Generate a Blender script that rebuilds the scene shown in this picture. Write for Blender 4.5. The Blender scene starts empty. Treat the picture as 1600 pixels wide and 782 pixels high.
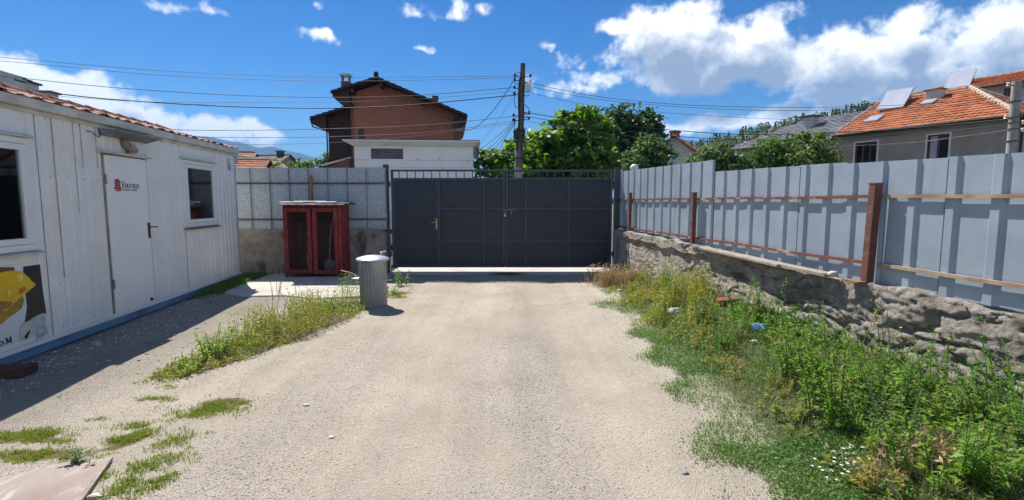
import bpy, math, random
import numpy as np
from mathutils import Vector, Matrix

C = bpy.context.scene
COL = C.collection
R = math.radians
rng = np.random.default_rng(7)
random.seed(7)

# ------------------------------------------------------------------ camera, sun, sky, exposure
FPX, CX, CY = 780.0, 800.0, 391.0            # the photograph's focal length and centre, in its own pixels
TH = math.atan(76 / 780.0)
CAMH = 1.6
cam = bpy.data.objects.new('camera', bpy.data.cameras.new('camera'))
COL.objects.link(cam)
cam.location = (0, 0, CAMH)
cam.rotation_euler = (math.pi / 2 - TH, 0, 0)
cam.data.sensor_fit = 'HORIZONTAL'
cam.data.sensor_width = 36
cam.data.lens = 36 * FPX / 1600
cam.data.clip_start = 0.05
cam.data.clip_end = 30000
C.camera = cam
C.render.engine = 'CYCLES'
C.cycles.use_denoising = True
C.cycles.max_bounces = 8
C.cycles.transparent_max_bounces = 16
C.cycles.volume_bounces = 0
C.view_settings.view_transform = 'Standard'
C.view_settings.look = 'None'
C.view_settings.exposure = 1.36
C.view_settings.gamma = 1.0
C.view_settings.use_curve_mapping = False

SUN_DIR = Vector((-0.42, 0.62, 1.0)).normalized()       # towards the sun
SUN_EL = math.asin(SUN_DIR.z)
SUN_AZ = math.atan2(SUN_DIR.x, SUN_DIR.y)               # clockwise from +Y
sl = bpy.data.lights.new('sun', 'SUN')
sl.energy = 3.15
sl.angle = R(0.5)
sl.color = (1.0, 0.945, 0.865)
so = bpy.data.objects.new('sun', sl)
COL.objects.link(so)
so.rotation_euler = SUN_DIR.to_track_quat('Z', 'Y').to_euler()
so.location = (-20, 30, 50)


def ray(px, py):
    u = (px - CX) / FPX
    v = (CY - py) / FPX
    c, s = math.cos(TH), math.sin(TH)
    return Vector((u, c + v * s, -s + v * c))


def at(px, py, Y):
    r = ray(px, py)
    return Vector((0, 0, CAMH)) + r * (Y / r.y)


def gr(px, py, z=0.0):
    r = ray(px, py)
    return Vector((0, 0, CAMH)) + r * ((z - CAMH) / r.z)


def onplane(px, py, p0, n):
    o = Vector((0, 0, CAMH))
    r = ray(px, py)
    return o + r * ((Vector(p0) - o).dot(n) / r.dot(n))


class NT:
    """small helper for node trees"""
    def __init__(s, tree):
        s.t = tree

    def n(s, kind, **kw):
        nd = s.t.nodes.new(kind)
        for k, v in kw.items():
            setattr(nd, k, v)
        return nd

    def put(s, sock, val):
        if isinstance(val, bpy.types.NodeSocket):
            s.t.links.new(val, sock)
        elif val is not None:
            if hasattr(sock.default_value, '__len__') and not hasattr(val, '__len__'):
                val = [val] * len(sock.default_value)
            if hasattr(val, '__len__') and len(val) == 3 and len(sock.default_value) == 4:
                val = tuple(val) + (1.0,)
            sock.default_value = val

    def m(s, op, a, b=None, c=None, clamp=False):
        nd = s.n('ShaderNodeMath', operation=op, use_clamp=clamp)
        s.put(nd.inputs[0], a)
        if b is not None:
            s.put(nd.inputs[1], b)
        if c is not None:
            s.put(nd.inputs[2], c)
        return nd.outputs[0]

    def vm(s, op, a, b=None, scale=None):
        nd = s.n('ShaderNodeVectorMath', operation=op)
        s.put(nd.inputs[0], a)
        if b is not None:
            s.put(nd.inputs[1], b)
        if scale is not None:
            s.put(nd.inputs['Scale'], scale)
        return nd.outputs[0]

    def mix(s, fac, a, b, blend='MIX'):
        nd = s.n('ShaderNodeMix', data_type='RGBA', blend_type=blend)
        s.put(nd.inputs[0], fac)
        s.put(nd.inputs[6], a)
        s.put(nd.inputs[7], b)
        return nd.outputs[2]

    def noise(s, vec, scale, detail=4, rough=0.55, dist=0.0, out=0):
        nd = s.n('ShaderNodeTexNoise')
        s.put(nd.inputs['Vector'], vec)
        s.put(nd.inputs['Scale'], scale)
        nd.inputs['Detail'].default_value = detail
        nd.inputs['Roughness'].default_value = rough
        nd.inputs['Distortion'].default_value = dist
        return nd.outputs[out]

    def ramp(s, fac, stops, interp='LINEAR'):
        nd = s.n('ShaderNodeValToRGB')
        cr = nd.color_ramp
        cr.interpolation = interp
        while len(cr.elements) < len(stops):
            cr.elements.new(0.5)
        for e, (p, c) in zip(cr.elements, stops):
            e.position = p
            e.color = tuple(c) + (1,) if len(c) == 3 else c
        s.put(nd.inputs[0], fac)
        return nd.outputs[0]

    def step(s, x, a, b):
        nd = s.n('ShaderNodeMapRange', interpolation_type='SMOOTHSTEP')
        s.put(nd.inputs[0], x)
        s.put(nd.inputs[1], a)
        s.put(nd.inputs[2], b)
        return nd.outputs[0]


# ---- world: Nishita sky with a layer of cumulus laid out by compass direction
CLOUDS = [  # photo x, y, half width, half height, fullness
    (1040, 66, 105, 60, 1.4), (975, 50, 48, 26, .85), (1095, 108, 130, 40, 1.4), (1160, 78, 130, 56, 1.5), (1085, 12, 52, 22, .7),
    (1290, 92, 150, 54, 1.5), (1395, 52, 66, 46, 1.3), (1395, 100, 150, 46, 1.3), (1540, 62, 110, 66, 1.3), (1480, 120, 130, 34, 1.1),
    (1300, 152, 80, 22, 1.1), (1215, 182, 80, 24, 1.2), (1330, 175, 130, 30, 1.3), (1070, 200, 60, 22, 1.1), (1240, 112, 90, 32, 1.3), (1420, 140, 150, 30, 1.3), (1140, 195, 60, 16, 1.0),
    (1640, 60, 120, 90, 1.3),
    (930, 122, 48, 24, .72), (892, 98, 26, 14, .5), (845, 122, 26, 10, .45), (905, 140, 55, 14, .5), (860, 72, 14, 7, .4),
    (25, 122, 110, 46, 1.3), (120, 148, 105, 40, 1.3), (205, 178, 95, 36, 1.2), (330, 206, 120, 28, 1.35), (400, 203, 50, 18, 1.0), (170, 195, 160, 36, 1.3), (-60, 110, 120, 50, 1.3), (270, 205, 90, 26, 1.2),
    (500, 57, 30, 8, .5), (650, 14, 26, 16, .52), (706, 20, 22, 18, .62), (492, 8, 16, 10, .5), (656, 77, 16, 6, .42), (757, 15, 14, 8, .4), (310, 18, 36, 8, .3), (570, 150, 8, 4, .2),
]


def azel(px, py):
    r = ray(px, py)
    return math.atan2(r.x, r.y), math.atan2(r.z, math.hypot(r.x, r.y))


def make_world():
    w = bpy.data.worlds.new('World')
    C.world = w
    w.use_nodes = True
    nt = w.node_tree
    nt.nodes.clear()
    # density group
    g = bpy.data.node_groups.new('cloud_density', 'ShaderNodeTree')
    g.interface.new_socket('Vector', in_out='INPUT', socket_type='NodeSocketVector')
    g.interface.new_socket('Density', in_out='OUTPUT', socket_type='NodeSocketFloat')
    G = NT(g)
    gi = G.n('NodeGroupInput')
    go = G.n('NodeGroupOutput')
    v = gi.outputs[0]
    warp = G.vm('SCALE', G.vm('SUBTRACT', G.noise(v, 9.0, 3, 0.6, out=1), (0.5, 0.5, 0.5)), scale=0.07)
    vw = G.vm('ADD', v, warp)
    sx = G.n('ShaderNodeSeparateXYZ')
    G.put(sx.inputs[0], vw)
    az = G.m('ARCTAN2', sx.outputs[0], sx.outputs[1])
    el = G.m('ARCSINE', sx.outputs[2])
    E = None
    for (px, py, rx, ry, wt) in CLOUDS:
        a0, e0 = azel(px, py)
        ra = abs(azel(px + rx, py)[0] - azel(px - rx, py)[0]) / 2
        re = abs(azel(px, py + ry)[1] - azel(px, py - ry)[1]) / 2
        da = G.m('DIVIDE', G.m('SUBTRACT', az, a0), ra)
        de = G.m('DIVIDE', G.m('SUBTRACT', el, e0), re)
        rr = G.m('SQRT', G.m('ADD', G.m('MULTIPLY', da, da), G.m('MULTIPLY', de, de)))
        e = G.m('MULTIPLY', G.m('SUBTRACT', 1.0, rr), wt)
        e = G.m('MAXIMUM', e, -0.6)
        E = e if E is None else G.m('MAXIMUM', E, e)
    # bright cumulus added beyond the view as fill light for the shaded walls
    out = G.m('MAXIMUM', G.step(G.m('ABSOLUTE', az), 0.85, 1.1), G.step(el, 0.42, 0.6))
    gen = G.m('SUBTRACT', G.m('MULTIPLY', G.noise(v, 2.3, 3, 0.5), 3.4), G.m('ADD', 1.45, G.m('MULTIPLY', G.step(el, 0.35, 0.95), 0.9)))
    gen = G.m('ADD', gen, G.m('MULTIPLY', G.m('SUBTRACT', out, 1.0), 2.0))
    E = G.m('MAXIMUM', E, gen)
    f1 = G.noise(v, 15.0, 9, 0.60)
    f2 = G.noise(v, 48.0, 5, 0.60)
    fb = G.m('ADD', G.m('MULTIPLY', G.m('SUBTRACT', f1, 0.5), 2.3), G.m('MULTIPLY', G.m('SUBTRACT', f2, 0.5), 0.9))
    G.put(go.inputs[0], G.m('ADD', G.m('MULTIPLY', E, 1.0), fb))
    # shader
    N = NT(nt)
    tc = N.n('ShaderNodeTexCoord')
    d = N.vm('NORMALIZE', tc.outputs['Generated'])
    sky = N.n('ShaderNodeTexSky', sky_type='NISHITA')
    sky.sun_disc = False
    sky.sun_elevation = SUN_EL
    sky.sun_rotation = SUN_AZ
    sky.altitude = 900
    sky.air_density = 1.0
    sky.dust_density = 0.15
    sky.ozone_density = 2.2
    g1 = N.n('ShaderNodeGroup', node_tree=g)
    N.put(g1.inputs[0], d)
    g2 = N.n('ShaderNodeGroup', node_tree=g)
    N.put(g2.inputs[0], N.vm('ADD', d, (-0.02, 0.0, 0.052)))
    alpha = N.step(g1.outputs[0], -0.06, 0.62)
    thick = N.m('SUBTRACT', N.m('MULTIPLY', g2.outputs[0], 0.95), 0.10)
    thick = N.m('ADD', thick, N.m('MULTIPLY', g1.outputs[0], 0.22), clamp=True)
    ccol = N.ramp(thick, [(0.0, (6.4, 6.4, 6.35)), (0.3, (4.5, 4.6, 4.75)), (0.6, (3.1, 3.35, 3.75)), (1.0, (1.75, 2.05, 2.55))])
    hs = N.n('ShaderNodeHueSaturation')
    hs.inputs['Saturation'].default_value = 1.38
    hs.inputs['Value'].default_value = 1.0
    N.put(hs.inputs['Color'], sky.outputs[0])
    gm = N.n('ShaderNodeGamma')
    gm.inputs['Gamma'].default_value = 1.25
    N.put(gm.inputs['Color'], N.vm('SCALE', hs.outputs[0], scale=0.17))
    blue = N.vm('SCALE', gm.outputs[0], scale=2.75)
    colr = N.mix(N.m('MULTIPLY', alpha, 0.97), blue, ccol)
    bg = N.n('ShaderNodeBackground')
    bg.inputs['Strength'].default_value = 0.095
    N.put(bg.inputs['Color'], colr)
    wo = N.n('ShaderNodeOutputWorld')
    nt.links.new(bg.outputs[0], wo.inputs[0])
    w.cycles.sampling_method = 'MANUAL'
    w.cycles.sample_map_resolution = 512


make_world()

# ------------------------------------------------------------------ materials


def newmat(name):
    m = bpy.data.materials.new(name)
    m.use_nodes = True
    m.node_tree.nodes.clear()
    N = NT(m.node_tree)
    out = N.n('ShaderNodeOutputMaterial')
    p = N.n('ShaderNodeBsdfPrincipled')
    m.node_tree.links.new(p.outputs[0], out.inputs[0])
    tc = N.n('ShaderNodeTexCoord')
    return m, N, p, tc, out


def surf(name, c1, c2=None, scale=4.0, detail=6, rough=0.7, rvar=0.15, metal=0.0, bump=0.2, bscale=40.0, stretch=(1, 1, 1),
         stain=None, stain_scale=2.5, stain_amt=(0.52, 0.68), stain_stretch=(1, 1, 1), edge=None, spec=0.4, island=0.0, coord='Object', contrast=(0.35, 0.65)):
    """a painted, mineral or metal surface: two tones, stains with a shape of their own, fine relief"""
    m, N, p, tc, out = newmat(name)
    co = tc.outputs[coord]
    v = N.vm('MULTIPLY', co, stretch)
    f = N.noise(v, scale, detail, 0.6)
    c2 = c2 or tuple(x * 0.8 for x in c1)
    col = N.mix(N.step(f, *contrast), c1, c2)
    if island:
        gi = N.n('ShaderNodeNewGeometry')
        hs = N.n('ShaderNodeHueSaturation')
        N.put(hs.inputs['Value'], N.m('ADD', 1.0 - island, N.m('MULTIPLY', gi.outputs['Random Per Island'], 2 * island)))
        N.put(hs.inputs['Color'], col)
        col = hs.outputs[0]
    r = N.m('ADD', rough - rvar / 2, N.m('MULTIPLY', f, rvar))
    if stain:
        sv = N.vm('MULTIPLY', co, stain_stretch)
        sf = N.step(N.noise(sv, stain_scale, 8, 0.65, 0.4), *stain_amt)
        col = N.mix(sf, col, stain)
    N.put(p.inputs['Base Color'], col)
    N.put(p.inputs['Roughness'], r)
    p.inputs['Metallic'].default_value = metal
    p.inputs['Specular IOR Level'].default_value = spec
    if bump:
        b = N.n('ShaderNodeBump')
        b.inputs['Strength'].default_value = bump
        b.inputs['Distance'].default_value = 0.02
        N.put(b.inputs['Height'], N.noise(v, bscale, 5, 0.6))
        N.put(p.inputs['Normal'], b.outputs[0])
    return m


def leafmat(name, cols, trans=0.4, rough=0.5, tcol=None):
    """foliage: each leaf its own tone, light passing through"""
    m, N, p, tc, out = newmat(name)
    gi = N.n('ShaderNodeNewGeometry')
    st = [(i / (len(cols) - 1), c) for i, c in enumerate(cols)]
    big = N.noise(tc.outputs['Object'], 1.1, 3, 0.5)
    rnd = N.m('ADD', N.m('MULTIPLY', gi.outputs['Random Per Island'], 0.65), N.m('MULTIPLY', N.step(big, 0.3, 0.7), 0.35))
    col = N.ramp(rnd, st)
    N.put(p.inputs['Base Color'], col)
    p.inputs['Roughness'].default_value = rough
    p.inputs['Specular IOR Level'].default_value = 0.3
    t = N.n('ShaderNodeBsdfTranslucent')
    N.put(t.inputs[0], N.mix(1.0, col, tcol or (1.6, 1.9, 0.7), 'MULTIPLY'))
    mx = N.n('ShaderNodeMixShader')
    mx.inputs[0].default_value = trans
    m.node_tree.links.new(p.outputs[0], mx.inputs[1])
    m.node_tree.links.new(t.outputs[0], mx.inputs[2])
    m.node_tree.links.new(mx.outputs[0], out.inputs[0])
    return m


M = {}
M['cab_white'] = surf('cab_white', (0.83, 0.82, 0.78), (0.76, 0.75, 0.71), 2.0, rough=0.5, bump=0.05, bscale=60, stain=(0.60, 0.54, 0.44),
                      stain_scale=1.6, stain_amt=(0.60, 0.95), stain_stretch=(2, 2, 0.6))
M['cab_trim'] = surf('cab_trim', (0.66, 0.64, 0.57), (0.50, 0.47, 0.40), 3.0, rough=0.55, bump=0.1, stain=(0.36, 0.27, 0.18), stain_scale=3.0, stain_amt=(0.62, 0.78))
M['rust'] = surf('rust', (0.22, 0.10, 0.045), (0.30, 0.17, 0.08), 18, rough=0.85, bump=0.3)
M['seam_rust'] = surf('seam_rust', (0.62, 0.50, 0.33), (0.36, 0.23, 0.13), 5, rough=0.8, bump=0.2, stretch=(1, 1, 0.6))
M['seam_dark'] = surf('seam_dark', (0.20, 0.19, 0.17), (0.34, 0.31, 0.27), 4, rough=0.8, bump=0.1)
M['pvc'] = surf('pvc', (0.82, 0.82, 0.80), (0.76, 0.76, 0.73), 2, rough=0.35, bump=0.02, stain=(0.55, 0.52, 0.46), stain_amt=(0.66, 0.8), spec=0.5)
M['door_white'] = surf('door_white', (0.87, 0.86, 0.83), (0.83, 0.82, 0.79), 1.6, rough=0.42, bump=0.04, bscale=200, stain=(0.62, 0.60, 0.54), stain_amt=(0.64, 0.85), stain_stretch=(2, 2, .5))
M['blue_rail'] = surf('blue_rail', (0.10, 0.22, 0.38), (0.16, 0.30, 0.44), 3, rough=0.55, stain=(0.10, 0.09, 0.08), stain_amt=(0.55, 0.75), bump=0.1)
M['pale_blue'] = surf('pale_blue', (0.40, 0.52, 0.60), (0.30, 0.42, 0.50), 3, rough=0.5, bump=0.05)
M['dark_sheet'] = surf('dark_sheet', (0.16, 0.17, 0.18), (0.24, 0.25, 0.26), 4, rough=0.55, metal=0.3, bump=0.05)
M['black_plastic'] = surf('black_plastic', (0.018, 0.018, 0.018), (0.03, 0.03, 0.03), 6, rough=0.4, bump=0.02)
M['interior'] = surf('interior', (0.06, 0.055, 0.05), (0.04, 0.04, 0.04), 2, rough=0.9, bump=0)
M['tile_old'] = surf('tile_old', (0.40, 0.18, 0.10), (0.24, 0.11, 0.07), 5, rough=0.85, bump=0.4, bscale=25, stain=(0.34, 0.29, 0.22), stain_scale=6, stain_amt=(0.5, 0.7), island=0.3)
M['tile_orange'] = surf('tile_orange', (0.46, 0.155, 0.060), (0.34, 0.105, 0.042), 1.3, rough=0.8, bump=0.3, bscale=14, stain=(0.34, 0.19, 0.11), stain_scale=1.6, stain_amt=(0.52, 0.75), island=0.28)
M['tile_ridge'] = surf('tile_ridge', (0.50, 0.36, 0.26), (0.42, 0.40, 0.33), 5, rough=0.85, bump=0.2, island=0.2)
M['slate'] = surf('slate', (0.16, 0.165, 0.18), (0.22, 0.23, 0.25), 2, rough=0.5, bump=0.2, island=0.25)
M['tile_brown'] = surf('tile_brown', (0.075, 0.045, 0.038), (0.05, 0.032, 0.03), 3, rough=0.75, bump=0.3, island=0.25)
M['gate'] = surf('gate', (0.020, 0.026, 0.037), (0.027, 0.033, 0.046), 1.5, rough=0.40, bump=0.06, bscale=6, spec=0.45, stain=(0.05, 0.052, 0.058), stain_amt=(0.6, 0.85), stain_scale=1.5)
M['gate_frame'] = surf('gate_frame', (0.048, 0.058, 0.078), (0.056, 0.067, 0.088), 6, rough=0.36, bump=0.05, spec=0.45)
M['brass'] = surf('brass', (0.50, 0.36, 0.18), (0.40, 0.28, 0.15), 9, rough=0.35, metal=0.8, bump=0.02)
M['steel'] = surf('steel', (0.55, 0.54, 0.50), (0.42, 0.42, 0.40), 9, rough=0.35, metal=0.85, bump=0.03)
M['galv'] = surf('galv', (0.36, 0.43, 0.49), (0.29, 0.355, 0.415), 1.4, rough=0.5, rvar=0.25, metal=0.15, bump=0.05, bscale=30, stain=(0.29, 0.33, 0.38), stain_scale=2.2, stain_amt=(0.52, 0.8), stain_stretch=(1, 1, .3))
M['galv_rough'] = surf('galv_rough', (0.46, 0.52, 0.57), (0.33, 0.375, 0.41), 38, rough=0.65, metal=0.15, bump=0.5, bscale=42, stain=(0.52, 0.56, 0.58), stain_scale=30, stain_amt=(0.56, 0.64), contrast=(0.42, 0.58))
M['bin_zinc'] = surf('bin_zinc', (0.36, 0.365, 0.35), (0.25, 0.255, 0.25), 7, rough=0.5, metal=0.5, bump=0.04, stretch=(1, 1, 0.3), stain=(0.30, 0.28, 0.25), stain_amt=(0.6, 0.75))
M['bin_lid'] = surf('bin_lid', (0.50, 0.54, 0.58), (0.40, 0.44, 0.48), 6, rough=0.4, metal=0.55, bump=0.05)
M['rust_red'] = surf('rust_red', (0.20, 0.072, 0.056), (0.13, 0.058, 0.046), 7, rough=0.7, bump=0.15, stain=(0.20, 0.12, 0.08), stain_scale=9, stain_amt=(0.5, 0.62))
M['rail_red'] = surf('rail_red', (0.22, 0.066, 0.045), (0.16, 0.06, 0.042), 5, rough=0.7, bump=0.15, stain=(0.42, 0.30, 0.22), stain_scale=4, stain_amt=(0.54, 0.62))
M['rail_pale'] = surf('rail_pale', (0.44, 0.33, 0.24), (0.30, 0.16, 0.10), 5, rough=0.75, bump=0.15)
M['rail_dark'] = surf('rail_dark', (0.13, 0.045, 0.04), (0.08, 0.04, 0.035), 6, rough=0.7, bump=0.1)
M['cab_red'] = surf('cab_red', (0.30, 0.020, 0.024), (0.17, 0.018, 0.020), 6, rough=0.6, bump=0.2, stain=(0.20, 0.11, 0.095), stain_scale=7, stain_amt=(0.54, 0.64), stain_stretch=(4, 4, .6))
M['wire'] = surf('wire', (0.10, 0.085, 0.08), (0.16, 0.13, 0.12), 30, rough=0.7, metal=0.3, bump=0)
M['wood_grey'] = surf('wood_grey', (0.40, 0.35, 0.28), (0.24, 0.21, 0.17), 9, rough=0.85, bump=0.35, stretch=(0.3, 3, 3), stain=(0.52, 0.48, 0.41), stain_amt=(0.55, 0.7))
M['wood_handle'] = surf('wood_handle', (0.42, 0.30, 0.18), (0.33, 0.23, 0.14), 9, rough=0.7, bump=0.1)
M['wood_dark'] = surf('wood_dark', (0.060, 0.028, 0.022), (0.085, 0.040, 0.030), 6, rough=0.7, bump=0.2, island=0.2)
M['board_pale'] = surf('board_pale', (0.50, 0.48, 0.45), (0.36, 0.35, 0.32), 5, rough=0.8, bump=0.2)
M['concrete'] = surf('concrete', (0.36, 0.31, 0.25), (0.25, 0.215, 0.175), 4, detail=10, rough=0.9, bump=0.6, bscale=35, stain=(0.09, 0.08, 0.07), stain_scale=2.6, stain_amt=(0.50, 0.68), stain_stretch=(1.2, 1, .8))
M['concrete_grey'] = surf('concrete_grey', (0.25, 0.25, 0.25), (0.19, 0.19, 0.19), 5, rough=0.9, bump=0.3, bscale=50)
M['pad'] = surf('pad', (0.56, 0.53, 0.475), (0.47, 0.44, 0.39), 2.0, detail=8, rough=0.9, bump=0.3, bscale=60, stain=(0.34, 0.31, 0.27), stain_scale=1.2, stain_amt=(0.55, 0.75))
M['asphalt'] = surf('asphalt', (0.075, 0.073, 0.07), (0.055, 0.054, 0.052), 2, detail=8, rough=0.9, bump=0.3, bscale=80)
M['soil'] = surf('soil', (0.20, 0.165, 0.12), (0.13, 0.12, 0.07), 0.6, detail=8, rough=0.95, bump=0.4, bscale=20, stain=(0.07, 0.10, 0.035), stain_scale=0.4, stain_amt=(0.45, 0.6))
M['plaster_white'] = surf('plaster_white', (0.86, 0.82, 0.78), (0.80, 0.75, 0.71), 1.2, detail=8, rough=0.85, bump=0.2, bscale=25, stain=(0.50, 0.33, 0.29), stain_scale=2.6, stain_amt=(0.63, 0.72))
M['cornice'] = surf('cornice', (0.80, 0.77, 0.71), (0.72, 0.69, 0.63), 1.5, rough=0.85, bump=0.2, stain=(0.40, 0.37, 0.33), stain_amt=(0.62, 0.8))
M['plaster_grey'] = surf('plaster_grey', (0.34, 0.30, 0.25), (0.28, 0.25, 0.21), 1.0, detail=8, rough=0.9, bump=0.3, bscale=30)
M['plaster_cream'] = surf('plaster_cream', (0.50, 0.42, 0.31), (0.43, 0.36, 0.27), 1.0, rough=0.9, bump=0.2)
M['plaster_pale'] = surf('plaster_pale', (0.55, 0.52, 0.49), (0.46, 0.44, 0.42), 0.8, rough=0.9, bump=0.1)
M['white_trim'] = surf('white_trim', (0.74, 0.73, 0.70), (0.64, 0.63, 0.60), 3, rough=0.6, bump=0.05)
M['win_brown'] = surf('win_brown', (0.12, 0.045, 0.025), (0.085, 0.032, 0.02), 6, rough=0.5, bump=0.05)
M['curtain'] = surf('curtain', (0.40, 0.42, 0.46), (0.32, 0.34, 0.38), 6, rough=0.9, bump=0, stretch=(4, 4, 0.3))
M['gutter'] = surf('gutter', (0.075, 0.050, 0.045), (0.05, 0.04, 0.038), 4, rough=0.5, bump=0.05)
M['solar'] = surf('solar', (0.60, 0.63, 0.68), (0.52, 0.56, 0.62), 1.5, rough=0.22, metal=0.25, bump=0.0, spec=0.7)  # sky reflected in the glass, painted as a pale base colour
M['alu'] = surf('alu', (0.60, 0.61, 0.62), (0.5, 0.51, 0.52), 4, rough=0.4, metal=0.6, bump=0.02)
M['pole_wood'] = surf('pole_wood', (0.20, 0.145, 0.10), (0.12, 0.09, 0.07), 5, rough=0.85, bump=0.4, stretch=(3, 3, 0.25), stain=(0.09, 0.075, 0.06), stain_amt=(0.55, 0.7))
M['pole_conc'] = surf('pole_conc', (0.40, 0.37, 0.33), (0.30, 0.28, 0.25), 4, rough=0.9, bump=0.3)
M['porcelain'] = surf('porcelain', (0.75, 0.73, 0.68), (0.6, 0.58, 0.54), 6, rough=0.25, bump=0)
M['cable'] = surf('cable', (0.025, 0.025, 0.028), (0.035, 0.035, 0.038), 4, rough=0.6, bump=0)
M['cable_grey'] = surf('cable_grey', (0.16, 0.17, 0.19), (0.12, 0.13, 0.15), 4, rough=0.6, bump=0)
M['bark'] = surf('bark', (0.115, 0.085, 0.06), (0.07, 0.055, 0.042), 6, rough=0.95, bump=0.5, stretch=(3, 3, 0.5))
M['stem'] = surf('stem', (0.13, 0.16, 0.055), (0.19, 0.15, 0.07), 8, rough=0.7, bump=0)
M['dry_stem'] = surf('dry_stem', (0.36, 0.27, 0.16), (0.25, 0.18, 0.11), 8, rough=0.8, bump=0)
M['white_print'] = surf('white_print', (0.70, 0.71, 0.73), (0.66, 0.67, 0.70), 2, rough=0.4, bump=0)
M['yellow'] = surf('yellow', (0.80, 0.52, 0.012), (0.72, 0.42, 0.01), 3.0, rough=0.35, bump=0, coord='Object')
M['ochre'] = surf('ochre', (0.46, 0.27, 0.03), (0.30, 0.16, 0.03), 7, rough=0.5, bump=0)
M['yellow_light'] = surf('yellow_light', (0.86, 0.72, 0.20), (0.82, 0.62, 0.08), 6, rough=0.35, bump=0)
M['jacket'] = surf('jacket', (0.016, 0.014, 0.016), (0.03, 0.027, 0.03), 4, rough=0.4, bump=0)
M['print_red'] = surf('print_red', (0.34, 0.025, 0.025), (0.28, 0.02, 0.02), 4, rough=0.5, bump=0)
M['print_orange'] = surf('print_orange', (0.62, 0.15, 0.02), (0.55, 0.12, 0.02), 4, rough=0.5, bump=0)
M['print_black'] = surf('print_black', (0.015, 0.015, 0.018), (0.02, 0.02, 0.024), 4, rough=0.5, bump=0)
M['print_grey'] = surf('print_grey', (0.34, 0.36, 0.38), (0.58, 0.60, 0.60), 16, rough=0.5, bump=0)
M['print_cream'] = surf('print_cream', (0.62, 0.62, 0.56), (0.50, 0.50, 0.46), 9, rough=0.5, bump=0)
M['skin_print'] = surf('skin_print', (0.22, 0.06, 0.035), (0.16, 0.045, 0.03), 6, rough=0.5, bump=0)
M['plate_rust'] = surf('plate_rust', (0.31, 0.265, 0.235), (0.24, 0.165, 0.12), 1.3, detail=10, rough=0.7, bump=0.2, bscale=20, stretch=(1, 0.5, 1), stain=(0.45, 0.39, 0.31), stain_scale=3.5, stain_amt=(0.50, 0.62), stain_stretch=(1.6, .6, 1))
M['stone_white'] = surf('stone_white', (0.66, 0.65, 0.62), (0.52, 0.50, 0.47), 12, rough=0.8, bump=0.3)
M['stone_blue'] = surf('stone_blue', (0.24, 0.28, 0.33), (0.18, 0.21, 0.25), 12, rough=0.8, bump=0.2)
M['stone_mix'] = surf('stone_mix', (0.52, 0.46, 0.38), (0.42, 0.38, 0.32), 3, rough=0.9, bump=0.2, island=0.5)
M['rubble'] = surf('rubble', (0.44, 0.42, 0.39), (0.34, 0.32, 0.30), 3, rough=0.9, bump=0.2, island=0.4)
M['brick_red'] = surf('brick_red', (0.24, 0.10, 0.065), (0.16, 0.08, 0.055), 12, rough=0.9, bump=0.3)
M['blue_bag'] = surf('blue_bag', (0.10, 0.32, 0.62), (0.35, 0.52, 0.70), 14, rough=0.4, bump=0.1)
M['paper'] = surf('paper', (0.75, 0.74, 0.72), (0.62, 0.60, 0.58), 18, rough=0.7, bump=0.1)
M['globe'] = surf('globe', (0.80, 0.79, 0.76), (0.76, 0.75, 0.72), 3, rough=0.25, bump=0)
M['van_paint'] = surf('van_paint', (0.62, 0.68, 0.74), (0.58, 0.64, 0.70), 1, rough=0.25, bump=0, spec=0.6)
M['tyre'] = surf('tyre', (0.02, 0.02, 0.02), (0.03, 0.03, 0.03), 8, rough=0.8, bump=0.1)
M['feather'] = surf('feather', (0.32, 0.26, 0.21), (0.24, 0.19, 0.155), 20, rough=0.85, bump=0.2, bscale=60, stain=(0.14, 0.11, 0.09), stain_scale=16, stain_amt=(0.52, 0.6))
M['feather_pale'] = surf('feather_pale', (0.42, 0.36, 0.31), (0.36, 0.30, 0.26), 20, rough=0.85, bump=0.2, bscale=60)
M['hill_ground'] = surf('hill_ground', (0.075, 0.085, 0.035), (0.12, 0.11, 0.055), 0.03, detail=8, rough=1.0, bump=0)

M['leaf_walnut'] = leafmat('leaf_walnut', [(0.045, 0.105, 0.014), (0.09, 0.19, 0.022), (0.18, 0.31, 0.04)], 0.5, tcol=(2.0, 1.9, .6))
M['leaf_dark'] = leafmat('leaf_dark', [(0.028, 0.060, 0.020), (0.05, 0.10, 0.03), (0.08, 0.15, 0.045)], 0.3)
M['leaf_grey'] = leafmat('leaf_grey', [(0.045, 0.085, 0.038), (0.08, 0.14, 0.06), (0.15, 0.21, 0.10)], 0.35)
M['leaf_mid'] = leafmat('leaf_mid', [(0.035, 0.08, 0.018), (0.075, 0.15, 0.03), (0.15, 0.25, 0.05)], 0.4)
M['leaf_olive'] = leafmat('leaf_olive', [(0.06, 0.10, 0.025), (0.12, 0.17, 0.045), (0.24, 0.25, 0.09)], 0.4)
M['hill_trees'] = leafmat('hill_trees', [(0.035, 0.06, 0.018), (0.07, 0.11, 0.03), (0.14, 0.18, 0.05)], 0.3)
M['weed_bright'] = leafmat('weed_bright', [(0.07, 0.15, 0.025), (0.15, 0.27, 0.04), (0.28, 0.40, 0.07)], 0.45)
M['weed_lime'] = leafmat('weed_lime', [(0.13, 0.25, 0.03), (0.20, 0.34, 0.05), (0.28, 0.40, 0.07)], 0.4)
M['weed_green'] = leafmat('weed_green', [(0.06, 0.13, 0.03), (0.11, 0.22, 0.04), (0.20, 0.32, 0.065)], 0.42)
M['weed_yellow'] = leafmat('weed_yellow', [(0.07, 0.14, 0.03), (0.15, 0.23, 0.04), (0.27, 0.29, 0.07), (0.36, 0.25, 0.11), (0.22, 0.12, 0.06)], 0.42)
M['weed_blue'] = leafmat('weed_blue', [(0.07, 0.12, 0.06), (0.12, 0.18, 0.10), (0.18, 0.24, 0.14)], 0.3)
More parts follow.
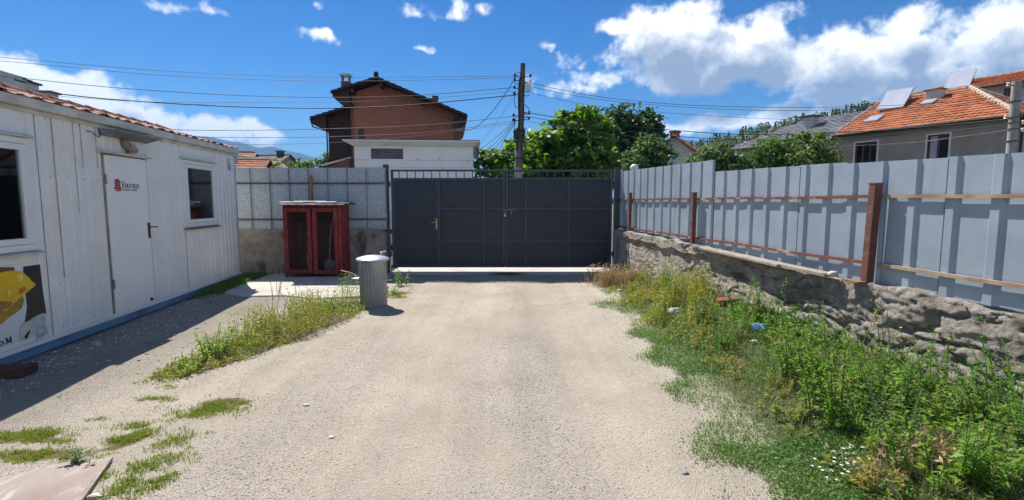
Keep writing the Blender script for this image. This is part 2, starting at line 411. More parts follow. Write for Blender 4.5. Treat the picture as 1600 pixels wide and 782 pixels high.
M['turf'] = leafmat('turf', [(0.06, 0.13, 0.035), (0.09, 0.19, 0.045), (0.14, 0.24, 0.06), (0.24, 0.27, 0.10)], 0.3)
M['moss'] = leafmat('moss', [(0.10, 0.17, 0.015), (0.19, 0.25, 0.02), (0.27, 0.28, 0.04), (0.34, 0.25, 0.09)], 0.3)
M['straw'] = leafmat('straw', [(0.30, 0.21, 0.11), (0.44, 0.33, 0.19), (0.55, 0.44, 0.28)], 0.3, tcol=(1.1, 1.0, .8))
M['daisy'] = leafmat('daisy', [(0.75, 0.74, 0.70), (0.8, 0.8, 0.76)], 0.2, tcol=(1, 1, 1))
M['yellow_flower'] = leafmat('yellow_flower', [(0.65, 0.48, 0.03), (0.75, 0.58, 0.05)], 0.2, tcol=(1, 1, 1))


def brickmat():
    m, N, p, tc, out = newmat('house_brick')
    v = N.vm('MULTIPLY', tc.outputs['Object'], (1, 1, 1))
    sx = N.n('ShaderNodeSeparateXYZ')
    N.put(sx.inputs[0], v)
    cb = N.n('ShaderNodeCombineXYZ')
    N.put(cb.inputs[0], N.m('ADD', sx.outputs[0], sx.outputs[1]))
    N.put(cb.inputs[1], sx.outputs[2])
    b = N.n('ShaderNodeTexBrick')
    b.inputs['Scale'].default_value = 1.0
    b.inputs['Brick Width'].default_value = 0.25
    b.inputs['Row Height'].default_value = 0.078
    b.inputs['Mortar Size'].default_value = 0.009
    b.inputs['Color1'].default_value = (0.60, 0.195, 0.105, 1)
    b.inputs['Color2'].default_value = (0.43, 0.14, 0.082, 1)
    b.inputs['Mortar'].default_value = (0.22, 0.14, 0.11, 1)
    b.inputs['Bias'].default_value = -0.2
    N.put(b.inputs['Vector'], cb.outputs[0])
    dk = N.step(N.noise(N.vm('MULTIPLY', v, (4, 4, 12)), 1.0, 3), 0.62, 0.72)
    col = N.mix(dk, b.outputs[0], (0.10, 0.055, 0.045))
    col = N.mix(N.m('MULTIPLY', N.step(N.noise(v, 0.5, 5), 0.45, 0.7), 0.3), col, (0.36, 0.17, 0.11))
    N.put(p.inputs['Base Color'], col)
    p.inputs['Roughness'].default_value = 0.9
    bp = N.n('ShaderNodeBump')
    bp.inputs['Strength'].default_value = 0.5
    bp.inputs['Distance'].default_value = 0.02
    N.put(bp.inputs['Height'], N.m('SUBTRACT', 1.0, b.outputs[1]))
    N.put(p.inputs['Normal'], bp.outputs[0])
    return m


M['house_brick'] = brickmat()


def glassmat(name, tint, rough=0.02):
    m, N, p, tc, out = newmat(name)
    p.inputs['Base Color'].default_value = tuple(tint) + (1,)
    p.inputs['Roughness'].default_value = rough
    p.inputs['Transmission Weight'].default_value = 1.0
    p.inputs['IOR'].default_value = 1.45
    return m


M['glass'] = glassmat('glass', (0.75, 0.8, 0.82))
M['dark_glass'] = surf('dark_glass', (0.012, 0.013, 0.014), (0.02, 0.022, 0.022), 2, rough=0.06, rvar=0.02, bump=0, spec=0.6)


def gravelmat():
    m, N, p, tc, out = newmat('gravel')
    v = tc.outputs['Object']

    def attr(nm):
        a = N.n('ShaderNodeAttribute')
        a.attribute_name = nm
        return a.outputs['Fac']
    soil, grit_shade, moss, track = attr('soil'), attr('grit_shade'), attr('mossy'), attr('track')

    def vor(scale, feat='F1', out='Color'):
        t = N.n('ShaderNodeTexVoronoi', feature=feat)
        N.put(t.inputs['Vector'], v)
        t.inputs['Scale'].default_value = scale
        return t.outputs[out], t.outputs['Distance']
    c1, d1 = vor(78)
    c2, d2 = vor(185)
    s1 = N.n('ShaderNodeSeparateColor')
    N.put(s1.inputs[0], c1)
    s2 = N.n('ShaderNodeSeparateColor')
    N.put(s2.inputs[0], c2)
    dust = N.mix(N.step(N.noise(v, 1.1, 6, 0.6), 0.35, 0.65), (0.70, 0.615, 0.49), (0.57, 0.49, 0.38))
    fine = N.ramp(s2.outputs[0], [(0.0, (0.15, 0.135, 0.115)), (0.2, (0.37, 0.32, 0.26)), (0.5, (0.64, 0.56, 0.45)), (1.0, (0.86, 0.80, 0.70))])
    big = N.ramp(s1.outputs[0], [(0.0, (0.20, 0.185, 0.17)), (0.35, (0.42, 0.38, 0.325)), (0.7, (0.60, 0.53, 0.43)), (1.0, (0.80, 0.77, 0.72))])
    patch = N.noise(N.vm('MULTIPLY', v, (1.0, 0.45, 1)), 1.5, 6, 0.65)
    fa = N.m('MULTIPLY', N.step(s2.outputs[1], 0.35, 0.75), N.m('ADD', 0.6, N.m('MULTIPLY', N.step(patch, 0.35, 0.65), 0.4)))
    fa = N.m('MULTIPLY', fa, N.m('SUBTRACT', 1.0, N.m('MULTIPLY', track, 0.6)))
    col = N.mix(fa, dust, fine)
    thr = N.m('SUBTRACT', 0.93, N.m('MULTIPLY', grit_shade, 0.55))
    thr = N.m('SUBTRACT', thr, N.m('MULTIPLY', N.step(patch, 0.48, 0.7), 0.22))
    fb = N.m('MULTIPLY', N.m('GREATER_THAN', s1.outputs[1], thr), N.step(N.m('SUBTRACT', 0.55, d1), 0.0, 0.12))
    fb = N.m('MULTIPLY', fb, N.m('SUBTRACT', 1.0, N.m('MULTIPLY', track, 0.75)))
    col = N.mix(fb, col, big)
    trk = N.step(N.noise(N.vm('MULTIPLY', v, (2.6, 0.16, 1)), 1.0, 5, 0.6), 0.36, 0.62)
    col = N.mix(N.m('MULTIPLY', trk, 0.24), col, (0.34, 0.30, 0.25))
    col = N.mix(N.m('MULTIPLY', N.m('MULTIPLY', grit_shade, grit_shade), 0.62), col, (0.22, 0.205, 0.185))  # dark gravel by the cabin, with the cabin's shadow painted into it
    sc = N.mix(N.noise(v, 14, 6, 0.7), (0.14, 0.105, 0.07), (0.30, 0.235, 0.165))
    col = N.mix(N.step(N.m('ADD', soil, N.m('MULTIPLY', N.m('SUBTRACT', N.noise(v, 9, 6, 0.7), 0.5), 0.7)), 0.4, 0.7), col, sc)
    col = N.mix(N.step(N.m('ADD', moss, N.m('MULTIPLY', N.m('SUBTRACT', N.noise(v, 13, 6, 0.7), 0.5), 0.8)), 0.45, 0.75), col, (0.19, 0.17, 0.06))
    N.put(p.inputs['Base Color'], col)
    p.inputs['Roughness'].default_value = 0.95
    p.inputs['Specular IOR Level'].default_value = 0.2
    h = N.m('ADD', N.m('MULTIPLY', N.m('MULTIPLY', fb, N.m('SUBTRACT', 0.6, d1)), 1.6), N.m('MULTIPLY', N.m('SUBTRACT', 0.6, d2), 0.6))
    h = N.m('ADD', h, N.m('MULTIPLY', N.noise(v, 30, 5, 0.7), 0.6))
    b = N.n('ShaderNodeBump')
    b.inputs['Strength'].default_value = 1.0
    b.inputs['Distance'].default_value = 0.018
    N.put(b.inputs['Height'], h)
    N.put(p.inputs['Normal'], b.outputs[0])
    return m


M['gravel'] = gravelmat()


def wallmat():
    """crumbling rubble concrete"""
    m, N, p, tc, out = newmat('rubble_concrete')
    v = tc.outputs['Object']
    f = N.noise(v, 5, 10, 0.65)
    col = N.ramp(f, [(0.25, (0.15, 0.13, 0.11)), (0.42, (0.27, 0.235, 0.19)), (0.58, (0.38, 0.335, 0.275)), (0.8, (0.52, 0.48, 0.41))])
    t = N.n('ShaderNodeTexVoronoi')
    N.put(t.inputs['Vector'], N.vm('ADD', v, N.vm('SCALE', N.noise(v, 20, 3, out=1), scale=0.03)))
    t.inputs['Scale'].default_value = 22
    sc = N.n('ShaderNodeSeparateColor')
    N.put(sc.inputs[0], t.outputs['Color'])
    col = N.mix(N.m('MULTIPLY', N.step(sc.outputs[0], 0.72, 0.8), 0.7), col, (0.46, 0.44, 0.41))
    col = N.mix(N.step(N.noise(N.vm('MULTIPLY', v, (1, 1, 2.2)), 2.4, 8, 0.7), 0.52, 0.66), col, (0.13, 0.12, 0.11))
    N.put(p.inputs['Base Color'], col)
    p.inputs['Roughness'].default_value = 0.95
    p.inputs['Specular IOR Level'].default_value = 0.2
    b = N.n('ShaderNodeBump')
    b.inputs['Strength'].default_value = 0.9
    b.inputs['Distance'].default_value = 0.03
    N.put(b.inputs['Height'], N.m('ADD', N.noise(v, 38, 10, 0.8), N.m('MULTIPLY', t.outputs['Distance'], -0.5)))
    N.put(p.inputs['Normal'], b.outputs[0])
    return m


M['rubble_concrete'] = wallmat()


def mountainmat():
    m, N, p, tc, out = newmat('mountain')
    v = tc.outputs['Object']
    f = N.noise(v, 0.004, 9, 0.65)
    col = N.ramp(f, [(0.35, (0.016, 0.030, 0.018)), (0.5, (0.028, 0.045, 0.028)), (0.65, (0.06, 0.07, 0.055))])
    sx = N.n('ShaderNodeSeparateXYZ')
    N.put(sx.inputs[0], v)
    sn = N.m('MULTIPLY', N.step(N.noise(v, 0.006, 8, 0.7), 0.66, 0.69), N.step(sx.outputs[2], 230, 330))
    col = N.mix(sn, col, (0.8, 0.82, 0.85))
    N.put(p.inputs['Base Color'], col)
    p.inputs['Roughness'].default_value = 1.0
    return m


M['mountain'] = mountainmat()

# ------------------------------------------------------------------ mesh helpers


class MB:
    def __init__(s):
        s.v = []
        s.f = []

    def add(s, vs, fs):
        o = len(s.v)
        s.v += [tuple(x) for x in vs]
        s.f += [tuple(i + o for i in f) for f in fs]
        return s

    def box(s, x0, x1, y0, y1, z0, z1):
        vs = [(x, y, z) for z in (z0, z1) for (x, y) in ((x0, y0), (x1, y0), (x1, y1), (x0, y1))]
        return s.add(vs, [(3, 2, 1, 0), (4, 5, 6, 7), (0, 1, 5, 4), (1, 2, 6, 5), (2, 3, 7, 6), (3, 0, 4, 7)])

    def obox(s, c, ax, ay, az, hx, hy, hz):
        """box with its own axes"""
        c, ax, ay, az = Vector(c), Vector(ax).normalized(), Vector(ay).normalized(), Vector(az).normalized()
        vs = [c + ax * (hx * i) + ay * (hy * j) + az * (hz * k) for k in (-1, 1) for (i, j) in ((-1, -1), (1, -1), (1, 1), (-1, 1))]
        return s.add(vs, [(3, 2, 1, 0), (4, 5, 6, 7), (0, 1, 5, 4), (1, 2, 6, 5), (2, 3, 7, 6), (3, 0, 4, 7)])

    def bar(s, a, b, w, h, up=(0, 0, 1)):
        a, b = Vector(a), Vector(b)
        d = b - a
        y = Vector(up).cross(d)
        if y.length < 1e-6:
            y = Vector((1, 0, 0))
        z = d.cross(y)
        return s.obox((a + b) / 2, d, y, z, d.length / 2, w / 2, h / 2)

    def poly(s, pts):
        return s.add(pts, [tuple(range(len(pts)))])

    def prism(s, pts, o, u, v, w):
        """closed outline pts (2D) in the plane o+u,v, thickened by vector w"""
        o, u, v, w = Vector(o), Vector(u), Vector(v), Vector(w)
        n = len(pts)
        a = [o + u * p[0] + v * p[1] for p in pts]
        b = [q + w for q in a]
        return s.add(a + b, [tuple(range(n - 1, -1, -1)), tuple(range(n, 2 * n))] + [(i, (i + 1) % n, n + (i + 1) % n, n + i) for i in range(n)])

    def tube(s, pts, r, n=6, cap=True):
        pts = [Vector(p) for p in pts]
        rs = r if hasattr(r, '__len__') else [r] * len(pts)
        o = len(s.v)
        prev = None
        for i, p in enumerate(pts):
            d = (pts[min(i + 1, len(pts) - 1)] - pts[max(i - 1, 0)]).normalized()
            if prev is None:
                x = d.orthogonal().normalized()
            else:
                x = (prev - d * prev.dot(d))
                x = x.normalized() if x.length > 1e-6 else d.orthogonal().normalized()
            prev = x
            y = d.cross(x)
            for k in range(n):
                a = 2 * math.pi * k / n
                s.v.append(tuple(p + (x * math.cos(a) + y * math.sin(a)) * rs[i]))
        for i in range(len(pts) - 1):
            for k in range(n):
                k2 = (k + 1) % n
                s.f.append((o + i * n + k, o + i * n + k2, o + (i + 1) * n + k2, o + (i + 1) * n + k))
        if cap:
            s.f.append(tuple(o + k for k in range(n - 1, -1, -1)))
            s.f.append(tuple(o + (len(pts) - 1) * n + k for k in range(n)))
        return s

    def lathe(s, prof, n=24, c=(0, 0, 0), flute=0.0, nfl=0):
        o = len(s.v)
        for (r, z) in prof:
            for k in range(n):
                a = 2 * math.pi * k / n
                rr = r * (1 + (flute * math.cos(nfl * a) if flute else 0))
                s.v.append((c[0] + rr * math.cos(a), c[1] + rr * math.sin(a), c[2] + z))
        for i in range(len(prof) - 1):
            for k in range(n):
                k2 = (k + 1) % n
                s.f.append((o + i * n + k, o + i * n + k2, o + (i + 1) * n + k2, o + (i + 1) * n + k))
        s.f.append(tuple(o + k for k in range(n - 1, -1, -1)))
        s.f.append(tuple(o + (len(prof) - 1) * n + k for k in range(n)))
        return s

    def blob(s, c, r, seed=0, n=8, m=6, jit=0.2):
        rg = random.Random(seed)
        o = len(s.v)
        for i in range(1, m):
            t = math.pi * i / m
            for k in range(n):
                a = 2 * math.pi * k / n
                q = 1 + rg.uniform(-jit, jit)
                s.v.append((c[0] + r[0] * q * math.sin(t) * math.cos(a), c[1] + r[1] * q * math.sin(t) * math.sin(a), c[2] + r[2] * q * math.cos(t)))
        s.v.append((c[0], c[1], c[2] + r[2]))
        s.v.append((c[0], c[1], c[2] - r[2]))
        T, B = len(s.v) - 2, len(s.v) - 1
        for i in range(m - 2):
            for k in range(n):
                k2 = (k + 1) % n
                s.f.append((o + i * n + k, o + (i + 1) * n + k, o + (i + 1) * n + k2, o + i * n + k2))
        for k in range(n):
            k2 = (k + 1) % n
            s.f.append((T, o + k, o + k2))
            s.f.append((B, o + (m - 2) * n + k2, o + (m - 2) * n + k))
        return s

    def build(s, name, mat, parent=None, smooth=False, bevel=0.0, kind=None, label=None):
        me = bpy.data.meshes.new(name)
        me.from_pydata(s.v, [], s.f)
        return link(name, me, mat, parent, smooth, bevel, kind, label)


def link(name, me, mat, parent=None, smooth=False, bevel=0.0, kind=None, label=None):
    if mat is not None:
        me.materials.append(M[mat] if isinstance(mat, str) else mat)
    if smooth:
        me.polygons.foreach_set('use_smooth', [True] * len(me.polygons))
        if smooth == 'auto':
            me.set_sharp_from_angle(angle=R(40))
    me.update()
    o = bpy.data.objects.new(name, me)
    COL.objects.link(o)
    if parent is not None:
        o.parent = parent
    if bevel:
        b = o.modifiers.new('bevel', 'BEVEL')
        b.width = bevel
        b.segments = 1
        b.limit_method = 'ANGLE'
    if kind:
        o['kind'] = kind
    if label:
        o['label'] = label
    return o


def np_mesh(name, V, F, mat, parent=None, smooth=False, kind=None, label=None, normals=None):
    V = np.asarray(V, np.float32)
    F = np.asarray(F, np.int32)
    me = bpy.data.meshes.new(name)
    me.vertices.add(len(V))
    me.vertices.foreach_set('co', V.ravel())
    k = F.shape[1]
    me.loops.add(F.size)
    me.loops.foreach_set('vertex_index', F.ravel())
    me.polygons.add(len(F))
    me.polygons.foreach_set('loop_start', np.arange(len(F), dtype=np.int32) * k)
    me.update(calc_edges=True)
    return link(name, me, mat, parent, smooth, 0, kind, label)


def tag(o, label=None, cat=None, group=None, kind=None):
    if label:
        o['label'] = label
    if cat:
        o['category'] = cat
    if group:
        o['group'] = group
    if kind:
        o['kind'] = kind
    return o


def thing(name, label, cat, loc=(0, 0, 0), rz=0.0, group=None):
    o = bpy.data.objects.new(name, None)
    o.empty_display_size = 0.2
    COL.objects.link(o)
    o.location = loc
    o.rotation_euler = (0, 0, rz)
    return tag(o, label, cat, group)


def copy_tree(o, parent=None):
    c = o.copy()
    COL.objects.link(c)
    if parent is not None:
        c.parent = parent
    for ch in [x for x in C.objects if x.parent == o]:
        copy_tree(ch, c)
    return c


# value noise
def _h(ix, iy, seed):
    n = (ix.astype(np.int64) * 374761393 + iy.astype(np.int64) * 668265263 + seed * 1442695041) & 0x7fffffff
    n = ((n ^ (n >> 13)) * 1274126177) & 0x7fffffff
    return ((n ^ (n >> 16)) & 0xffff) / 65535.0


def vn(x, y, seed=0):
    x = np.asarray(x, float)
    y = np.asarray(y, float)
    ix, iy = np.floor(x), np.floor(y)
    fx, fy = x - ix, y - iy
    fx = fx * fx * (3 - 2 * fx)
    fy = fy * fy * (3 - 2 * fy)
    a, b = _h(ix, iy, seed), _h(ix + 1, iy, seed)
    c, d = _h(ix, iy + 1, seed), _h(ix + 1, iy + 1, seed)
    return (a + (b - a) * fx) * (1 - fy) + (c + (d - c) * fx) * fy


def fbm(x, y, seed=0, oct=5, gain=0.5):
    t, amp, s = 0, 1, 0
    for i in range(oct):
        t = t + vn(x * 2 ** i, y * 2 ** i, seed + i * 17) * amp
        s += amp
        amp *= gain
    return t / s


def sst(x, a, b):
    t = np.clip((x - a) / (b - a), 0, 1)
    return t * t * (3 - 2 * t)


# ------------------------------------------------------------------ directions shared by the cabin and the right-hand wall
DV = Vector((0.1266, -0.992, 0)).normalized()            # along both, towards the camera
NV = Vector((-DV.y, DV.x, 0))                            # to the right of it
RZ = math.atan2(DV.y, DV.x)
CABO = gr(376, 437)                                      # far corner of the cabin on the ground
FENO = Vector((2.37, 11.2, 0))                           # where the right fence meets the gate post


def wall_x(y):                                           # x of the right fence line
    return FENO.x + (FENO.y - y) * (DV.x / -DV.y)


def drive_edge(y):                                       # right edge of the gravel
    return np.interp(y, [-3, 2.5, 3.7, 5.2, 7.0, 9.9, 11.5], [1.25, 1.31, 1.43, 1.44, 1.47, 1.54, 1.7])


def yard_h(x, y):
    x = np.asarray(x, float)
    y = np.asarray(y, float)
    h = (fbm(x * 0.8, y * 0.8, 3, 4) - 0.5) * 0.03 + (fbm(x * 7, y * 7, 5, 3) - 0.5) * 0.010
    bank = sst(x - drive_edge(y), 0.25, 1.3)
    h = h + bank * (0.17 + 0.10 * fbm(x * 2, y * 2, 9, 4))
    h = h - 0.012 * np.exp(-((x - 0.75) / 0.28) ** 2) - 0.012 * np.exp(-((x + 0.75) / 0.28) ** 2)
    cut = sst(y, 10.2, 10.9)
    return h * (1 - cut) - 0.01 * cut


# --- strip of weeds left of the gravel: centre line and half width
def strip_f(x, y):
    """0..1 inside the left weed strip"""
    yy = np.clip(y, 4.4, 8.0)
    cx_ = np.interp(yy, [4.4, 5.0, 5.8, 6.6, 7.3, 8.0], [-3.15, -3.0, -2.85, -2.70, -2.62, -2.50])
    hw = np.interp(yy, [4.4, 4.9, 5.8, 6.8, 7.6, 8.0], [0.16, 0.30, 0.42, 0.52, 0.42, 0.2])
    d = np.abs(x - cx_) / hw
    return sst(1.25 - d, 0, 0.5) * sst(y, 4.2, 4.5) * (1 - sst(y, 7.7, 8.1))


def moss_f(x, y):
    a = np.zeros_like(np.asarray(x, float))
    for (px, py, rx, ry) in ((215, 690, .35, .25), (150, 712, .40, .12), (60, 712, .5, .10), (30, 680, .42, .10), (60, 690, .3, .06), (225, 735, .22, .22), (320, 640, .30, .18), (345, 628, .22, .12),
                             (620, 460, .24, .42), (140, 760, .1, .3), (262, 606, .10, .06), (235, 625, .2, .05), (150, 655, .12, .04), (210, 668, .08, .08), (190, 760, .14, .3)):
        p = gr(px, py)
        a = np.maximum(a, 1.02 - .72 * np.sqrt(((x - p.x) / rx) ** 2 + ((y - p.y) / ry) ** 2))
    return np.clip(a - np.where(a > 0, (fbm(np.asarray(x) * 5, np.asarray(y) * 5, 91, 4) - .42) * 1.5, 0), 0, 1)


# ------------------------------------------------------------------ setting: ground, yard, pad, road
MB().poly([(-9000, -9000, -0.30), (9000, -9000, -0.30), (9000, 9000, -0.30), (-9000, 9000, -0.30)]).build('ground', 'soil', kind='structure')


def make_yard():
    xs = np.arange(-9.0, 4.6, 0.055)
    ys = np.arange(-3.0, 11.45, 0.055)
    X, Y = np.meshgrid(xs, ys)
    Z = yard_h(X, Y)
    V = np.stack([X, Y, Z], -1).reshape(-1, 3)
    nx, ny = len(xs), len(ys)
    i = np.arange(nx * ny).reshape(ny, nx)
    F = np.stack([i[:-1, :-1], i[:-1, 1:], i[1:, 1:], i[1:, :-1]], -1).reshape(-1, 4)
    o = np_mesh('gravel_yard', V, F, 'gravel', smooth=True, kind='structure')
    x, y = V[:, 0], V[:, 1]
    soil = np.maximum(sst(x - drive_edge(y), 0.0, 0.7), strip_f(x, y) * 0.85)
    grit_shade = 0.85 * (1 - sst(x, -4.0, -2.6)) + 0.5 * np.exp(-((x - 0.05 - 0.03 * y) / 0.45) ** 2) * (.5 + fbm(x * 2, y * .8, 17, 3)) + 0.2 * np.exp(-((x + 1.6) / 0.3) ** 2)  # first term: dark gravel beside the cabin plus painted shade
    wob = (fbm(y * .5, y * 0, 13, 3) - .5) * .5
    track = np.maximum(np.exp(-((x + .72 - wob) / .32) ** 2), np.exp(-((x - .82 - wob) / .30) ** 2)) * (.55 + .45 * fbm(x * 1.5, y * .7, 14, 4) * 2) * .9
    track = np.clip(np.maximum(track, .8 * sst(fbm(x * .9, y * .45, 16, 4), .55, .68)), 0, 1)
    for nm, d in (('soil', soil), ('grit_shade', np.clip(grit_shade, 0, 1)), ('mossy', moss_f(x, y)), ('track', track)):
        a = o.data.attributes.new(nm, 'FLOAT', 'POINT')
        a.data.foreach_set('value', d.astype(np.float32))
    return o


make_yard()

pb = MB()
outl = [(-5.25, 10.92), (-5.15, 9.3), (-5.0, 8.55), (-4.45, 8.22), (-3.8, 8.28), (-3.2, 8.02), (-2.55, 8.2), (-2.35, 8.5), (-2.3, 9.2), (-2.55, 10.0), (-2.62, 10.9)]
pb.prism(outl, (0, 0, -0.08), (1, 0, 0), (0, 1, 0), (0, 0, 0.112))
pb.build('concrete_pad', 'pad', kind='structure', bevel=0.01)
MB().box(-2.72, 2.28, 10.95, 12.4, -0.1, 0.022).build('gate_threshold', 'pad', kind='structure')
MB().box(-60, 60, 12.42, 19.2, -0.2, 0.01).build('street', 'asphalt', kind='structure')
MB().box(-60, 60, 19.2, 20.6, -0.2, 0.14).build('pavement', 'concrete_grey', kind='structure', bevel=0.02)

# ------------------------------------------------------------------ site cabin (local x along the front towards the camera, y out of the front)
CL, CD, CZ0, CZ1 = 7.3, 2.4, 0.16, 2.52


def seg_glyph(mb, strokes, o, u, v, w):
    for (x0, y0, x1, y1, t) in strokes:
        d = Vector((x1 - x0, y1 - y0))
        n = Vector((-d.y, d.x)).normalized() * t / 2
        mb.prism([(x0 - n.x, y0 - n.y), (x1 - n.x, y1 - n.y), (x1 + n.x, y1 + n.y), (x0 + n.x, y0 + n.y)], o, u, v, w)


GL = {  # serif capitals on a unit box: thick and thin strokes, serifs
    'V': [(.08, 1, .5, 0, .2), (.92, 1, .5, 0, .08), (-.04, .97, .28, .97, .07), (.74, .97, 1.06, .97, .07)],
    'I': [(.5, 0, .5, 1, .24), (.22, .97, .78, .97, .07), (.22, .03, .78, .03, .07)],
    'N': [(.15, 0, .15, 1, .08), (.85, 0, .85, 1, .08), (.12, 1, .88, 0, .2), (0, .03, .32, .03, .07), (0, .97, .2, .97, .07), (.68, .97, 1, .97, .07)],
    'S': [(.85, .78, .7, .94, .1), (.72, .95, .32, .95, .1), (.34, .96, .15, .74, .14), (.15, .74, .84, .3, .2), (.84, .3, .68, .06, .14), (.7, .05, .28, .05, .1), (.3, .06, .12, .26, .1)],
    'T': [(.5, 0, .5, 1, .22), (.05, .95, .95, .95, .1), (.08, .8, .08, .98, .07), (.92, .8, .92, .98, .07), (.28, .03, .72, .03, .07)],
    'R': [(.2, 0, .2, 1, .22), (.2, .95, .65, .95, .09), (.65, .95, .8, .74, .14), (.8, .74, .62, .52, .14), (.62, .51, .2, .51, .09), (.5, .5, .88, .0, .18), (.02, .03, .4, .03, .07)],
    'O': [(.1, .3, .1, .7, .2), (.9, .3, .9, .7, .2), (.1, .7, .34, .96, .12), (.34, .96, .66, .96, .09), (.66, .96, .9, .7, .12), (.1, .3, .34, .04, .12), (.34, .04, .66, .04, .09), (.66, .04, .9, .3, .12)],
    'M': [(.12, 0, .12, 1, .1), (.9, 0, .9, 1, .2), (.12, 1, .5, .15, .2), (.88, 1, .5, .15, .09), (-.04, .03, .3, .03, .07), (.7, .03, 1.08, .03, .07), (-.04, .97, .2, .97, .07), (.84, .97, 1.08, .97, .07)],
}


def make_cabin():
    t = thing('site_cabin', 'long white sheet-metal site cabin with a tiled roof on a blue base rail', 'cabin', (CABO.x, CABO.y, 0), RZ)
    W2 = (0.91, 2.06, 1.17, 2.28)        # s0,s1,z0,z1 small window
    W1 = (5.04, 6.75, 1.10, 2.24)        # big window
    DR = (3.04, 3.94, 0.13, 2.19)        # door

    def panel(s0, s1, z0, z1, rib=0.155, off=0.0):
        """sheet with fine pressed ribs"""
        prof = [(s0, 0)]
        n0 = math.ceil((s0 + 0.02) / rib)
        k = n0
        while k * rib < s1 - 0.02:
            c = k * rib
            prof += [(c - 0.010, 0), (c - 0.005, 0.006), (c + 0.005, 0.006), (c + 0.010, 0)]
            k += 1
        prof.append((s1, 0))
        mb = MB()
        n = len(prof)
        for z in (z0, z1):
            mb.v += [(p[0], off + p[1], z) for p in prof]
        mb.f += [(i + 1, i, n + i, n + i + 1) for i in range(n - 1)]
        # turned edges
        for (s, d) in ((s0, 0), (s1, 0)):
            mb.add([(s, off, z0), (s, off - 0.02, z0), (s, off - 0.02, z1), (s, off, z1)], [(0, 1, 2, 3)])
        return mb.build('wall_panel', 'cab_white', t)
    g = 0.0012
    zb, zt = CZ0, CZ1
    cuts = [0.03, W2[0], W2[1], DR[0], DR[1], 4.02, 4.27, 4.39, 4.70, 4.93, W1[0], W1[1], CL - 0.03]
    offs = [0, .001, 0, 0, 0, .002, 0, .003, 0, .002, 0, 0]
    for i in range(len(cuts) - 1):
        a, b = cuts[i] + g, cuts[i + 1] - g
        if abs(cuts[i] - W2[0]) < 1e-6:
            panel(a, b, zb, W2[2], off=offs[i])
            panel(a, b, W2[3], zt, off=offs[i])
        elif abs(cuts[i] - W1[0]) < 1e-6:
            panel(a, b, zb, W1[2], off=offs[i])
            panel(a, b, W1[3], zt, off=offs[i])
        elif abs(cuts[i] - DR[0]) < 1e-6:
            panel(a, b, DR[3], zt, off=offs[i])
        elif cuts[i] > DR[1] - .001 and cuts[i] < 4.0:
            panel(a, b, zb, zt, off=offs[i])
        else:
            panel(a, b, zb, zt, off=offs[i])
    # seams gone rusty, as cover strips
    for (s, mname, z0, z1, w) in ((4.70, 'seam_rust', zb + .6, zt, .007), (4.39, 'seam_rust', zb + 1.3, zt, .005), (4.27, 'seam_rust', 2.0, zt, .004), (4.02, 'seam_rust', 2.0, zt - .02, .005), (4.93, 'seam_dark', zb, zt, .004), (2.06, 'seam_dark', zb, 1.15, .003)):
        MB().box(s - w / 2, s + w / 2, 0.004, 0.0095, z0, z1).build('seam_strip', mname, t)
    sc = MB()
    for z in (1.86, 0.70, 0.22, 2.48):
        s = 0.12
        while s < CL:
            if not (DR[0] - .05 < s < DR[1] + .05) and not (W2[0] - .05 < s < W2[1] + .05 and W2[2] < z < W2[3]) and not (W1[0] - .05 < s < W1[1] + .05 and z > 0.2):
                sc.lathe([(0.008, 0), (0.006, 0.004)], 6)
                m = Matrix.Translation((s, 0.002, z)) @ Matrix.Rotation(-math.pi / 2, 4, 'X')
                for q in range(len(sc.v) - 12, len(sc.v)):
                    sc.v[q] = tuple(m @ Vector(sc.v[q]))
            s += 0.245
    sc.build('screws', 'seam_dark', t, kind='stuff')
    # structure behind: floor, back and end walls (closed box so the inside is dark)
    MB().box(0.0, CL, -CD, -CD + 0.05, CZ0, CZ1).build('back_wall', 'cab_white', t)
    MB().box(0.0, 0.05, -CD + 0.05, -0.02, CZ0, CZ1).build('end_wall', 'cab_white', t)
    MB().box(CL - 0.05, CL, -CD + 0.05, -0.02, CZ0, CZ1).build('end_wall', 'cab_white', t)
    MB().box(0.05, CL - 0.05, -CD + 0.05, -0.03, CZ0, CZ0 + 0.04).build('floor', 'interior', t)
    MB().box(0.05, CL - 0.05, -CD + 0.05, -0.03, 2.47, 2.51).build('ceiling', 'interior', t)
    MB().box(0.10, CL - 0.1, -1.9, -1.85, CZ0 + .04, 2.46).build('partition', 'interior', t)
    MB().box(0.7, 1.7, -0.9, -0.35, 1.50, 1.53).build('shelf', 'pvc', t)  # white board added inside to draw the pale line behind the pane
    # base and trims
    MB().box(-0.02, CL, -CD, 0.006, 0.015, 0.112).build('base_rail', 'blue_rail', t, bevel=0.006)
    MB().box(-0.02, CL, -0.05, 0.030, 0.114, 0.158).build('base_trim', 'cab_white', t, bevel=0.004)
    MB().box(-0.03, CL + .02, -0.02, 0.085, 2.545, 2.64).build('fascia', 'cab_trim', t, bevel=0.006)
    MB().box(-0.02, CL, -0.03, 0.030, 2.50, 2.543).build('head_trim', 'cab_trim', t, bevel=0.004)
    MB().box(-0.02, 0.028, -0.02, 0.012, 0.16, 2.498).build('corner_post', 'pale_blue', t, bevel=0.004)
    MB().box(-0.02, 0.028, -CD, -CD + .05, 0.16, 2.498).build('corner_post', 'pale_blue', t, bevel=0.004)
    MB().box(-0.14, -0.03, -0.12, 0.02, 2.36, 2.56).build('junction_box', 'pale_blue', t, bevel=0.008)
    # roof: decking and clay tiles laid in courses
    RISE = 0.268
    ridge = (-CD / 2, 2.655 + RISE * (CD / 2 + 0.08))
    mb = MB()
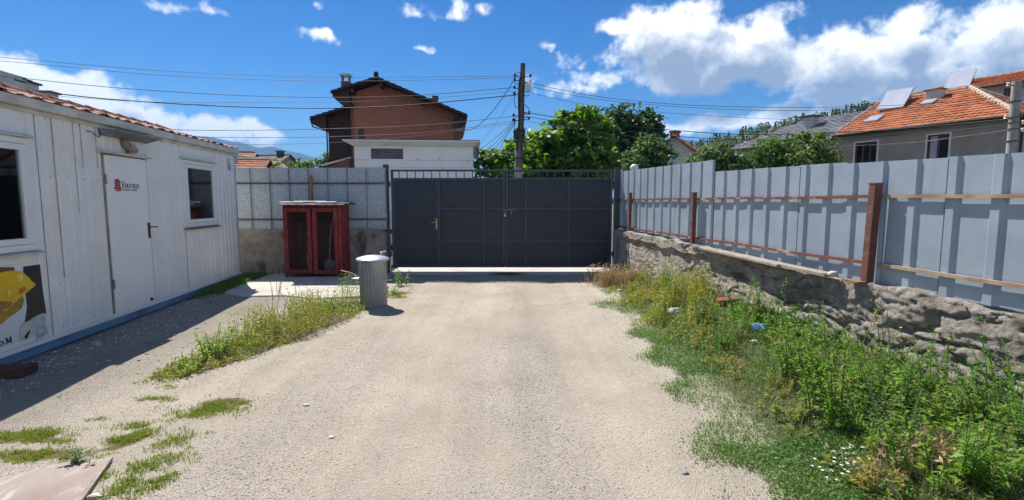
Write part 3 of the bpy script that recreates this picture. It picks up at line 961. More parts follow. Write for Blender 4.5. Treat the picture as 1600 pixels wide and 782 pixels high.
    mb.prism([(0.085, 2.645), (ridge[0], ridge[1] - 0.01), (-CD - 0.08, 2.645), (-CD - 0.08, 2.60), (ridge[0], ridge[1] - 0.06), (0.085, 2.642)], (-0.05, 0, 0), (0, 1, 0), (0, 0, 1), (CL + 0.1, 0, 0))
    mb.build('roof_deck', 'wood_dark', t)
    tm = []
    for vi in range(3):
        q = MB()
        n = 4
        for (yy, lift) in ((0.0, 0.018), (0.36, 0.0)):
            for k in range(n + 1):
                x = -0.125 + 0.25 * k / n
                z = lift + 0.015 * math.sin(math.pi * 2 * k / n + 0.6 * vi)
                q.v.append((x, -yy, z + yy * RISE))
            for k in range(n + 1):
                x = -0.125 + 0.25 * k / n
                z = lift + 0.015 * math.sin(math.pi * 2 * k / n + 0.6 * vi) - 0.014
                q.v.append((x, -yy, z + yy * RISE))
        n1 = n + 1
        for k in range(n):
            q.f.append((k, k + 1, 2 * n1 + k + 1, 2 * n1 + k))
            q.f.append((k + 1, k, n1 + k, n1 + k + 1))
        me = bpy.data.meshes.new('roof_tile')
        me.from_pydata(q.v, [], q.f)
        me.materials.append(M['tile_old'])
        tm.append(me)
    for row in range(4):
        for c_ in range(30):
            if random.random() < 0.03 and row == 0:
                continue
            o = bpy.data.objects.new('roof_tile', tm[random.randrange(3)])
            COL.objects.link(o)
            o.parent = t
            yy = 0.06 - row * 0.31 + random.uniform(-.025, .025)
            o.location = (0.05 + c_ * 0.247 + random.uniform(-.012, .012), yy, 2.648 + (0.085 - yy) * RISE - 0.014 + random.uniform(0, 0.014))
            o.rotation_euler = (random.uniform(-.03, .03), random.uniform(-.04, .04), random.uniform(-.06, .06))
    for c_ in range(20):
        o = MB().tube([(c_ * 0.37 - 0.02, ridge[0], ridge[1] - 0.015), (c_ * 0.37 + 0.40, ridge[0], ridge[1] - 0.003)], [0.06, 0.07], 8).build('ridge_tile', 'tile_old', t)
    # windows
    for (a, b, z0, z1, big) in ((W2[0], W2[1], W2[2], W2[3], False), (W1[0], W1[1], W1[2], W1[3], True)):
        fw = 0.065
        w = MB()
        w.box(a, b, -0.05, 0.022, z0, z0 + fw).box(a, b, -0.05, 0.022, z1 - fw, z1)
        w.box(a, a + fw, -0.05, 0.022, z0 + fw, z1 - fw).box(b - fw, b, -0.05, 0.022, z0 + fw, z1 - fw)
        wo = w.build('window', 'pvc', t, bevel=0.005)
        sa = MB()
        i = fw + 0.004
        k = 0.062
        sa.box(a + i, b - i, -0.02, 0.034, z0 + i, z0 + i + k).box(a + i, b - i, -0.02, 0.034, z1 - i - k, z1 - i)
        sa.box(a + i, a + i + k, -0.02, 0.034, z0 + i + k, z1 - i - k).box(b - i - k, b - i, -0.02, 0.034, z0 + i + k, z1 - i - k)
        if big:
            m_ = (a + b) / 2
            sa.box(m_ - .05, m_ + .05, -0.02, 0.034, z0 + i + k, z1 - i - k)
        sa.build('sash', 'pvc', wo, bevel=0.006)
        MB().box(a + i + k - .01, b - i - k + .01, 0.0, 0.006, z0 + i + k - .01, z1 - i - k + .01).build('pane', 'glass', wo)
        s_ = MB()
        s_.prism([(0.0, z0 - 0.004), (0.075, z0 - 0.022), (0.075, z0 - 0.034), (0.0, z0 - 0.034)], (a - 0.03, 0, 0), (0, 1, 0), (0, 0, 1), (b - a + 0.06, 0, 0))
        s_.build('sill', 'dark_sheet' if not big else 'cab_trim', wo)
        h_ = MB()
        h_.prism([(0.0, z1 + 0.034), (0.06, z1 + 0.016), (0.06, z1 + 0.003), (0.0, z1 + 0.003)], (a - 0.04, 0, 0), (0, 1, 0), (0, 0, 1), (b - a + 0.08, 0, 0))
        h_.build('drip_cap', 'cab_trim', wo)
    # door
    d = MB().box(DR[0] + 0.02, DR[1] - 0.02, -0.03, 0.028, DR[2] + 0.01, DR[3] - 0.01).build('door', 'door_white', t, bevel=0.005)
    f = MB()
    f.box(DR[0] - .005, DR[0] + .015, -.03, .016, DR[2] + .03, DR[3]).box(DR[1] - .015, DR[1] + .005, -.03, .016, DR[2] + .03, DR[3]).box(DR[0] + .015, DR[1] - .015, -.03, .016, DR[3] - .008, DR[3] + .004)
    f.build('door_frame', 'seam_dark', t)
    MB().box(DR[0] - .02, DR[1] + .02, -.02, .034, 0.1585, DR[2] + .018 + .022).build('door_sill', 'cab_white', t)
    h = MB()
    h.box(3.085, 3.125, 0.029, 0.038, 1.08, 1.30)
    h.tube([(3.105, 0.036, 1.24), (3.105, 0.085, 1.24), (3.09, 0.09, 1.238), (3.0, 0.09, 1.232)], 0.009, 8)
    h.build('handle', 'black_plastic', d, smooth='auto')
    MB().lathe([(0.022, 0), (0.022, .02), (.014, .03)], 12, (3.17, 0.0, 0.0)).build('door_stop', 'black_plastic', d).location = (0, 0.0, 0.0)
    ds = bpy.data.objects['door_stop']
    ds.matrix_local = Matrix.Translation((3.17, 0.028, 0.21)) @ Matrix.Rotation(-math.pi / 2, 4, 'X') @ Matrix.Translation((-3.17, 0, 0))
    for z in (0.55, 1.88):
        MB().lathe([(0.011, -.06), (0.011, .06)], 8, (DR[1] - .005, 0.034, z)).build('hinge', 'seam_dark', d)
    # lettering on the door: red temple mark, VINSTROI, two small underlines.  u runs away from the camera = left to right
    u, v, w_ = Vector((-.90, 0, 0)), Vector((0, 0, .90)), Vector((0, 0.0035, 0))
    o0 = Vector((3.79, 0.0285, 1.755))
    em = MB()
    em.prism([(0, 0), (.17, 0), (.165, .025), (.005, .025)], o0, u, v, w_)
    em.build('emblem_base', 'print_red', d)
    MB().prism([(.035, -.027), (.15, -.027), (.15, -.008), (.035, -.008)], o0, u, v, w_).build('underline', 'print_red', d)
    MB().prism([(.015, .113), (.155, .113), (.14, .128), (.085, .15), (.03, .128)], o0, u, v, w_).build('emblem_roof', 'print_red', d)
    ec = MB()
    for k in range(5):
        ec.prism([(.026 + k * .026, .028), (.040 + k * .026, .028), (.040 + k * .026, .110), (.026 + k * .026, .110)], o0, u, v, w_)
    ec.build('emblem_columns', 'print_red', d)
    tx = MB()
    x = 0.175
    for i, ch in enumerate('VINSTROI'):
        hh, ww = (0.100, 0.062) if i == 0 else (0.066, 0.040)
        if ch == 'I':
            ww = 0.022
        seg_glyph(tx, [(a * ww, b * hh, c * ww, e * hh, tt * 0.055 if i == 0 else tt * 0.042) for (a, b, c, e, tt) in
                       ([(q[0] if ch != 'I' else (q[0] - .5) * 1.6 + .5, q[1], q[2] if ch != 'I' else (q[2] - .5) * 1.6 + .5, q[3], q[4]) for q in GL[ch]])], o0 + u * x + v * 0.022, u, v, w_)
        x += ww + 0.014
    tx.build('lettering', 'print_black', d)
    ul = MB()
    ul.prism([(.19, -.012), (.36, -.012), (.36, .004), (.19, .004)], o0, u, v, w_)
    ul.prism([(.385, -.012), (.53, -.012), (.53, .004), (.385, .004)], o0, u, v, w_)
    ul.build('underline', 'print_red', d)
    # ledge over the door and sheet awning
    lg = MB()
    lg.prism([(0.0, 2.232), (0.075, 2.222), (0.075, 2.200), (0.0, 2.200)], (2.97, 0, 0), (0, 1, 0), (0, 0, 1), (1.06, 0, 0))
    lg.build('door_ledge', 'cab_trim', t, bevel=0.003)
    aw = MB()
    aw.prism([(0.012, 2.424), (0.012, 2.412), (0.215, 2.472), (0.215, 2.455), (0.222, 2.455), (0.222, 2.484)], (2.99, 0, 0), (0, 1, 0), (0, 0, 1), (0.97, 0, 0))
    aw.build('awning', 'dark_sheet', t)
    MB().box(0.22, 0.335, 0.008, 0.014, 2.20, 2.44).build('notice_plate', 'print_cream', t)
    MB().box(0.23, 0.325, 0.0141, 0.016, 2.21, 2.31).build('notice_print', 'rail_pale', t)
    MB().box(2.99, 3.96, 0.011, 0.014, 2.425, 2.498).build('awning_flashing', 'galv', t)
    wl = MB().tube([(4.20, .02, 2.43), (4.15, .05, 2.425), (4.08, .05, 2.39), (4.03, .05, 2.38), (3.99, .04, 2.40), (3.965, .03, 2.45), (3.98, .02, 2.48)], 0.006, 6)
    wl.build('wire_end', 'cable', t, smooth=True)
    return t


cabin = make_cabin()


def cabw(s, y, z):
    return Vector((CABO.x, CABO.y, 0)) + DV * s + NV * y + Vector((0, 0, z))


def cab_px(px, py):
    """photo pixel -> (s, z) on the cabin's front"""
    q = onplane(px, py, CABO, NV) - CABO
    return q.dot(DV), q.z


def make_poster():
    t = thing('poster', 'printed poster of a gloved hand holding a yellow hard hat on the cabin wall', 'poster', (CABO.x, CABO.y, 0), RZ)
    u, v = Vector((1, 0, 0)), Vector((0, 0, 1))

    def lay(name, pix, mat, lvl):
        pts = [cab_px(x, y) for x, y in pix]
        return MB().prism(pts, (0, 0.0115 + 0.002 * lvl, 0), u, v, (0, 0.0015, 0)).build(name, mat, t)
    s1, s2 = 5.06, 6.85
    MB().prism([(s1 - .055, .175), (s2, .175), (s2, .975), (s1 - .055, .975)], (0, 0.0065, 0), u, v, (0, 0.003, 0)).build('backing_sheet', 'cab_white', t)
    MB().prism([(s1, .215), (s2, .215), (s2, .925), (s1, .925)], (0, 0.0098, 0), u, v, (0, 0.002, 0)).build('print_sheet', 'white_print', t)
    lay('jacket_print', [(34, 417), (60, 413.5), (64, 450), (70, 490), (52, 498), (36, 507), (40, 480), (37, 455), (34, 430)], 'jacket', 1)
    lay('sleeve_print', [(-30, 430), (-30, 418), (20, 418), (20, 424), (0, 430)], 'skin_print', 1)
    lay('glove_print', [(-30, 512), (-30, 484), (4, 484), (18, 476), (32, 461), (35, 470), (31, 482), (20, 491), (10, 497), (0, 507)], 'ochre', 2)
    lay('helmet_print', [(-40, 487), (-40, 430), (-10, 428), (8, 424), (22, 423), (34, 427), (42, 434), (47, 440.5), (52.5, 443.5), (51.5, 447), (42, 455), (28, 466), (12, 481), (6, 487), (0, 485)], 'yellow', 3)
    lay('helmet_shade_print', [(-40, 474), (0, 471), (15, 471.5), (16, 475.5), (8, 483), (0, 484.5), (-40, 486)], 'ochre', 4)
    lay('helmet_gleam_print', [(22, 431), (31, 428), (33, 436), (27, 440)], 'yellow_light', 4)
    lay('helmet_gleam_print', [(8, 455), (14, 452), (13, 462), (9, 464)], 'yellow_light', 4)
    for q in ([(25, 459), (36.5, 452), (36.8, 453.6), (25.2, 460.8)], [(26, 452), (35.5, 447.8), (35.7, 449.3), (26.2, 453.6)], [(27, 453), (28.2, 452.4), (28.8, 458), (27.4, 458.8)],
              [(30.4, 451.5), (31.6, 451), (32, 455.8), (30.8, 456.6)], [(33.8, 450), (34.8, 449.6), (35.4, 453.6), (34.2, 454.4)]):
        lay('helmet_mark_print', q, 'print_orange', 5)
    lay('glove_print', [(31, 506), (40, 503), (54, 494), (66, 489), (62, 500), (58, 512), (50, 524), (36, 531), (29, 533), (28, 520)], 'print_cream', 2)
    lay('glove_print', [(53.5, 505), (63, 498), (66.5, 489), (71.5, 521), (62, 527.5), (55, 531)], 'print_grey', 3)
    lay('pen_print', [(35, 526), (43, 516), (44, 517.5), (38, 531)], 'jacket', 4)
    tx = MB()
    for ch, x0, hh, ww in (('O', -0.02, .045, .05), ('M', .055, .062, .062)):
        s0, z0 = cab_px(-1, 541)
        seg_glyph(tx, [(a * ww, b * hh, c * ww, e * hh, tt * 0.06) for (a, b, c, e, tt) in GL[ch]], Vector((s0 - x0, 0.0145, z0)), Vector((-1, 0, 0.0)), v, (0, 0.002, 0))
    tx.build('lettering', 'print_black', t)


make_poster()


def make_pigeon():
    p = cabw(3.47, 0.05, 2.232)
    t = thing('pigeon', 'brown dove standing on the ledge above the cabin door', 'bird', p, RZ)
    sk = bpy.data.meshes.new('body')
    # along local x: head towards the camera side (+x), tail away
    V = [(0, 0, .085), (.05, 0, .115), (.085, 0, .16), (.098, 0, .195), (-.05, 0, .075), (-.11, 0, .055), (-.19, 0, .035)]
    Ed = [(0, 1), (1, 2), (2, 3), (0, 4), (4, 5), (5, 6)]
    rad = [.052, .05, .03, .029, .05, .03, .014]
    sk.from_pydata(V, Ed, [])
    o = link('body', sk, 'feather', t)
    m = o.modifiers.new('skin', 'SKIN')
    for i, r in enumerate(rad):
        o.data.skin_vertices[0].data[i].radius = (r, r * 1.05)
    o.data.skin_vertices[0].data[0].use_root = True
    s = o.modifiers.new('sub', 'SUBSURF')
    s.levels = s.render_levels = 2
    for sy in (-1, 1):
        w = MB()
        w.prism([(.045, .10), (.02, .135), (-.05, .12), (-.13, .07), (-.17, .045), (-.08, .05), (0, .065)], (0, sy * .05, 0), (1, 0, 0), (0, 0, 1), (0, sy * .008, 0))
        w.build('wing', 'feather_pale', t, bevel=.003)
        MB().tube([(0.0, sy * .018, .045), (0.004, sy * .018, 0.0), (.028, sy * .02, 0.003)], .004, 5).build('leg', 'skin_print', t)
        MB().blob((.112, sy * .023, .202), (.004, .003, .004), 1, 6, 4, 0).build('eye', 'print_black', t)
    MB().tube([(.122, 0, .195), (.148, 0, .186)], [.007, .002], 6).build('beak', 'seam_dark', t)


make_pigeon()

b0 = gr(46, 604)
wb = MB().bar((-4.46, 4.50, 0.045), (-5.4, 4.30, 0.045), 0.2, 0.09).build('wooden_beam', 'wood_dark', bevel=0.01)
tag(wb, 'dark weathered timber beam lying by the cabin base under the poster', 'beam')

# ------------------------------------------------------------------ gate
GY = 11.2


def make_gate():
    def leaf(name, label, x0, x1):
        return thing(name, label, 'gate leaf', (x0, GY, 0.0), 0)
    # left leaf with the wicket door
    x0, x1 = -2.69, -0.155
    L = leaf('gate_leaf', 'anthracite steel gate leaf with a wicket door and golden handle', x0, x1)

    def X(x):
        return x - x0

    def frame(par, xa, xb, z0, z1, xs, zs, zs_range):
        f = MB()
        w = .05
        f.box(X(xa), X(xa) + w, -.025, .025, z0, z1).box(X(xb) - w, X(xb), -.025, .025, z0, z1)
        f.box(X(xa) + w, X(xb) - w, -.0248, .0248, z1 - .045, z1)
        f.box(X(xa) + w, X(xb) - w, -.0248, .0248, 2.075, 2.12)
        f.box(X(xa) + w, X(xb) - w, -.0248, .0248, z0, z0 + .045)
        for x in xs:
            f.box(X(x) - .02, X(x) + .02, -.0242, .0242, z0 + .045, 2.075)
        cols = [xa + w] + [v for x in xs for v in (x - .02, x + .02)] + [xb - w]
        for z in zs:
            for i in range(0, len(cols), 2):
                if cols[i] >= zs_range[0] - .05:
                    f.box(X(cols[i]), X(cols[i + 1]), -.0236, .0236, z - .018, z + .018)
        f.build('frame', 'gate_frame', par, bevel=.003)
        n = max(1, round((xb - xa) / .187))
        for k in range(1, n):
            x = xa + (xb - xa) * k / n
            MB().box(X(x) - .009, X(x) + .009, -.009, .009, 2.12, z1 - .045).build('bar', 'gate_frame', par)
    frame(L, x0, x1, .115, 2.305, [-1.625, -.62], [1.44, .715], (-1.66, 0))
    for (a, b) in ((-1.605, -.64), (-.60, x1 - .05)):
        for (c, d) in ((.16, .697), (.733, 1.422), (1.458, 2.075)):
            MB().box(X(a), X(b), .008, .014, c, d).build('panel', 'gate', L)
    MB().box(X(x0 + .05), X(-1.645), -.0035, .0035, .16, 2.075).build('back_sheet', 'gate', L)
    # wicket
    wd = MB()
    wa, wb_ = x0 + .055, -1.65
    wd.box(X(wa), X(wa) + .03, -.03, -.004, .165, 2.07).box(X(wb_) - .03, X(wb_), -.03, -.004, .165, 2.07)
    for z in (.165, .56, 1.02, 1.205, 1.625, 2.04):
        wd.box(X(wa) + .03, X(wb_) - .03, -.0285, -.004, z, z + .022)
    wdo = wd.build('door', 'gate_frame', L, bevel=.002)
    for (c, d) in ((.165, .56), (.58, 1.02), (1.04, 1.205), (1.225, 1.625), (1.645, 2.06)):
        MB().box(X(wa) + .02, X(wb_) - .02, -.012, -.006, c + .005, d + .005).build('panel', 'gate', wdo)
    h = MB()
    h.box(X(-1.71), X(-1.668), -.040, -.031, .98, 1.22)
    h.tube([(X(-1.69), -.04, 1.14), (X(-1.69), -.085, 1.14), (X(-1.80), -.09, 1.135)], .010, 8)
    h.build('handle', 'brass', wdo, smooth='auto')
    # right leaf
    a0, a1 = -.135, 2.235
    Rr = leaf('gate_leaf', 'anthracite steel gate leaf with plain panels and a sliding bolt', a0, a1)
    xs0 = x0
    x0 = a0
    frame(Rr, a0, a1, .115, 2.30, [.31, 1.265], [1.44, .715], (-1, 0))
    for (a, b) in ((a0 + .05, .29), (.33, 1.245), (1.285, a1 - .05)):
        for (c, d) in ((.16, .697), (.733, 1.422), (1.458, 2.075)):
            MB().box(X(a), X(b), .008, .014, c, d).build('panel', 'gate', Rr)
    for (cx_, cz, sx, sz) in ((a0 + .05, .16, 1, 1), (a0 + .05, 2.075, 1, -1), (a1 - .05, 2.075, -1, -1), (a1 - .05, .16, -1, 1)):
        MB().bar((X(cx_), -.012, cz + sz * .13), (X(cx_) + sx * .13, -.012, cz), .01, .03, up=(0, 1, 0)).build('corner_brace', 'gate_frame', Rr)
    bo = MB().tube([(X(a0 + .20), -.035, 1.415), (X(a0 - .06), -.035, 1.415)], .010, 8)
    bo.tube([(X(a0 + .12), -.035, 1.415), (X(a0 + .12), -.06, 1.405), (X(a0 + .115), -.06, 1.30)], .009, 8)
    bo.build('bolt', 'brass', Rr, smooth='auto')
    b2 = MB().tube([(X(a0 + .02), -.035, .10), (X(a0 + .02), -.035, .56), (X(a0 + .10), -.04, .57)], .008, 8)
    b2.build('drop_bolt', 'rust', Rr, smooth='auto')
    x0 = xs0
    for (cx_, cz, sx, sz) in ((x1 - .05, 2.075, -1, -1), (x1 - .05, .16, -1, 1)):
        MB().bar((X(cx_), -.012, cz + sz * .13), (X(cx_) + sx * .13, -.012, cz), .01, .03, up=(0, 1, 0)).build('corner_brace', 'gate_frame', L)
    MB().box(X(x1) - .018, X(x1) + .030, .027, .031, .12, 2.29).build('cover_strip', 'gate_frame', L)
    # hinges
    for z in (.42, 1.98):
        MB().lathe([(.018, -.06), (.018, .06)], 10, (-.035, 0, z)).build('hinge', 'gate_frame', L, smooth='auto')
        MB().lathe([(.018, -.06), (.018, .06)], 10, (a1 - a0 + .03, 0, z)).build('hinge', 'gate_frame', Rr, smooth='auto')
    # posts
    for (px_, lab, w) in ((-2.80, 'anthracite steel gate post beside the bin and the red cabinet', .11), (2.33, 'anthracite steel gate post where the galvanised fence on the rubble wall begins', .11)):
        p = thing('gate_post', lab, 'post', (px_, GY, 0), 0)
        MB().box(-w / 2, w / 2, -w / 2, w / 2, 0, 2.40 if px_ < 0 else 2.33).build('shaft', 'gate_frame', p, bevel=.004)
        MB().box(-w / 2 - .004, w / 2 + .004, -w / 2 - .004, w / 2 + .004, (2.40 if px_ < 0 else 2.33) + .002, (2.40 if px_ < 0 else 2.33) + .012).build('cap', 'gate_frame', p)
        for z in (.42, 1.98):
            s = 1 if px_ < 0 else -1
            MB().box(min(s * w / 2, s * (w / 2 + .04)), max(s * w / 2, s * (w / 2 + .04)), -.02, .02, z - .02, z + .02).build('hinge_lug', 'gate_frame', p)
    pl = thing('padlock', 'small padlock hanging from the gate bolt', 'padlock', (-.155, GY - .06, 1.29), 0)
    MB().box(-.024, .024, -.012, .012, -.03, .03).build('body', 'steel', pl, bevel=.004)
    MB().tube([(-.016, 0, .03), (-.016, 0, .07), (0, 0, .088), (.016, 0, .07), (.016, 0, .03)], .005, 6).build('shackle', 'steel', pl, smooth=True)


make_gate()

# ------------------------------------------------------------------ sheet fence and wall behind the red cabinet


def sheet(mb, pts_x, z0, z1, dy=0.022, y=0.0, face=-1, tilt=None):
    """trapezoid-ribbed sheet: pts_x = (x0, x1, [rib centres]); ribs stand towards face"""
    x0, x1, ribs, rt, rb = pts_x
    prof = [(x0, 0)]
    for c in ribs:
        prof += [(c - rb, 0), (c - rt, dy), (c + rt, dy), (c + rb, 0)]
    prof.append((x1, 0))
    n = len(prof)
    o = len(mb.v)
    for (zz, k) in ((z0, 0), (z1, 1)):
        for (x, d) in prof:
            z = zz(x) if callable(zz) else zz
            mb.v.append((x, y + face * d, z))
    for i in range(n - 1):
        mb.f.append((o + i, o + i + 1, o + n + i + 1, o + n + i) if face < 0 else (o + i + 1, o + i, o + n + i, o + n + i + 1))
    return mb


def make_left_fence():
    y = 11.06
    w = thing('concrete_wall', 'low weathered concrete wall behind the red cabinet', 'wall', (-6.0, y, 0), 0)
    xs = np.linspace(-3.6, 3.205, 170)
    zs = np.linspace(-0.12, 0.985, 34)
    X, Z = np.meshgrid(xs, zs)
    D = -0.09 + (fbm(X * 2.5, Z * 2.5, 21, 5) - .5) * -0.05 - 0.02 * sst(fbm(X * 9, Z * 9, 33, 3), .6, .8)
    Zt = Z + np.where(Z > .9, (fbm(X * 4, Z * 0, 44, 4) - .5) * .03, 0)
    V = np.stack([X, D, Zt], -1).reshape(-1, 3)
    nx = len(xs)
    nz = len(zs)
    top = np.stack([xs, np.full(nx, .12), np.full(nx, .985)], -1)
    V = np.concatenate([V, top])
    i = np.arange(nx * (nz + 1)).reshape(nz + 1, nx)
    F = np.stack([i[:-1, :-1], i[:-1, 1:], i[1:, 1:], i[1:, :-1]], -1).reshape(-1, 4)
    np_mesh('face', V, F, 'concrete', w)
    MB().box(-3.6, 3.205, -.03, .12, -.2, .93).build('core', 'concrete', w)
    f = thing('sheet_fence', 'mottled galvanised sheet fence with dark red rails behind the red cabinet', 'fence', (-6.0, y, 0), 0)
    x = -3.6
    for k in range(16):
        b = x + .4265
        wv = .003 * math.sin(k * 1.7)
        mb = MB()
        sheet(mb, (x + .002, b - .002, [x + .03, ], .008, .018), .97, 2.335 + wv, .014, y=.035 + .004 * (k % 2), face=-1)
        mb.build('sheet', 'galv_rough', f)
        MB().box(b - .008, b + .006, .008, .030, .985, 2.325 + wv).build('seam', 'seam_dark', f)
        x = b
    for z in (1.205, 1.995):
        MB().box(-3.6, 3.2, -.012, .018, z - .014, z + .014).build('rail', 'rail_dark', f)
    MB().box(1.58, 1.625, -.045, -.005, 1.0, 2.17).build('post', 'rust', f, bevel=.003)


make_left_fence()


def make_cabinet():
    W, D, H = 1.18, 0.56, 1.50
    t = thing('tool_cabinet', 'red wooden tool cabinet with two wire mesh doors against the concrete wall', 'cabinet', (-4.12, 10.30, 0.03), R(1.5))
    x0, x1 = -W / 2, W / 2
    for i, (a, b) in enumerate(((x0, x0 + .04), (x1 - .04, x1))):
        for k in range(4):
            y0 = .0 + k * D / 4
            MB().box(a + .002 * (k % 2), b - .002 * (k % 2), y0 + .003, y0 + D / 4 - .003, .05, H - .002 - .01 * (k % 2)).build('side_board', 'cab_red', t, bevel=.003)
    for k in range(8):
        a = x0 + .045 + k * (W - .09) / 8
        MB().box(a + .002, a + (W - .09) / 8 - .002, D - .03, D - .005, .06, H - .01).build('back_board', 'wood_dark', t)  # dark wood tone paints in the shade inside the cabinet
    MB().box(x0 + .042, x1 - .042, .01, D - .032, .05, .09).build('floor', 'wood_dark', t)
    MB().box(x0 + .042, x1 - .042, .30, D - .032, 1.12, 1.14).build('shelf', 'wood_dark', t)
    for (a, b) in ((x0, x0 + .07), (x1 - .07, x1)):
        MB().box(a + .003, b - .003, -.006, .0 + .03, .0, .049).build('foot', 'wood_dark', t)
    MB().box(x0 + .042, x1 - .042, -.004, .03, H - .055, H - .003).build('top_rail', 'cab_red', t, bevel=.003)
    st = 0.085
    for (a, b, zz, rot) in ((x0 + .012, -.016, .012, .012), (.012, x1 - .055, .0, -.008)):
        d = MB()
        y0, y1 = -.042, -.008
        z0, z1 = .075 + zz, H - .06
        d.box(a, a + st, y0, y1, z0, z1).box(b - st, b, y0, y1, z0, z1)
        d.box(a + st + .001, b - st - .001, y0 + .003, y1, z0, z0 + .075).box(a + st + .001, b - st - .001, y0 + .003, y1, z1 - .085, z1)
        do = d.build('door', 'cab_red', t, bevel=.004)
        mw = MB()
        xa, xb, za, zb = a + st - .01, b - st + .01, z0 + .065, z1 - .075
        p = .055
        n = int((zb - za + xb - xa) / p) + 1
        for sgn in (1, -1):
            for k in range(n):
                c = za - (xb - xa) + k * p
                # line z = c + (x-xa) (sgn 1) mirrored for -1, clipped
                lo, hi = max(0.0, za - c), min(xb - xa, zb - c)
                if hi - lo < .01:
                    continue
                P = []
                for q in (lo, hi):
                    xx = xa + q if sgn > 0 else xb - q
                    P.append((xx, -.012 + .002 * sgn, c + q))
                mw.tube(P, .0024, 3, cap=False)
        mw.build('wire_mesh', 'wire', do, kind='stuff')
    # front post between door and side
    MB().box(x1 - .05, x1 + .002, -.03, -.001, .02, H - .01).build('corner_board', 'cab_red', t, bevel=.004)
    r = MB()
    r.prism([(-.13, H - .012), (D + .06, H + .055), (D + .06, H + .067), (-.13, H)], (x0 - .07, 0, 0), (1, 0, 0), (0, 0, 1), (0, 0, 0))
    r = MB()
    P = []
    nx = 20
    for yy, zz in ((-.13, H - .004), (D + .06, H + .055)):
        for k in range(nx + 1):
            P.append((x0 - .07 + (W + .17) * k / nx, yy, zz + .003 * math.sin(k * 2.2)))
    r.v = P + [(x, y_, z + .014) for (x, y_, z) in P]
    n1 = nx + 1
    m = 2 * n1
    for k in range(nx):
        r.f += [(k + 1, k, n1 + k, n1 + k + 1), (m + k, m + k + 1, m + n1 + k + 1, m + n1 + k), (k, k + 1, m + k + 1, m + k), (n1 + k + 1, n1 + k, m + n1 + k, m + n1 + k + 1)]
    r.f += [(0, m, m + n1, n1), (nx, n1 + nx, m + n1 + nx, m + nx)]
    r.build('roof', 'concrete_grey', t)
    MB().box(x1 - .12, x1 + .14, -.02, D + .04, H + .0, H + .035).build('roof_felt', 'black_plastic', t)
    # things on and in it
    wx, wy = -4.12, 10.30
    for (dx, dy, sx, sz, lab, z) in ((-.45, .10, .52, .035, 'grey board lying on the cabinet roof, the one at its outer end', .055), (-.10, .16, .66, .04, 'longest grey board across the middle of the cabinet roof', .062), (.28, .06, .42, .035, 'pale board on the cabinet roof nearest the bin', .056)):
        o = MB().box(-sx / 2, sx / 2, -.07, .07, 0, sz).build('roof_board', 'board_pale', bevel=.004)
        o.location = (wx + dx, wy + dy, .03 + H + z - .028)
        o.rotation_euler = (R(5.5), 0, R(random.uniform(-6, 6)))
        tag(o, lab, 'board', 'loose boards on the cabinet roof')
    s = thing('shovel', 'wooden handled shovel leaning behind the mesh of the cabinet door', 'shovel', (wx + .24, wy + .24, .125), 0)
    MB().tube([(0, 0, .18), (.02, .03, .7), (.075, .17, 1.28)], .016, 8).build('handle', 'wood_handle', s, smooth='auto')
    MB().prism([(-.10, .0), (-.06, -.0), (0, .0), (.06, 0), (.10, .02), (.11, .2), (.03, .26), (-.03, .26), (-.11, .2)], (0, -.02, 0), (1, 0, 0), (0, 0.1, 1), (0, .006, 0)).build('blade', 'dark_sheet', s, bevel=.002)
    s2 = thing('rake', 'thin wooden handled rake standing beside the shovel in the cabinet', 'rake', (wx + .42, wy + .30, .125), 0)
    MB().tube([(0, 0, .05), (.01, .05, .6), (.02, .12, 1.1)], .013, 8).build('handle', 'wood_handle', s2, smooth='auto')
    rk = MB().bar((-.1, 0, .05), (.1, 0, .05), .02, .025)
    for k in range(6):
        rk.tube([(-.09 + k * .036, 0, .05), (-.09 + k * .036, -.02, .0)], .004, 4)
    rk.build('head', 'rust', s2)
    g = thing('gas_bottle', 'slim pale canister standing on the cabinet floor behind the mesh', 'canister', (wx - .16, wy + .2, .125), 0)
    MB().lathe([(.048, 0), (.05, .02), (.05, .36), (.035, .41), (.018, .43), (.018, .47)], 14).build('body', 'board_pale', g, smooth='auto')
    MB().lathe([(.022, 0), (.022, .04)], 10, (0, 0, .471)).build('cap', 'black_plastic', g)
    wc = MB()
    rr = random.Random(4)
    for k in range(26):
        a = Vector((rr.uniform(-.14, .1), rr.uniform(-.05, .1), rr.uniform(0, .12)))
        pts = [a]
        for q in range(4):
            a = a + Vector((rr.uniform(-.09, .09), rr.uniform(-.05, .05), rr.uniform(.03, .14)))
            a.x = min(max(a.x, -.15), .12)
            pts.append(a)
        wc.tube(pts, .003, 4)
    o = wc.build('wire_tangle', 'wire')
    o.location = (wx - .33, wy + .2, .125)
    tag(o, 'tangle of thin wire inside the cabinet beside the canister', 'wire')
    bl = MB().blob((0, 0, .03), (.13, .09, .05), 3, 9, 6, .15).build('concrete_block', 'concrete_grey')
    bl.location = (wx + .70, wy + .12, .03)
    tag(bl, 'small broken concrete lump at the foot of the red cabinet', 'rubble')


make_cabinet()


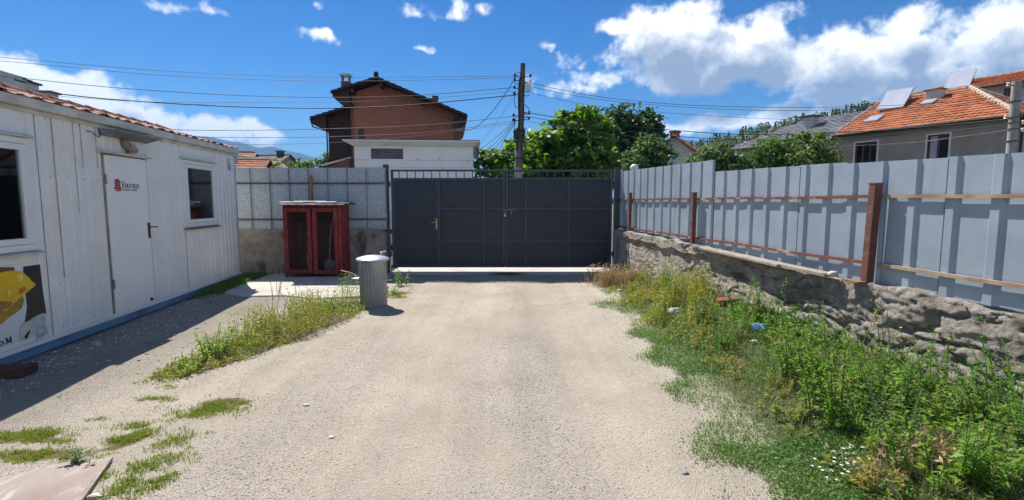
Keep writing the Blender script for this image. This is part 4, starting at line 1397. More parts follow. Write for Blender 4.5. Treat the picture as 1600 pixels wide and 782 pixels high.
def make_bin():
    t = thing('rubbish_bin', 'galvanised metal rubbish bin with a lid on the gravel', 'bin', (-2.115, 7.53, 0.0), R(-8))
    z = 0.005
    MB().lathe([(.186, z), (.196, z), (.198, .02), (.199, .035), (.200, .05), (.2035, .60), (.204, .70), (.212, .705), (.212, .722), (.204, .726)], 96, flute=.016, nfl=24).build('body', 'bin_zinc', t, smooth='auto')
    MB().lathe([(.228, .716), (.246, .712), (.250, .72), (.247, .738), (.225, .752), (.13, .778), (.05, .788), (.001, .789)], 48).build('lid', 'bin_lid', t, smooth='auto')
    lid = [o for o in C.objects if o.name.startswith('lid') and o.parent == t][0]
    k = MB()
    k.obox((.075, .19, .785), (1, 0, .25), (0, 1, .6), (-.25, -.6, 1), .022, .007, .045)
    k.obox((.105, .205, .822), (1, 0, .25), (0, 1, .2), (-.25, -.2, 1), .03, .014, .010)
    k.build('lid_tab', 'steel', lid, bevel=.004)
    # lug under the lid, facing the camera
    a = R(-112)
    q = Vector((.206 * math.cos(a), .206 * math.sin(a), .66))
    n = Vector((math.cos(a), math.sin(a), 0))
    tg = Vector((-n.y, n.x, 0))
    lg = MB().obox(q, tg, (0, 0, 1), n, .045, .045, .004)
    lg.obox(q + Vector((0, 0, .035)) + n * .02, tg, (0, 0, 1), n, .035, .006, .018)
    lg.obox(q + Vector((0, 0, -.0)) + n * .02, tg, (0, 0, 1), n, .028, .006, .018)
    lg.build('clasp', 'steel', t, bevel=.002)
    for a in (R(190), R(-14)):
        n = Vector((math.cos(a), math.sin(a), 0))
        tg = Vector((-n.y, n.x, 0))
        c = n * .200 + Vector((0, 0, .43))
        h = MB().obox(c, tg, (0, 0, 1), n, .06, .022, .004)
        h.tube([c - tg * .045, c - tg * .045 + n * .06, c - tg * .035 + n * .11, c + tg * .035 + n * .11, c + tg * .045 + n * .06, c + tg * .045], .011, 8)
        h.build('handle', 'bin_lid', t, smooth='auto')


make_bin()

# ------------------------------------------------------------------ right: rubble wall with galvanised fence


def fenw(s, y, z=0):
    return FENO + DV * s + NV * y + Vector((0, 0, z))


FS_END = 10.6


def make_right_wall():
    t = thing('rubble_wall', 'crumbling rubble concrete wall under the galvanised fence', 'wall', FENO, RZ)
    s = np.arange(0.46, FS_END, 0.018)
    tt = np.linspace(-.15, 1.0, 70)          # height share

    def ztop(s_):
        z = np.interp(s_, [0, .46, 1.0, 2.5, 3.9, 4.15, 4.5, 6.4, 7, 8.2, 10.6], [.97, .97, .975, .955, .955, .93, .865, .86, .89, .865, .86])
        return z + (fbm(s_ * 3, s_ * 0, 61, 5) - .5) * .07
    S, T = np.meshgrid(s, tt)
    zt = ztop(s)[None, :]
    Z = T * zt
    rough = np.interp(S, [0, 2.5, 3.6, 4.6, 6, 10], [.22, .3, .6, 1.0, 1.25, 1.25])
    w_ = (fbm(S * 1.1, Z * 2.0, 70, 4) - .5) * .9
    D = (fbm(S * .9, Z * 3.6 + w_, 71, 6, .62) - .5) * .11 * rough
    D += (fbm(S * 2.4, Z * 12 + w_ * 3, 72, 5, .7) - .5) * .04 * rough
    ledge = np.abs(fbm(S * .7, Z * 3.0 + S * .30 + w_ * .5, 75, 4) - .5)
    D -= .05 * rough * (1 - sst(ledge, 0.0, .022)) * sst(Z, .1, .3)
    D += (fbm(S * 21, Z * 34, 73, 2, .8) - .5) * .022 * np.maximum(rough, .5)
    D -= .03 * sst(fbm(S * 3, Z * 9 + w_, 87, 5, .7), .60, .68) * rough
    D -= .02
    # crumbling cap course that overhangs, broken off past 4.1
    capz = zt - .15 - .06 * (fbm(S * 2.2, S * 0, 78, 4) - .5)
    cap = sst(Z, capz - .02, capz + .02) * (1 - sst(S, 4.0, 4.2))
    D += cap * .065
    D -= (1 - sst(np.abs(Z - capz), 0, .03)) * (1 - sst(S, 4.0, 4.2)) * .06 * sst(fbm(S * 2.5, S * 0, 79, 4), .38, .55)
    D += np.interp(Z, [-.2, 0, .9], [.14, .12, 0])
    y = -(.10 + D)
    y = np.minimum(y, -.01)
    Z = Z + (fbm(S * 6, Z * 6, 80, 3) - .5) * .03
    V = np.stack([S, y, Z], -1)
    # top of the wall running back under the sheets, then down behind
    rows = [V]
    for (yy, dz) in ((-.04, .0), (.06, -.005), (.22, -.02), (.25, -1.0)):
        rows.append(np.stack([s, np.full_like(s, yy), ztop(s) + dz + (fbm(s * 5, s * 0 + yy * 30, 83, 3) - .5) * .04], -1)[None])
    V = np.concatenate(rows, 0)
    nr, nc = V.shape[:2]
    i = np.arange(nr * nc).reshape(nr, nc)
    F = np.stack([i[:-1, :-1], i[:-1, 1:], i[1:, 1:], i[1:, :-1]], -1).reshape(-1, 4)
    np_mesh('masonry', V.reshape(-1, 3), F, 'rubble_concrete', t)
    p = tag(MB().box(2.275, 2.62, 10.94, 11.42, -.1, .985).build('concrete_pier', 'concrete_grey', bevel=.012), 'smooth grey concrete pier behind the gate post end of the rubble wall', 'pier')
    l = MB().bar(at(979, 363, 10.86), at(990, 418, 10.80), .035, .02).build('lath', 'wood_grey')
    tag(l, 'thin lath leaning where the concrete pier meets the rubble wall', 'lath')
    # timber lying on the broken top
    for (sa, sb, ya, yb, za, zb, w, h, lab) in ((4.05, 5.86, -.12, -.17, .93, .905, .16, .035, 'long weathered plank lying on the broken wall top below the fence'),
                                               (5.80, 6.52, -.15, -.17, .905, .90, .11, .04, 'short weathered plank on the wall top beside the white stone'),
                                               (4.6, 5.5, -.05, -.06, .915, .90, .10, .03, 'narrow plank tucked behind the long one against the fence sheets')):
        o = MB().bar(fenw(sa, ya, za), fenw(sb, yb, zb), w, h).build('plank', 'wood_grey', bevel=.006)
        tag(o, lab, 'plank', 'planks on the rubble wall')
    o = MB().blob((0, 0, 0), (.05, .035, .03), 5, 9, 6, .1).build('white_stone', 'stone_white', smooth=True)
    o.location = fenw(6.55, -.16, .915)
    tag(o, 'small white stone on the rubble wall beside the tall red post', 'stone')
    o = MB().obox(fenw(6.78, -.13, .885), DV, NV, (0, 0, 1), .09, .06, .006).build('base_plate', 'rust')
    tag(o, 'rusty plate under the tall red post on the wall top', 'plate')


make_right_wall()


def make_right_fence():
    A = thing('sheet_fence', 'taller stretch of galvanised sheet fence next to the gate', 'fence', FENO, RZ)
    B = thing('sheet_fence', 'long lower stretch of galvanised sheet fence running on above the broken wall', 'fence', FENO, RZ)
    pitch = .342
    ribA = [.22 + pitch * k for k in range(12)]
    # taller section
    ed = [.02, .74, 1.42, 2.11, 2.79, 3.47, 4.03]
    for i in range(len(ed) - 1):
        a, b = ed[i], ed[i + 1]
        rb = [r for r in ribA if a + .03 < r < b - .01]
        mb = MB()
        sheet(mb, (a + .002, b + .012, rb, .030, .046), 1.0 if a < 3.4 else .96, lambda x: np.interp(x, [0, .4, 4.03], [2.27, 2.25, 2.19]), .019, y=.014 - .003 * (i % 2), face=-1)
        mb.build('sheet', 'galv', A)
    ribB = [4.29 + .318 * k for k in range(24)]
    ed = [4.045, 4.78, 5.78, 6.42, 7.40, 8.35, 9.3, 10.5]
    for i in range(len(ed) - 1):
        a, b = ed[i], ed[i + 1]
        rb = [r for r in ribB if a + .05 < r < b - .02]
        mb = MB()
        dz = .006 * ((i * 7) % 3 - 1)
        sheet(mb, (a + .002, b + .014, rb, .030, .050), (.87 if i else .90) + dz, lambda x, dz=dz: np.interp(x, [4, 6.8, 8, 11], [2.03, 1.955, 1.92, 1.85]) + dz, .021, y=.015 - .004 * (i % 2), face=-1)
        mb.build('sheet', 'galv', B)
    for (par, a, b) in ((A, .06, 4.035), (B, 4.04, 10.5)):
        for (z, lab) in ((1.64, 'u'), (1.045, 'l')):
            segs = [(a, b)] if par is A else [(a, 6.80), (6.90, b)]
            for (q0, q1) in segs:
                r = MB()
                n = max(2, int((q1 - q0) / .3))
                for k in range(n):
                    s0 = q0 + (q1 - q0) * k / n
                    s1 = q0 + (q1 - q0) * (k + 1) / n
                    if k == 0:
                        r.v += [(s0, yy, z + zz + .004 * math.sin(s0 * 3)) for (yy, zz) in ((-.034, -.014), (-.0085, -.014), (-.0085, .014), (-.034, .014))]
                    o = len(r.v)
                    r.v += [(s1, yy, z + zz + .004 * math.sin(s1 * 3)) for (yy, zz) in ((-.034, -.014), (-.0085, -.014), (-.0085, .014), (-.034, .014))]
                    for e in range(4):
                        e2 = (e + 1) % 4
                        r.f.append((o - 4 + e, o + e, o + e2, o - 4 + e2))
                r.f += [(3, 2, 1, 0), tuple(len(r.v) - 4 + e for e in range(4))]
                r.build('rail', 'rail_pale' if q0 > 6.8 else 'rail_red', par)
    for (s, z0, z1, par, w) in ((.92, .97, 1.765, A, .055), (3.615, .94, 1.725, A, .062), (6.84, .885, 1.75, B, .072), (9.9, .88, 1.75, B, .07)):
        tilt = .0 if s < 6 else .03
        p = MB().box(-w / 2, w / 2, -w / 2, w / 2, 0, z1 - z0).build('post', 'rust_red', par, bevel=.004)
        p.location = (s, -.036 - w / 2, z0)
        p.rotation_euler = (0, tilt, 0)
        MB().box(-w / 2 - .003, w / 2 + .003, -w / 2 - .003, w / 2 + .003, z1 - z0 + .001, z1 - z0 + .012).build('cap', 'rust_red', p)


make_right_fence()

lp = at(991, 263, 11.6)
t = thing('garden_lamp', 'white globe lamp peeping over the galvanised fence beside the gate', 'lamp', (lp.x, lp.y, 0), 0)
MB().tube([(0, 0, -.05), (0, 0, lp.z - .09)], .03, 10).build('pole', 'gate_frame', t, smooth='auto')
MB().lathe([(.001, -.095), (.06, -.075), (.09, -.03), (.095, 0), (.085, .045), (.055, .078), (.001, .095)], 20, (0, 0, lp.z)).build('globe', 'globe', t, smooth=True)

# ------------------------------------------------------------------ buildings


def wall_holes(mb, x0, x1, z0, z1, holes, y=0.0, depth=0.12, out=1):
    """front face of a wall at y with openings (a,b,c,d) and their reveals going back"""
    xs = sorted(set([x0, x1] + [h[0] for h in holes] + [h[1] for h in holes]))
    zs = sorted(set([z0, z1] + [h[2] for h in holes] + [h[3] for h in holes]))
    for i in range(len(xs) - 1):
        for j in range(len(zs) - 1):
            cx_, cz = (xs[i] + xs[i + 1]) / 2, (zs[j] + zs[j + 1]) / 2
            if any(h[0] < cx_ < h[1] and h[2] < cz < h[3] for h in holes):
                continue
            q = [(xs[i], y, zs[j]), (xs[i + 1], y, zs[j]), (xs[i + 1], y, zs[j + 1]), (xs[i], y, zs[j + 1])]
            mb.poly(q if out < 0 else q[::-1])
    yb = y - out * depth
    for (a, b, c, d) in holes:
        mb.poly([(a, y, c), (b, y, c), (b, yb, c), (a, yb, c)])
        mb.poly([(a, y, d), (b, y, d), (b, yb, d), (a, yb, d)])
        mb.poly([(a, y, c), (a, y, d), (a, yb, d), (a, yb, c)])
        mb.poly([(b, y, c), (b, y, d), (b, yb, d), (b, yb, c)])


def house_window(par, a, b, c, d, y, out, frame='win_brown', surround=None, leaves=2, curtain=None, ft=.06):
    if surround:
        s = MB()
        w = .07
        ya, yb = sorted((y - out * .02, y + out * .025))
        s.box(a - w, a, ya, yb, c - w, d + w).box(b, b + w, ya, yb, c - w, d + w).box(a, b, ya, yb, d, d + w).box(a, b, ya, yb, c - w, c)
        s.build('surround', surround, par)
    yf = y - out * .09
    ya, yb = sorted((yf - .03, yf + .03))
    f = MB()
    f.box(a, a + ft, ya, yb, c, d).box(b - ft, b, ya, yb, c, d).box(a + ft, b - ft, ya, yb, d - ft, d).box(a + ft, b - ft, ya, yb, c, c + ft)
    for k in range(1, leaves):
        x = a + (b - a) * k / leaves
        f.box(x - ft * .75, x + ft * .75, ya, yb, c + ft, d - ft)
    w = f.build('window', frame, par)
    yg = yf - out * .012
    ya, yb = sorted((yg - .006, yg + .006))
    for k in range(leaves):
        x0, x1 = a + (b - a) * k / leaves, a + (b - a) * (k + 1) / leaves
        MB().box(x0 + ft * .8, x1 - ft * .8, ya, yb, c + ft * .8, d - ft * .8).build('pane', 'dark_glass', w)
        if curtain is not None and k == curtain:
            yc = yg + out * .009
            MB().poly([(x0 + ft, yc, c + ft), (x1 - ft, yc, c + ft), (x1 - ft - .02, yc, d - ft), (x0 + ft, yc, d - ft)]).build('curtain', 'curtain', w)
    return w


def inside(px, py, poly):
    c = False
    j = len(poly) - 1
    for i in range(len(poly)):
        if (poly[i][1] > py) != (poly[j][1] > py) and px < (poly[j][0] - poly[i][0]) * (py - poly[i][1]) / (poly[j][1] - poly[i][1]) + poly[i][0]:
            c = not c
        j = i
    return c


def tile_slope(par, o, u, v, poly, mat, tw=.24, tl=.34, wave=.022, lift=.03, name='tiles'):
    """roof slope: o eave origin, u along the eave, v up the slope; tiles inside the outline poly(u,v)"""
    o, u, v = Vector(o), Vector(u).normalized(), Vector(v).normalized()
    n = u.cross(v)
    if n.z < 0:
        n = -n
    mb = MB()
    mx = [min(p[0] for p in poly), max(p[0] for p in poly), min(p[1] for p in poly), max(p[1] for p in poly)]
    rows, cols = int((mx[3] - mx[2]) / tl) + 2, int((mx[1] - mx[0]) / tw) + 2
    rr = random.Random(int(abs(o.x) * 10))
    for r in range(rows):
        for c in range(cols):
            a, b = mx[0] + c * tw + rr.uniform(-.01, .01), mx[2] + r * tl + rr.uniform(-.012, .012)
            if not inside(a + tw / 2, b + tl * .4, poly):
                continue
            P = []
            h = rr.uniform(0, .012)
            for (bb, hh) in ((b, lift + h), (b + tl * 1.08, .0)):
                for (aa, w_) in ((a, 0), (a + tw * .3, wave), (a + tw * .6, wave * .4), (a + tw, -.004)):
                    P.append(o + u * aa + v * bb + n * (hh + w_))
            for (aa, w_) in ((a, 0), (a + tw * .3, wave), (a + tw * .6, wave * .4), (a + tw, -.004)):
                P.append(o + u * aa + v * b + n * (lift + h + w_ - .03))
            mb.add(P, [(0, 1, 5, 4), (1, 2, 6, 5), (2, 3, 7, 6), (8, 9, 1, 0), (9, 10, 2, 1), (10, 11, 3, 2)])
    ob = mb.build(name, mat, par, kind='stuff')
    # boarding under the tiles
    d = MB()
    P = [o + u * p[0] + v * p[1] - n * .015 for p in poly]
    Q = [p - n * .07 for p in P]
    k = len(P)
    d.add(P + Q, [tuple(range(k)), tuple(range(2 * k - 1, k - 1, -1))] + [(i, k + i, k + (i + 1) % k, (i + 1) % k) for i in range(k)])
    return ob, d


def ridge_line(par, a, b, mat, r=.11, step=.36):
    a, b = Vector(a), Vector(b)
    n = max(1, int((b - a).length / step))
    for k in range(n):
        p, q = a.lerp(b, k / n), a.lerp(b, (k + 1.08) / n)
        MB().tube([p, q], [r, r * .82], 6).build('ridge_tile', mat, par)


# --- orange roofed grey house on the right
DH = Vector((-0.466, 0.885, 0)).normalized()
H0 = Vector((20.16, 20.64, 0))
HRZ = math.atan2(DH.y, DH.x)
HN = Vector((-DH.y, DH.x, 0))                            # local +y = towards the yard


def h_px(px, py, off=0.0):
    """pixel -> (along, z) on a wall of the right-hand houses, off metres behind the first front"""
    q = onplane(px, py, H0 - HN * off, HN) - (H0 - HN * off)
    return q.dot(DH), q.z


def make_orange_house():
    t = thing('orange_roof_house', 'grey rendered house with orange clay tiles behind the galvanised fence', 'house', H0, HRZ)
    Lh, Dp, ze, zr, hip = 6.75, 8.0, 5.02, 7.12, 2.85
    wins = []
    for (l, r_, top, bot) in ((1337, 1371, 224, 262), (1450, 1484, 212, 256)):
        a1, z1 = h_px(l, top)
        a0, _ = h_px(r_, top)
        wins.append((a0, a1, 2.95, z1))
    w = MB()
    wall_holes(w, 0, Lh, 0, 5.05, wins, 0, .16, 1)
    w.poly([(0, 0, 0), (0, -Dp, 0), (0, -Dp, 5.05), (0, 0, 5.05)])
    w.poly([(0, -Dp, 0), (Lh, -Dp, 0), (Lh, -Dp, 5.05), (0, -Dp, 5.05)])
    w.poly([(Lh, 0, 0), (Lh, 0, 5.05), (Lh, -Dp / 2, 7.0), (Lh, -Dp, 5.05), (Lh, -Dp, 0)])
    w.build('wall', 'plaster_grey', t)
    MB().box(-.012, .0, -3.2, -.02, 0, 5.0).build('corner_render', 'plaster_cream', t)
    house_window(t, *wins[0], 0, 1, surround='white_trim', leaves=3)
    house_window(t, *wins[1], 0, 1, surround='white_trim', leaves=2, curtain=1)
    s = (zr - ze) / (Dp / 2 + .4)
    v = Vector((0, -1, s))
    k = math.sqrt(1 + s * s)
    top = (Dp / 2 + .4) * k
    pol = [(-.45, 0), (Lh, 0), (Lh, top), (hip, top)]
    o_, d_ = tile_slope(t, (0, .4, ze), (1, 0, 0), v, pol, 'tile_orange', name='front_tiles')
    v2 = Vector((0, 1, s))
    o_, d2 = tile_slope(t, (0, -Dp - .4, ze), (1, 0, 0), v2, pol, 'tile_orange', name='rear_tiles')
    s3 = (zr - ze) / (hip + .45)
    v3 = Vector((1, 0, s3))
    k3 = math.sqrt(1 + s3 * s3)
    pol3 = [(-Dp - .4, 0), (.4, 0), (-Dp / 2, (hip + .45) * k3)]
    o_, d3 = tile_slope(t, (-.45, 0, ze), (0, 1, 0), v3, pol3, 'tile_orange', name='hip_tiles')
    rd = MB()
    for d in (d_, d2, d3):
        rd.add(d.v, d.f)
    rd.build('roof', 'wood_dark', t)
    ridge_line(t, (-.40, .36, ze + .03), (hip, -Dp / 2, zr + .03), 'tile_ridge', .12)
    ridge_line(t, (-.40, -Dp - .36, ze + .03), (hip, -Dp / 2, zr + .03), 'tile_ridge', .12)
    ridge_line(t, (hip + .05, -Dp / 2, zr + .04), (Lh, -Dp / 2, zr + .04), 'tile_ridge', .11)
    ridge_line(t, (Lh - .05, .36, ze + .05), (Lh - .05, -Dp / 2, zr + .05), 'tile_ridge', .07)
    MB().tube([(-.4, .47, ze - .03), (Lh, .47, ze - .03)], .06, 8).build('gutter', 'gutter', t)
    MB().box(-.4, Lh, .02, .40, ze - .10, ze - .06).build('soffit', 'gutter', t)

    def on_roof(px, py):
        """pixel -> local point on the front slope"""
        # plane in local coords: through (0,.4,ze) with normal (0, s, 1)
        n_l = Vector((0, s, 1)).normalized()
        n_w = DH * n_l.x + HN * n_l.y + Vector((0, 0, n_l.z))
        p0 = H0 + HN * .4 + Vector((0, 0, ze))
        q = onplane(px, py, p0, n_w) - H0
        return Vector((q.dot(DH), q.dot(HN), q.z))
    nl = Vector((0, s, 1)).normalized()
    vl = v.normalized()
    for (px, py, ww, hh) in ((1366, 188, .62, .78), (1451, 162, .55, .6)):
        c = on_roof(px, py)
        f = MB().obox(c + nl * .07, (1, 0, 0), vl, nl, ww / 2, hh / 2, .05).build('skylight', 'alu', t)
        MB().obox(c + nl * .123, (1, 0, 0), vl, nl, ww / 2 - .06, hh / 2 - .06, .002).build('pane', 'solar', f)
    c = on_roof(1461, 155)
    MB().box(c.x - .30, c.x + .32, c.y - .3, c.y + .2, c.z - .3, c.z + .42).build('chimney', 'plaster_pale', t)
    MB().box(c.x - .36, c.x + .40, c.y - .36, c.y + .26, c.z + .421, c.z + .48).build('chimney_cap', 'rust', t)
    # drain pipe / service mast at the corner
    MB().tube([(-.10, -1.0, 0), (-.10, -1.0, 5.0)], .05, 8).build('downpipe', 'gutter', t)
    return on_roof, s


ORF, OSL = make_orange_house()


def local_h(p):
    return H0 + DH * p[0] + HN * p[1] + Vector((0, 0, p[2]))


def solar_thing(label, c, w, h, tilt, rz):
    """flat solar water collector on a tilted stand; c = bottom middle"""
    t = thing('solar_collector', label, 'solar panel', c, rz)
    dz, dy = math.sin(tilt), -math.cos(tilt)
    u, v = Vector((1, 0, 0)), Vector((0, dy, dz))
    n = Vector((0, dz, -dy))
    mid = v * h / 2
    MB().obox(mid, u, v, n, w / 2, h / 2, .05).build('panel', 'solar', t, bevel=.01)
    f = MB()
    for sg in (-1, 1):
        f.obox(mid + u * sg * (w / 2 + .012), u, v, n, .012, h / 2, .058)
        f.obox(mid + v * sg * (h / 2 + .012), u, v, n, w / 2 + .024, .012, .058)
    f.build('frame', 'alu', t)
    for sg in (-1, 1):
        tp = v * h * .94 + u * sg * w * .42
        MB().bar(tp, (tp.x, tp.y - .25, -.25), .05, .05).build('strut', 'gutter', t)
        MB().bar(v * .05 + u * sg * w * .42, (tp.x, tp.y - .25, -.25), .05, .05).build('strut', 'gutter', t)
    return t


bl, br = ORF(1375, 176), ORF(1405, 172)
mid = local_h((bl + br) / 2) + Vector((0, 0, .12))
solar_thing('pale solar collector on the orange roof below the skyline, beside the slate roof', mid, 1.12, 1.75, R(40), HRZ + R(8))


def make_slate_house():
    t = thing('slate_roof_house', 'house with a grey slate roof adjoining the orange roofed house', 'house', local_h((6.8, 0, 0)), HRZ)
    Lh, Dp, ze, zr = 6.6, 8.0, 4.85, 6.75
    w = MB().box(.02, Lh, -Dp, -.1, 0, ze)
    w.build('wall', 'plaster_pale', t)
    s = (zr - ze) / (Dp / 2 + .4)
    k = math.sqrt(1 + s * s)
    top = (Dp / 2 + .4) * k
    pol = [(0, 0), (Lh + .3, 0), (Lh - 2.4, top), (0, top)]
    o1, d1 = tile_slope(t, (0, .4, ze), (1, 0, 0), (0, -1, s), pol, 'slate', .30, .30, .004, .03, 'front_slates')
    o2, d2 = tile_slope(t, (0, -Dp - .4, ze), (1, 0, 0), (0, 1, s), pol, 'slate', .30, .30, .004, .03, 'rear_slates')
    s3 = (zr - ze) / 2.7
    pol3 = [(-Dp - .4, 0), (.4, 0), (-Dp / 2, 2.7 * math.sqrt(1 + s3 * s3))]
    o3, d3 = tile_slope(t, (Lh + .3, 0, ze), (0, 1, 0), (-1, 0, s3), pol3, 'slate', .30, .30, .004, .03, 'hip_slates')
    rd = MB()
    for d in (d1, d2, d3):
        rd.add(d.v, d.f)
    rd.build('roof', 'gutter', t)
    MB().tube([(0, .47, ze - .03), (Lh, .47, ze - .03)], .06, 8).build('gutter', 'gutter', t)
    for (x, h) in ((2.85, .62),):
        z = ze + s * 2.5
        MB().box(x - .30, x + .30, -2.6, -2.0, z - .3, z + h).build('chimney', 'plaster_pale', t)
        MB().box(x - .48, x + .48, -2.75, -1.85, z + h + .001, z + h + .09).build('chimney_cap', 'gutter', t)


make_slate_house()


def make_far_orange_house():
    off = 11.0
    o = H0 - HN * off
    t = thing('orange_roof_house', 'taller orange roofed house rising behind the grey rendered one', 'house', o, HRZ)
    a_r, z_e = h_px(1586, 131, off)
    a_l, _ = h_px(1517, 141, off)
    a0 = a_r - 6.0
    Lh = 10.6 - a0
    ze = z_e + .05
    zr = 9.62
    Dp = 9.0

    def lx(a):
        return a
    wn = []
    for (l, r_, tp, bt) in ((1566, 1582, 138, 158),):
        xa, z1 = h_px(l, tp, off)
        xb, _ = h_px(r_, tp, off)
        _, z0 = h_px(r_, bt, off)
        wn.append((xb, xa, z1 - 1.2, z1))
    w = MB()
    wall_holes(w, a0, a0 + Lh, 0, ze, wn, -.25, .16, 1)
    w.box(a0, a0 + Lh, -Dp, -.42, 0, ze)
    w.build('wall', 'plaster_pale', t)
    house_window(t, *wn[0], -.25, 1, leaves=2)
    s = (zr - ze) / (Dp / 2 + .4)
    k = math.sqrt(1 + s * s)
    top = (Dp / 2 + .4) * k
    pol = [(a0, 0), (a0 + Lh, 0), (6.6, top), (a0, top)]
    o1, d1 = tile_slope(t, (0, .4, ze), (1, 0, 0), (0, -1, s), pol, 'tile_orange', name='front_tiles')
    o2, d2 = tile_slope(t, (0, -Dp - .4, ze), (1, 0, 0), (0, 1, s), pol, 'tile_orange', name='rear_tiles', tw=.4, tl=.5)
    rd = MB().add(d1.v, d1.f)
    rd.add(d2.v, d2.f)
    rd.build('roof', 'wood_dark', t)
    ridge_line(t, (a0, -Dp / 2, zr + .03), (6.6, -Dp / 2, zr + .03), 'tile_ridge', .12)
    ridge_line(t, (a0 + Lh, .38, ze + .03), (6.6, -Dp / 2, zr + .03), 'tile_ridge', .12)
    MB().tube([(a0, .47, ze - .03), (a0 + Lh, .47, ze - .03)], .06, 8).build('gutter', 'gutter', t)
    q = onplane(1492, 139, o - HN * 1.2, HN)
    solar_thing('highest pale solar collector standing against the clouds on the far orange roof', q + Vector((0, 0, -.12)), 1.25, 2.0, R(44), HRZ + R(8))


make_far_orange_house()


def gable_house(name, label, c, rz, L, W, ze, zr, wall, roof, tw=.4, tl=.5, over=.4, chim=None, wins=()):
    """small house: ridge along local x"""
    t = thing(name, label, 'house', c, rz)
    w = MB()
    w.poly([(-L / 2, -W / 2, 0), (L / 2, -W / 2, 0), (L / 2, -W / 2, ze), (-L / 2, -W / 2, ze)])
    w.poly([(-L / 2, W / 2, 0), (L / 2, W / 2, 0), (L / 2, W / 2, ze), (-L / 2, W / 2, ze)])
    for x in (-L / 2, L / 2):
        w.poly([(x, -W / 2, 0), (x, W / 2, 0), (x, W / 2, ze), (x, 0, zr), (x, -W / 2, ze)])
    w.build('wall', wall, t)
    s = (zr - ze) / (W / 2)
    k = math.sqrt(1 + s * s)
    top = (W / 2 + over) * k
    pol = [(-L / 2 - over, 0), (L / 2 + over, 0), (L / 2 + over, top), (-L / 2 - over, top)]
    rd = MB()
    for sg in (-1, 1):
        o_, d = tile_slope(t, (0, sg * (W / 2 + over), ze - over * s + .08), (1, 0, 0), (0, -sg, s), pol, roof, tw, tl, .03, .04, 'roof_tiles')
        rd.add(d.v, d.f)
    rd.build('roof', 'wood_dark', t)
    ridge_line(t, (-L / 2 - over, 0, zr + .1), (L / 2 + over, 0, zr + .1), 'tile_ridge' if roof == 'tile_orange' else roof, .13, .5)
    if chim:
        x, y, h, m = chim
        z = zr - abs(y) * s
        MB().box(x - .4, x + .4, y - .35, y + .35, z - .3, z + h).build('chimney', m, t)
        MB().box(x - .5, x + .5, y - .45, y + .45, z + h + .001, z + h + .12).build('chimney_cap', 'gutter', t)
    for (a, b, c_, d, side) in wins:
        y = side * W / 2
        f = MB().box(a, b, min(y, y + side * .03), max(y, y + side * .03), c_, d).build('window', 'white_trim', t)
        MB().box(a + .07, b - .07, min(y + side * .031, y + side * .04), max(y + side * .031, y + side * .04), c_ + .07, d - .07).build('pane', 'dark_glass', f)
    return t


q = at(1078, 236, 44)
gable_house('small_house', 'small orange roofed house half hidden among the shrubs beyond the fence', (q.x, q.y + 2, 0), R(62), 8, 6.5, q.z - 1.5, q.z + 1.0, 'plaster_pale', 'tile_orange', chim=(-1.0, .5, 1.1, 'brick_red'), wins=((-2.5, -1.4, 2.0, 3.3, -1), (1, 2.1, 2.0, 3.3, -1)))
q = at(1162, 243, 40)
gable_house('small_house', 'low orange roof showing as a patch between two shrubs beyond the fence', (q.x + 1.2, q.y + 3, 0), R(20), 7, 6, q.z - 1.1, q.z + .7, 'white_trim', 'tile_orange', wins=((-1.5, -.4, 1.6, 2.9, -1), (1, 2.1, 1.6, 2.9, -1)))
# --- far left, seen between the cabin and the brick house
q = at(366, 252, 38)
gable_house('far_house', 'house with a bright red tiled roof right beside the cabin corner', (q.x - 1.6, q.y + 3, 0), R(8), 4.5, 6, q.z - 1.6, q.z + .3, 'plaster_pale', 'tile_orange', .3, .36)
q = at(396, 250, 50)
gable_house('far_house', 'pale walled house with a sandy tiled gable roof behind the mottled sheet fence', (q.x + .4, q.y, 0), R(72), 5, 6.5, q.z - 2.1, q.z + .05, 'plaster_pale', 'tile_ridge', .3, .36, wins=((-2, -1, .8, 1.6, -1),))
q = at(378, 241, 62)
gable_house('far_house', 'farther house with a brick red hipped roof above the sandy roof', (q.x - 1.5, q.y, 0), R(15), 5, 6, q.z - 1.4, q.z + .2, 'plaster_pale', 'tile_orange')
q = at(415, 246, 75)
gable_house('far_house', 'long far house with a dull grey brown roof below the mountain', (q.x, q.y, 0), R(-12), 7.5, 7, q.z - 1.6, q.z + .15, 'plaster_grey', 'tile_brown', chim=(2.5, 0, .6, 'gutter'))
q = at(497, 254, 42)
gable_house('far_house', 'dark roofed low house in greenery beside the brick house', (q.x + 2.2, q.y + 2, 0), R(-20), 5, 5, q.z - 1.3, q.z + .15, 'plaster_grey', 'tile_brown')


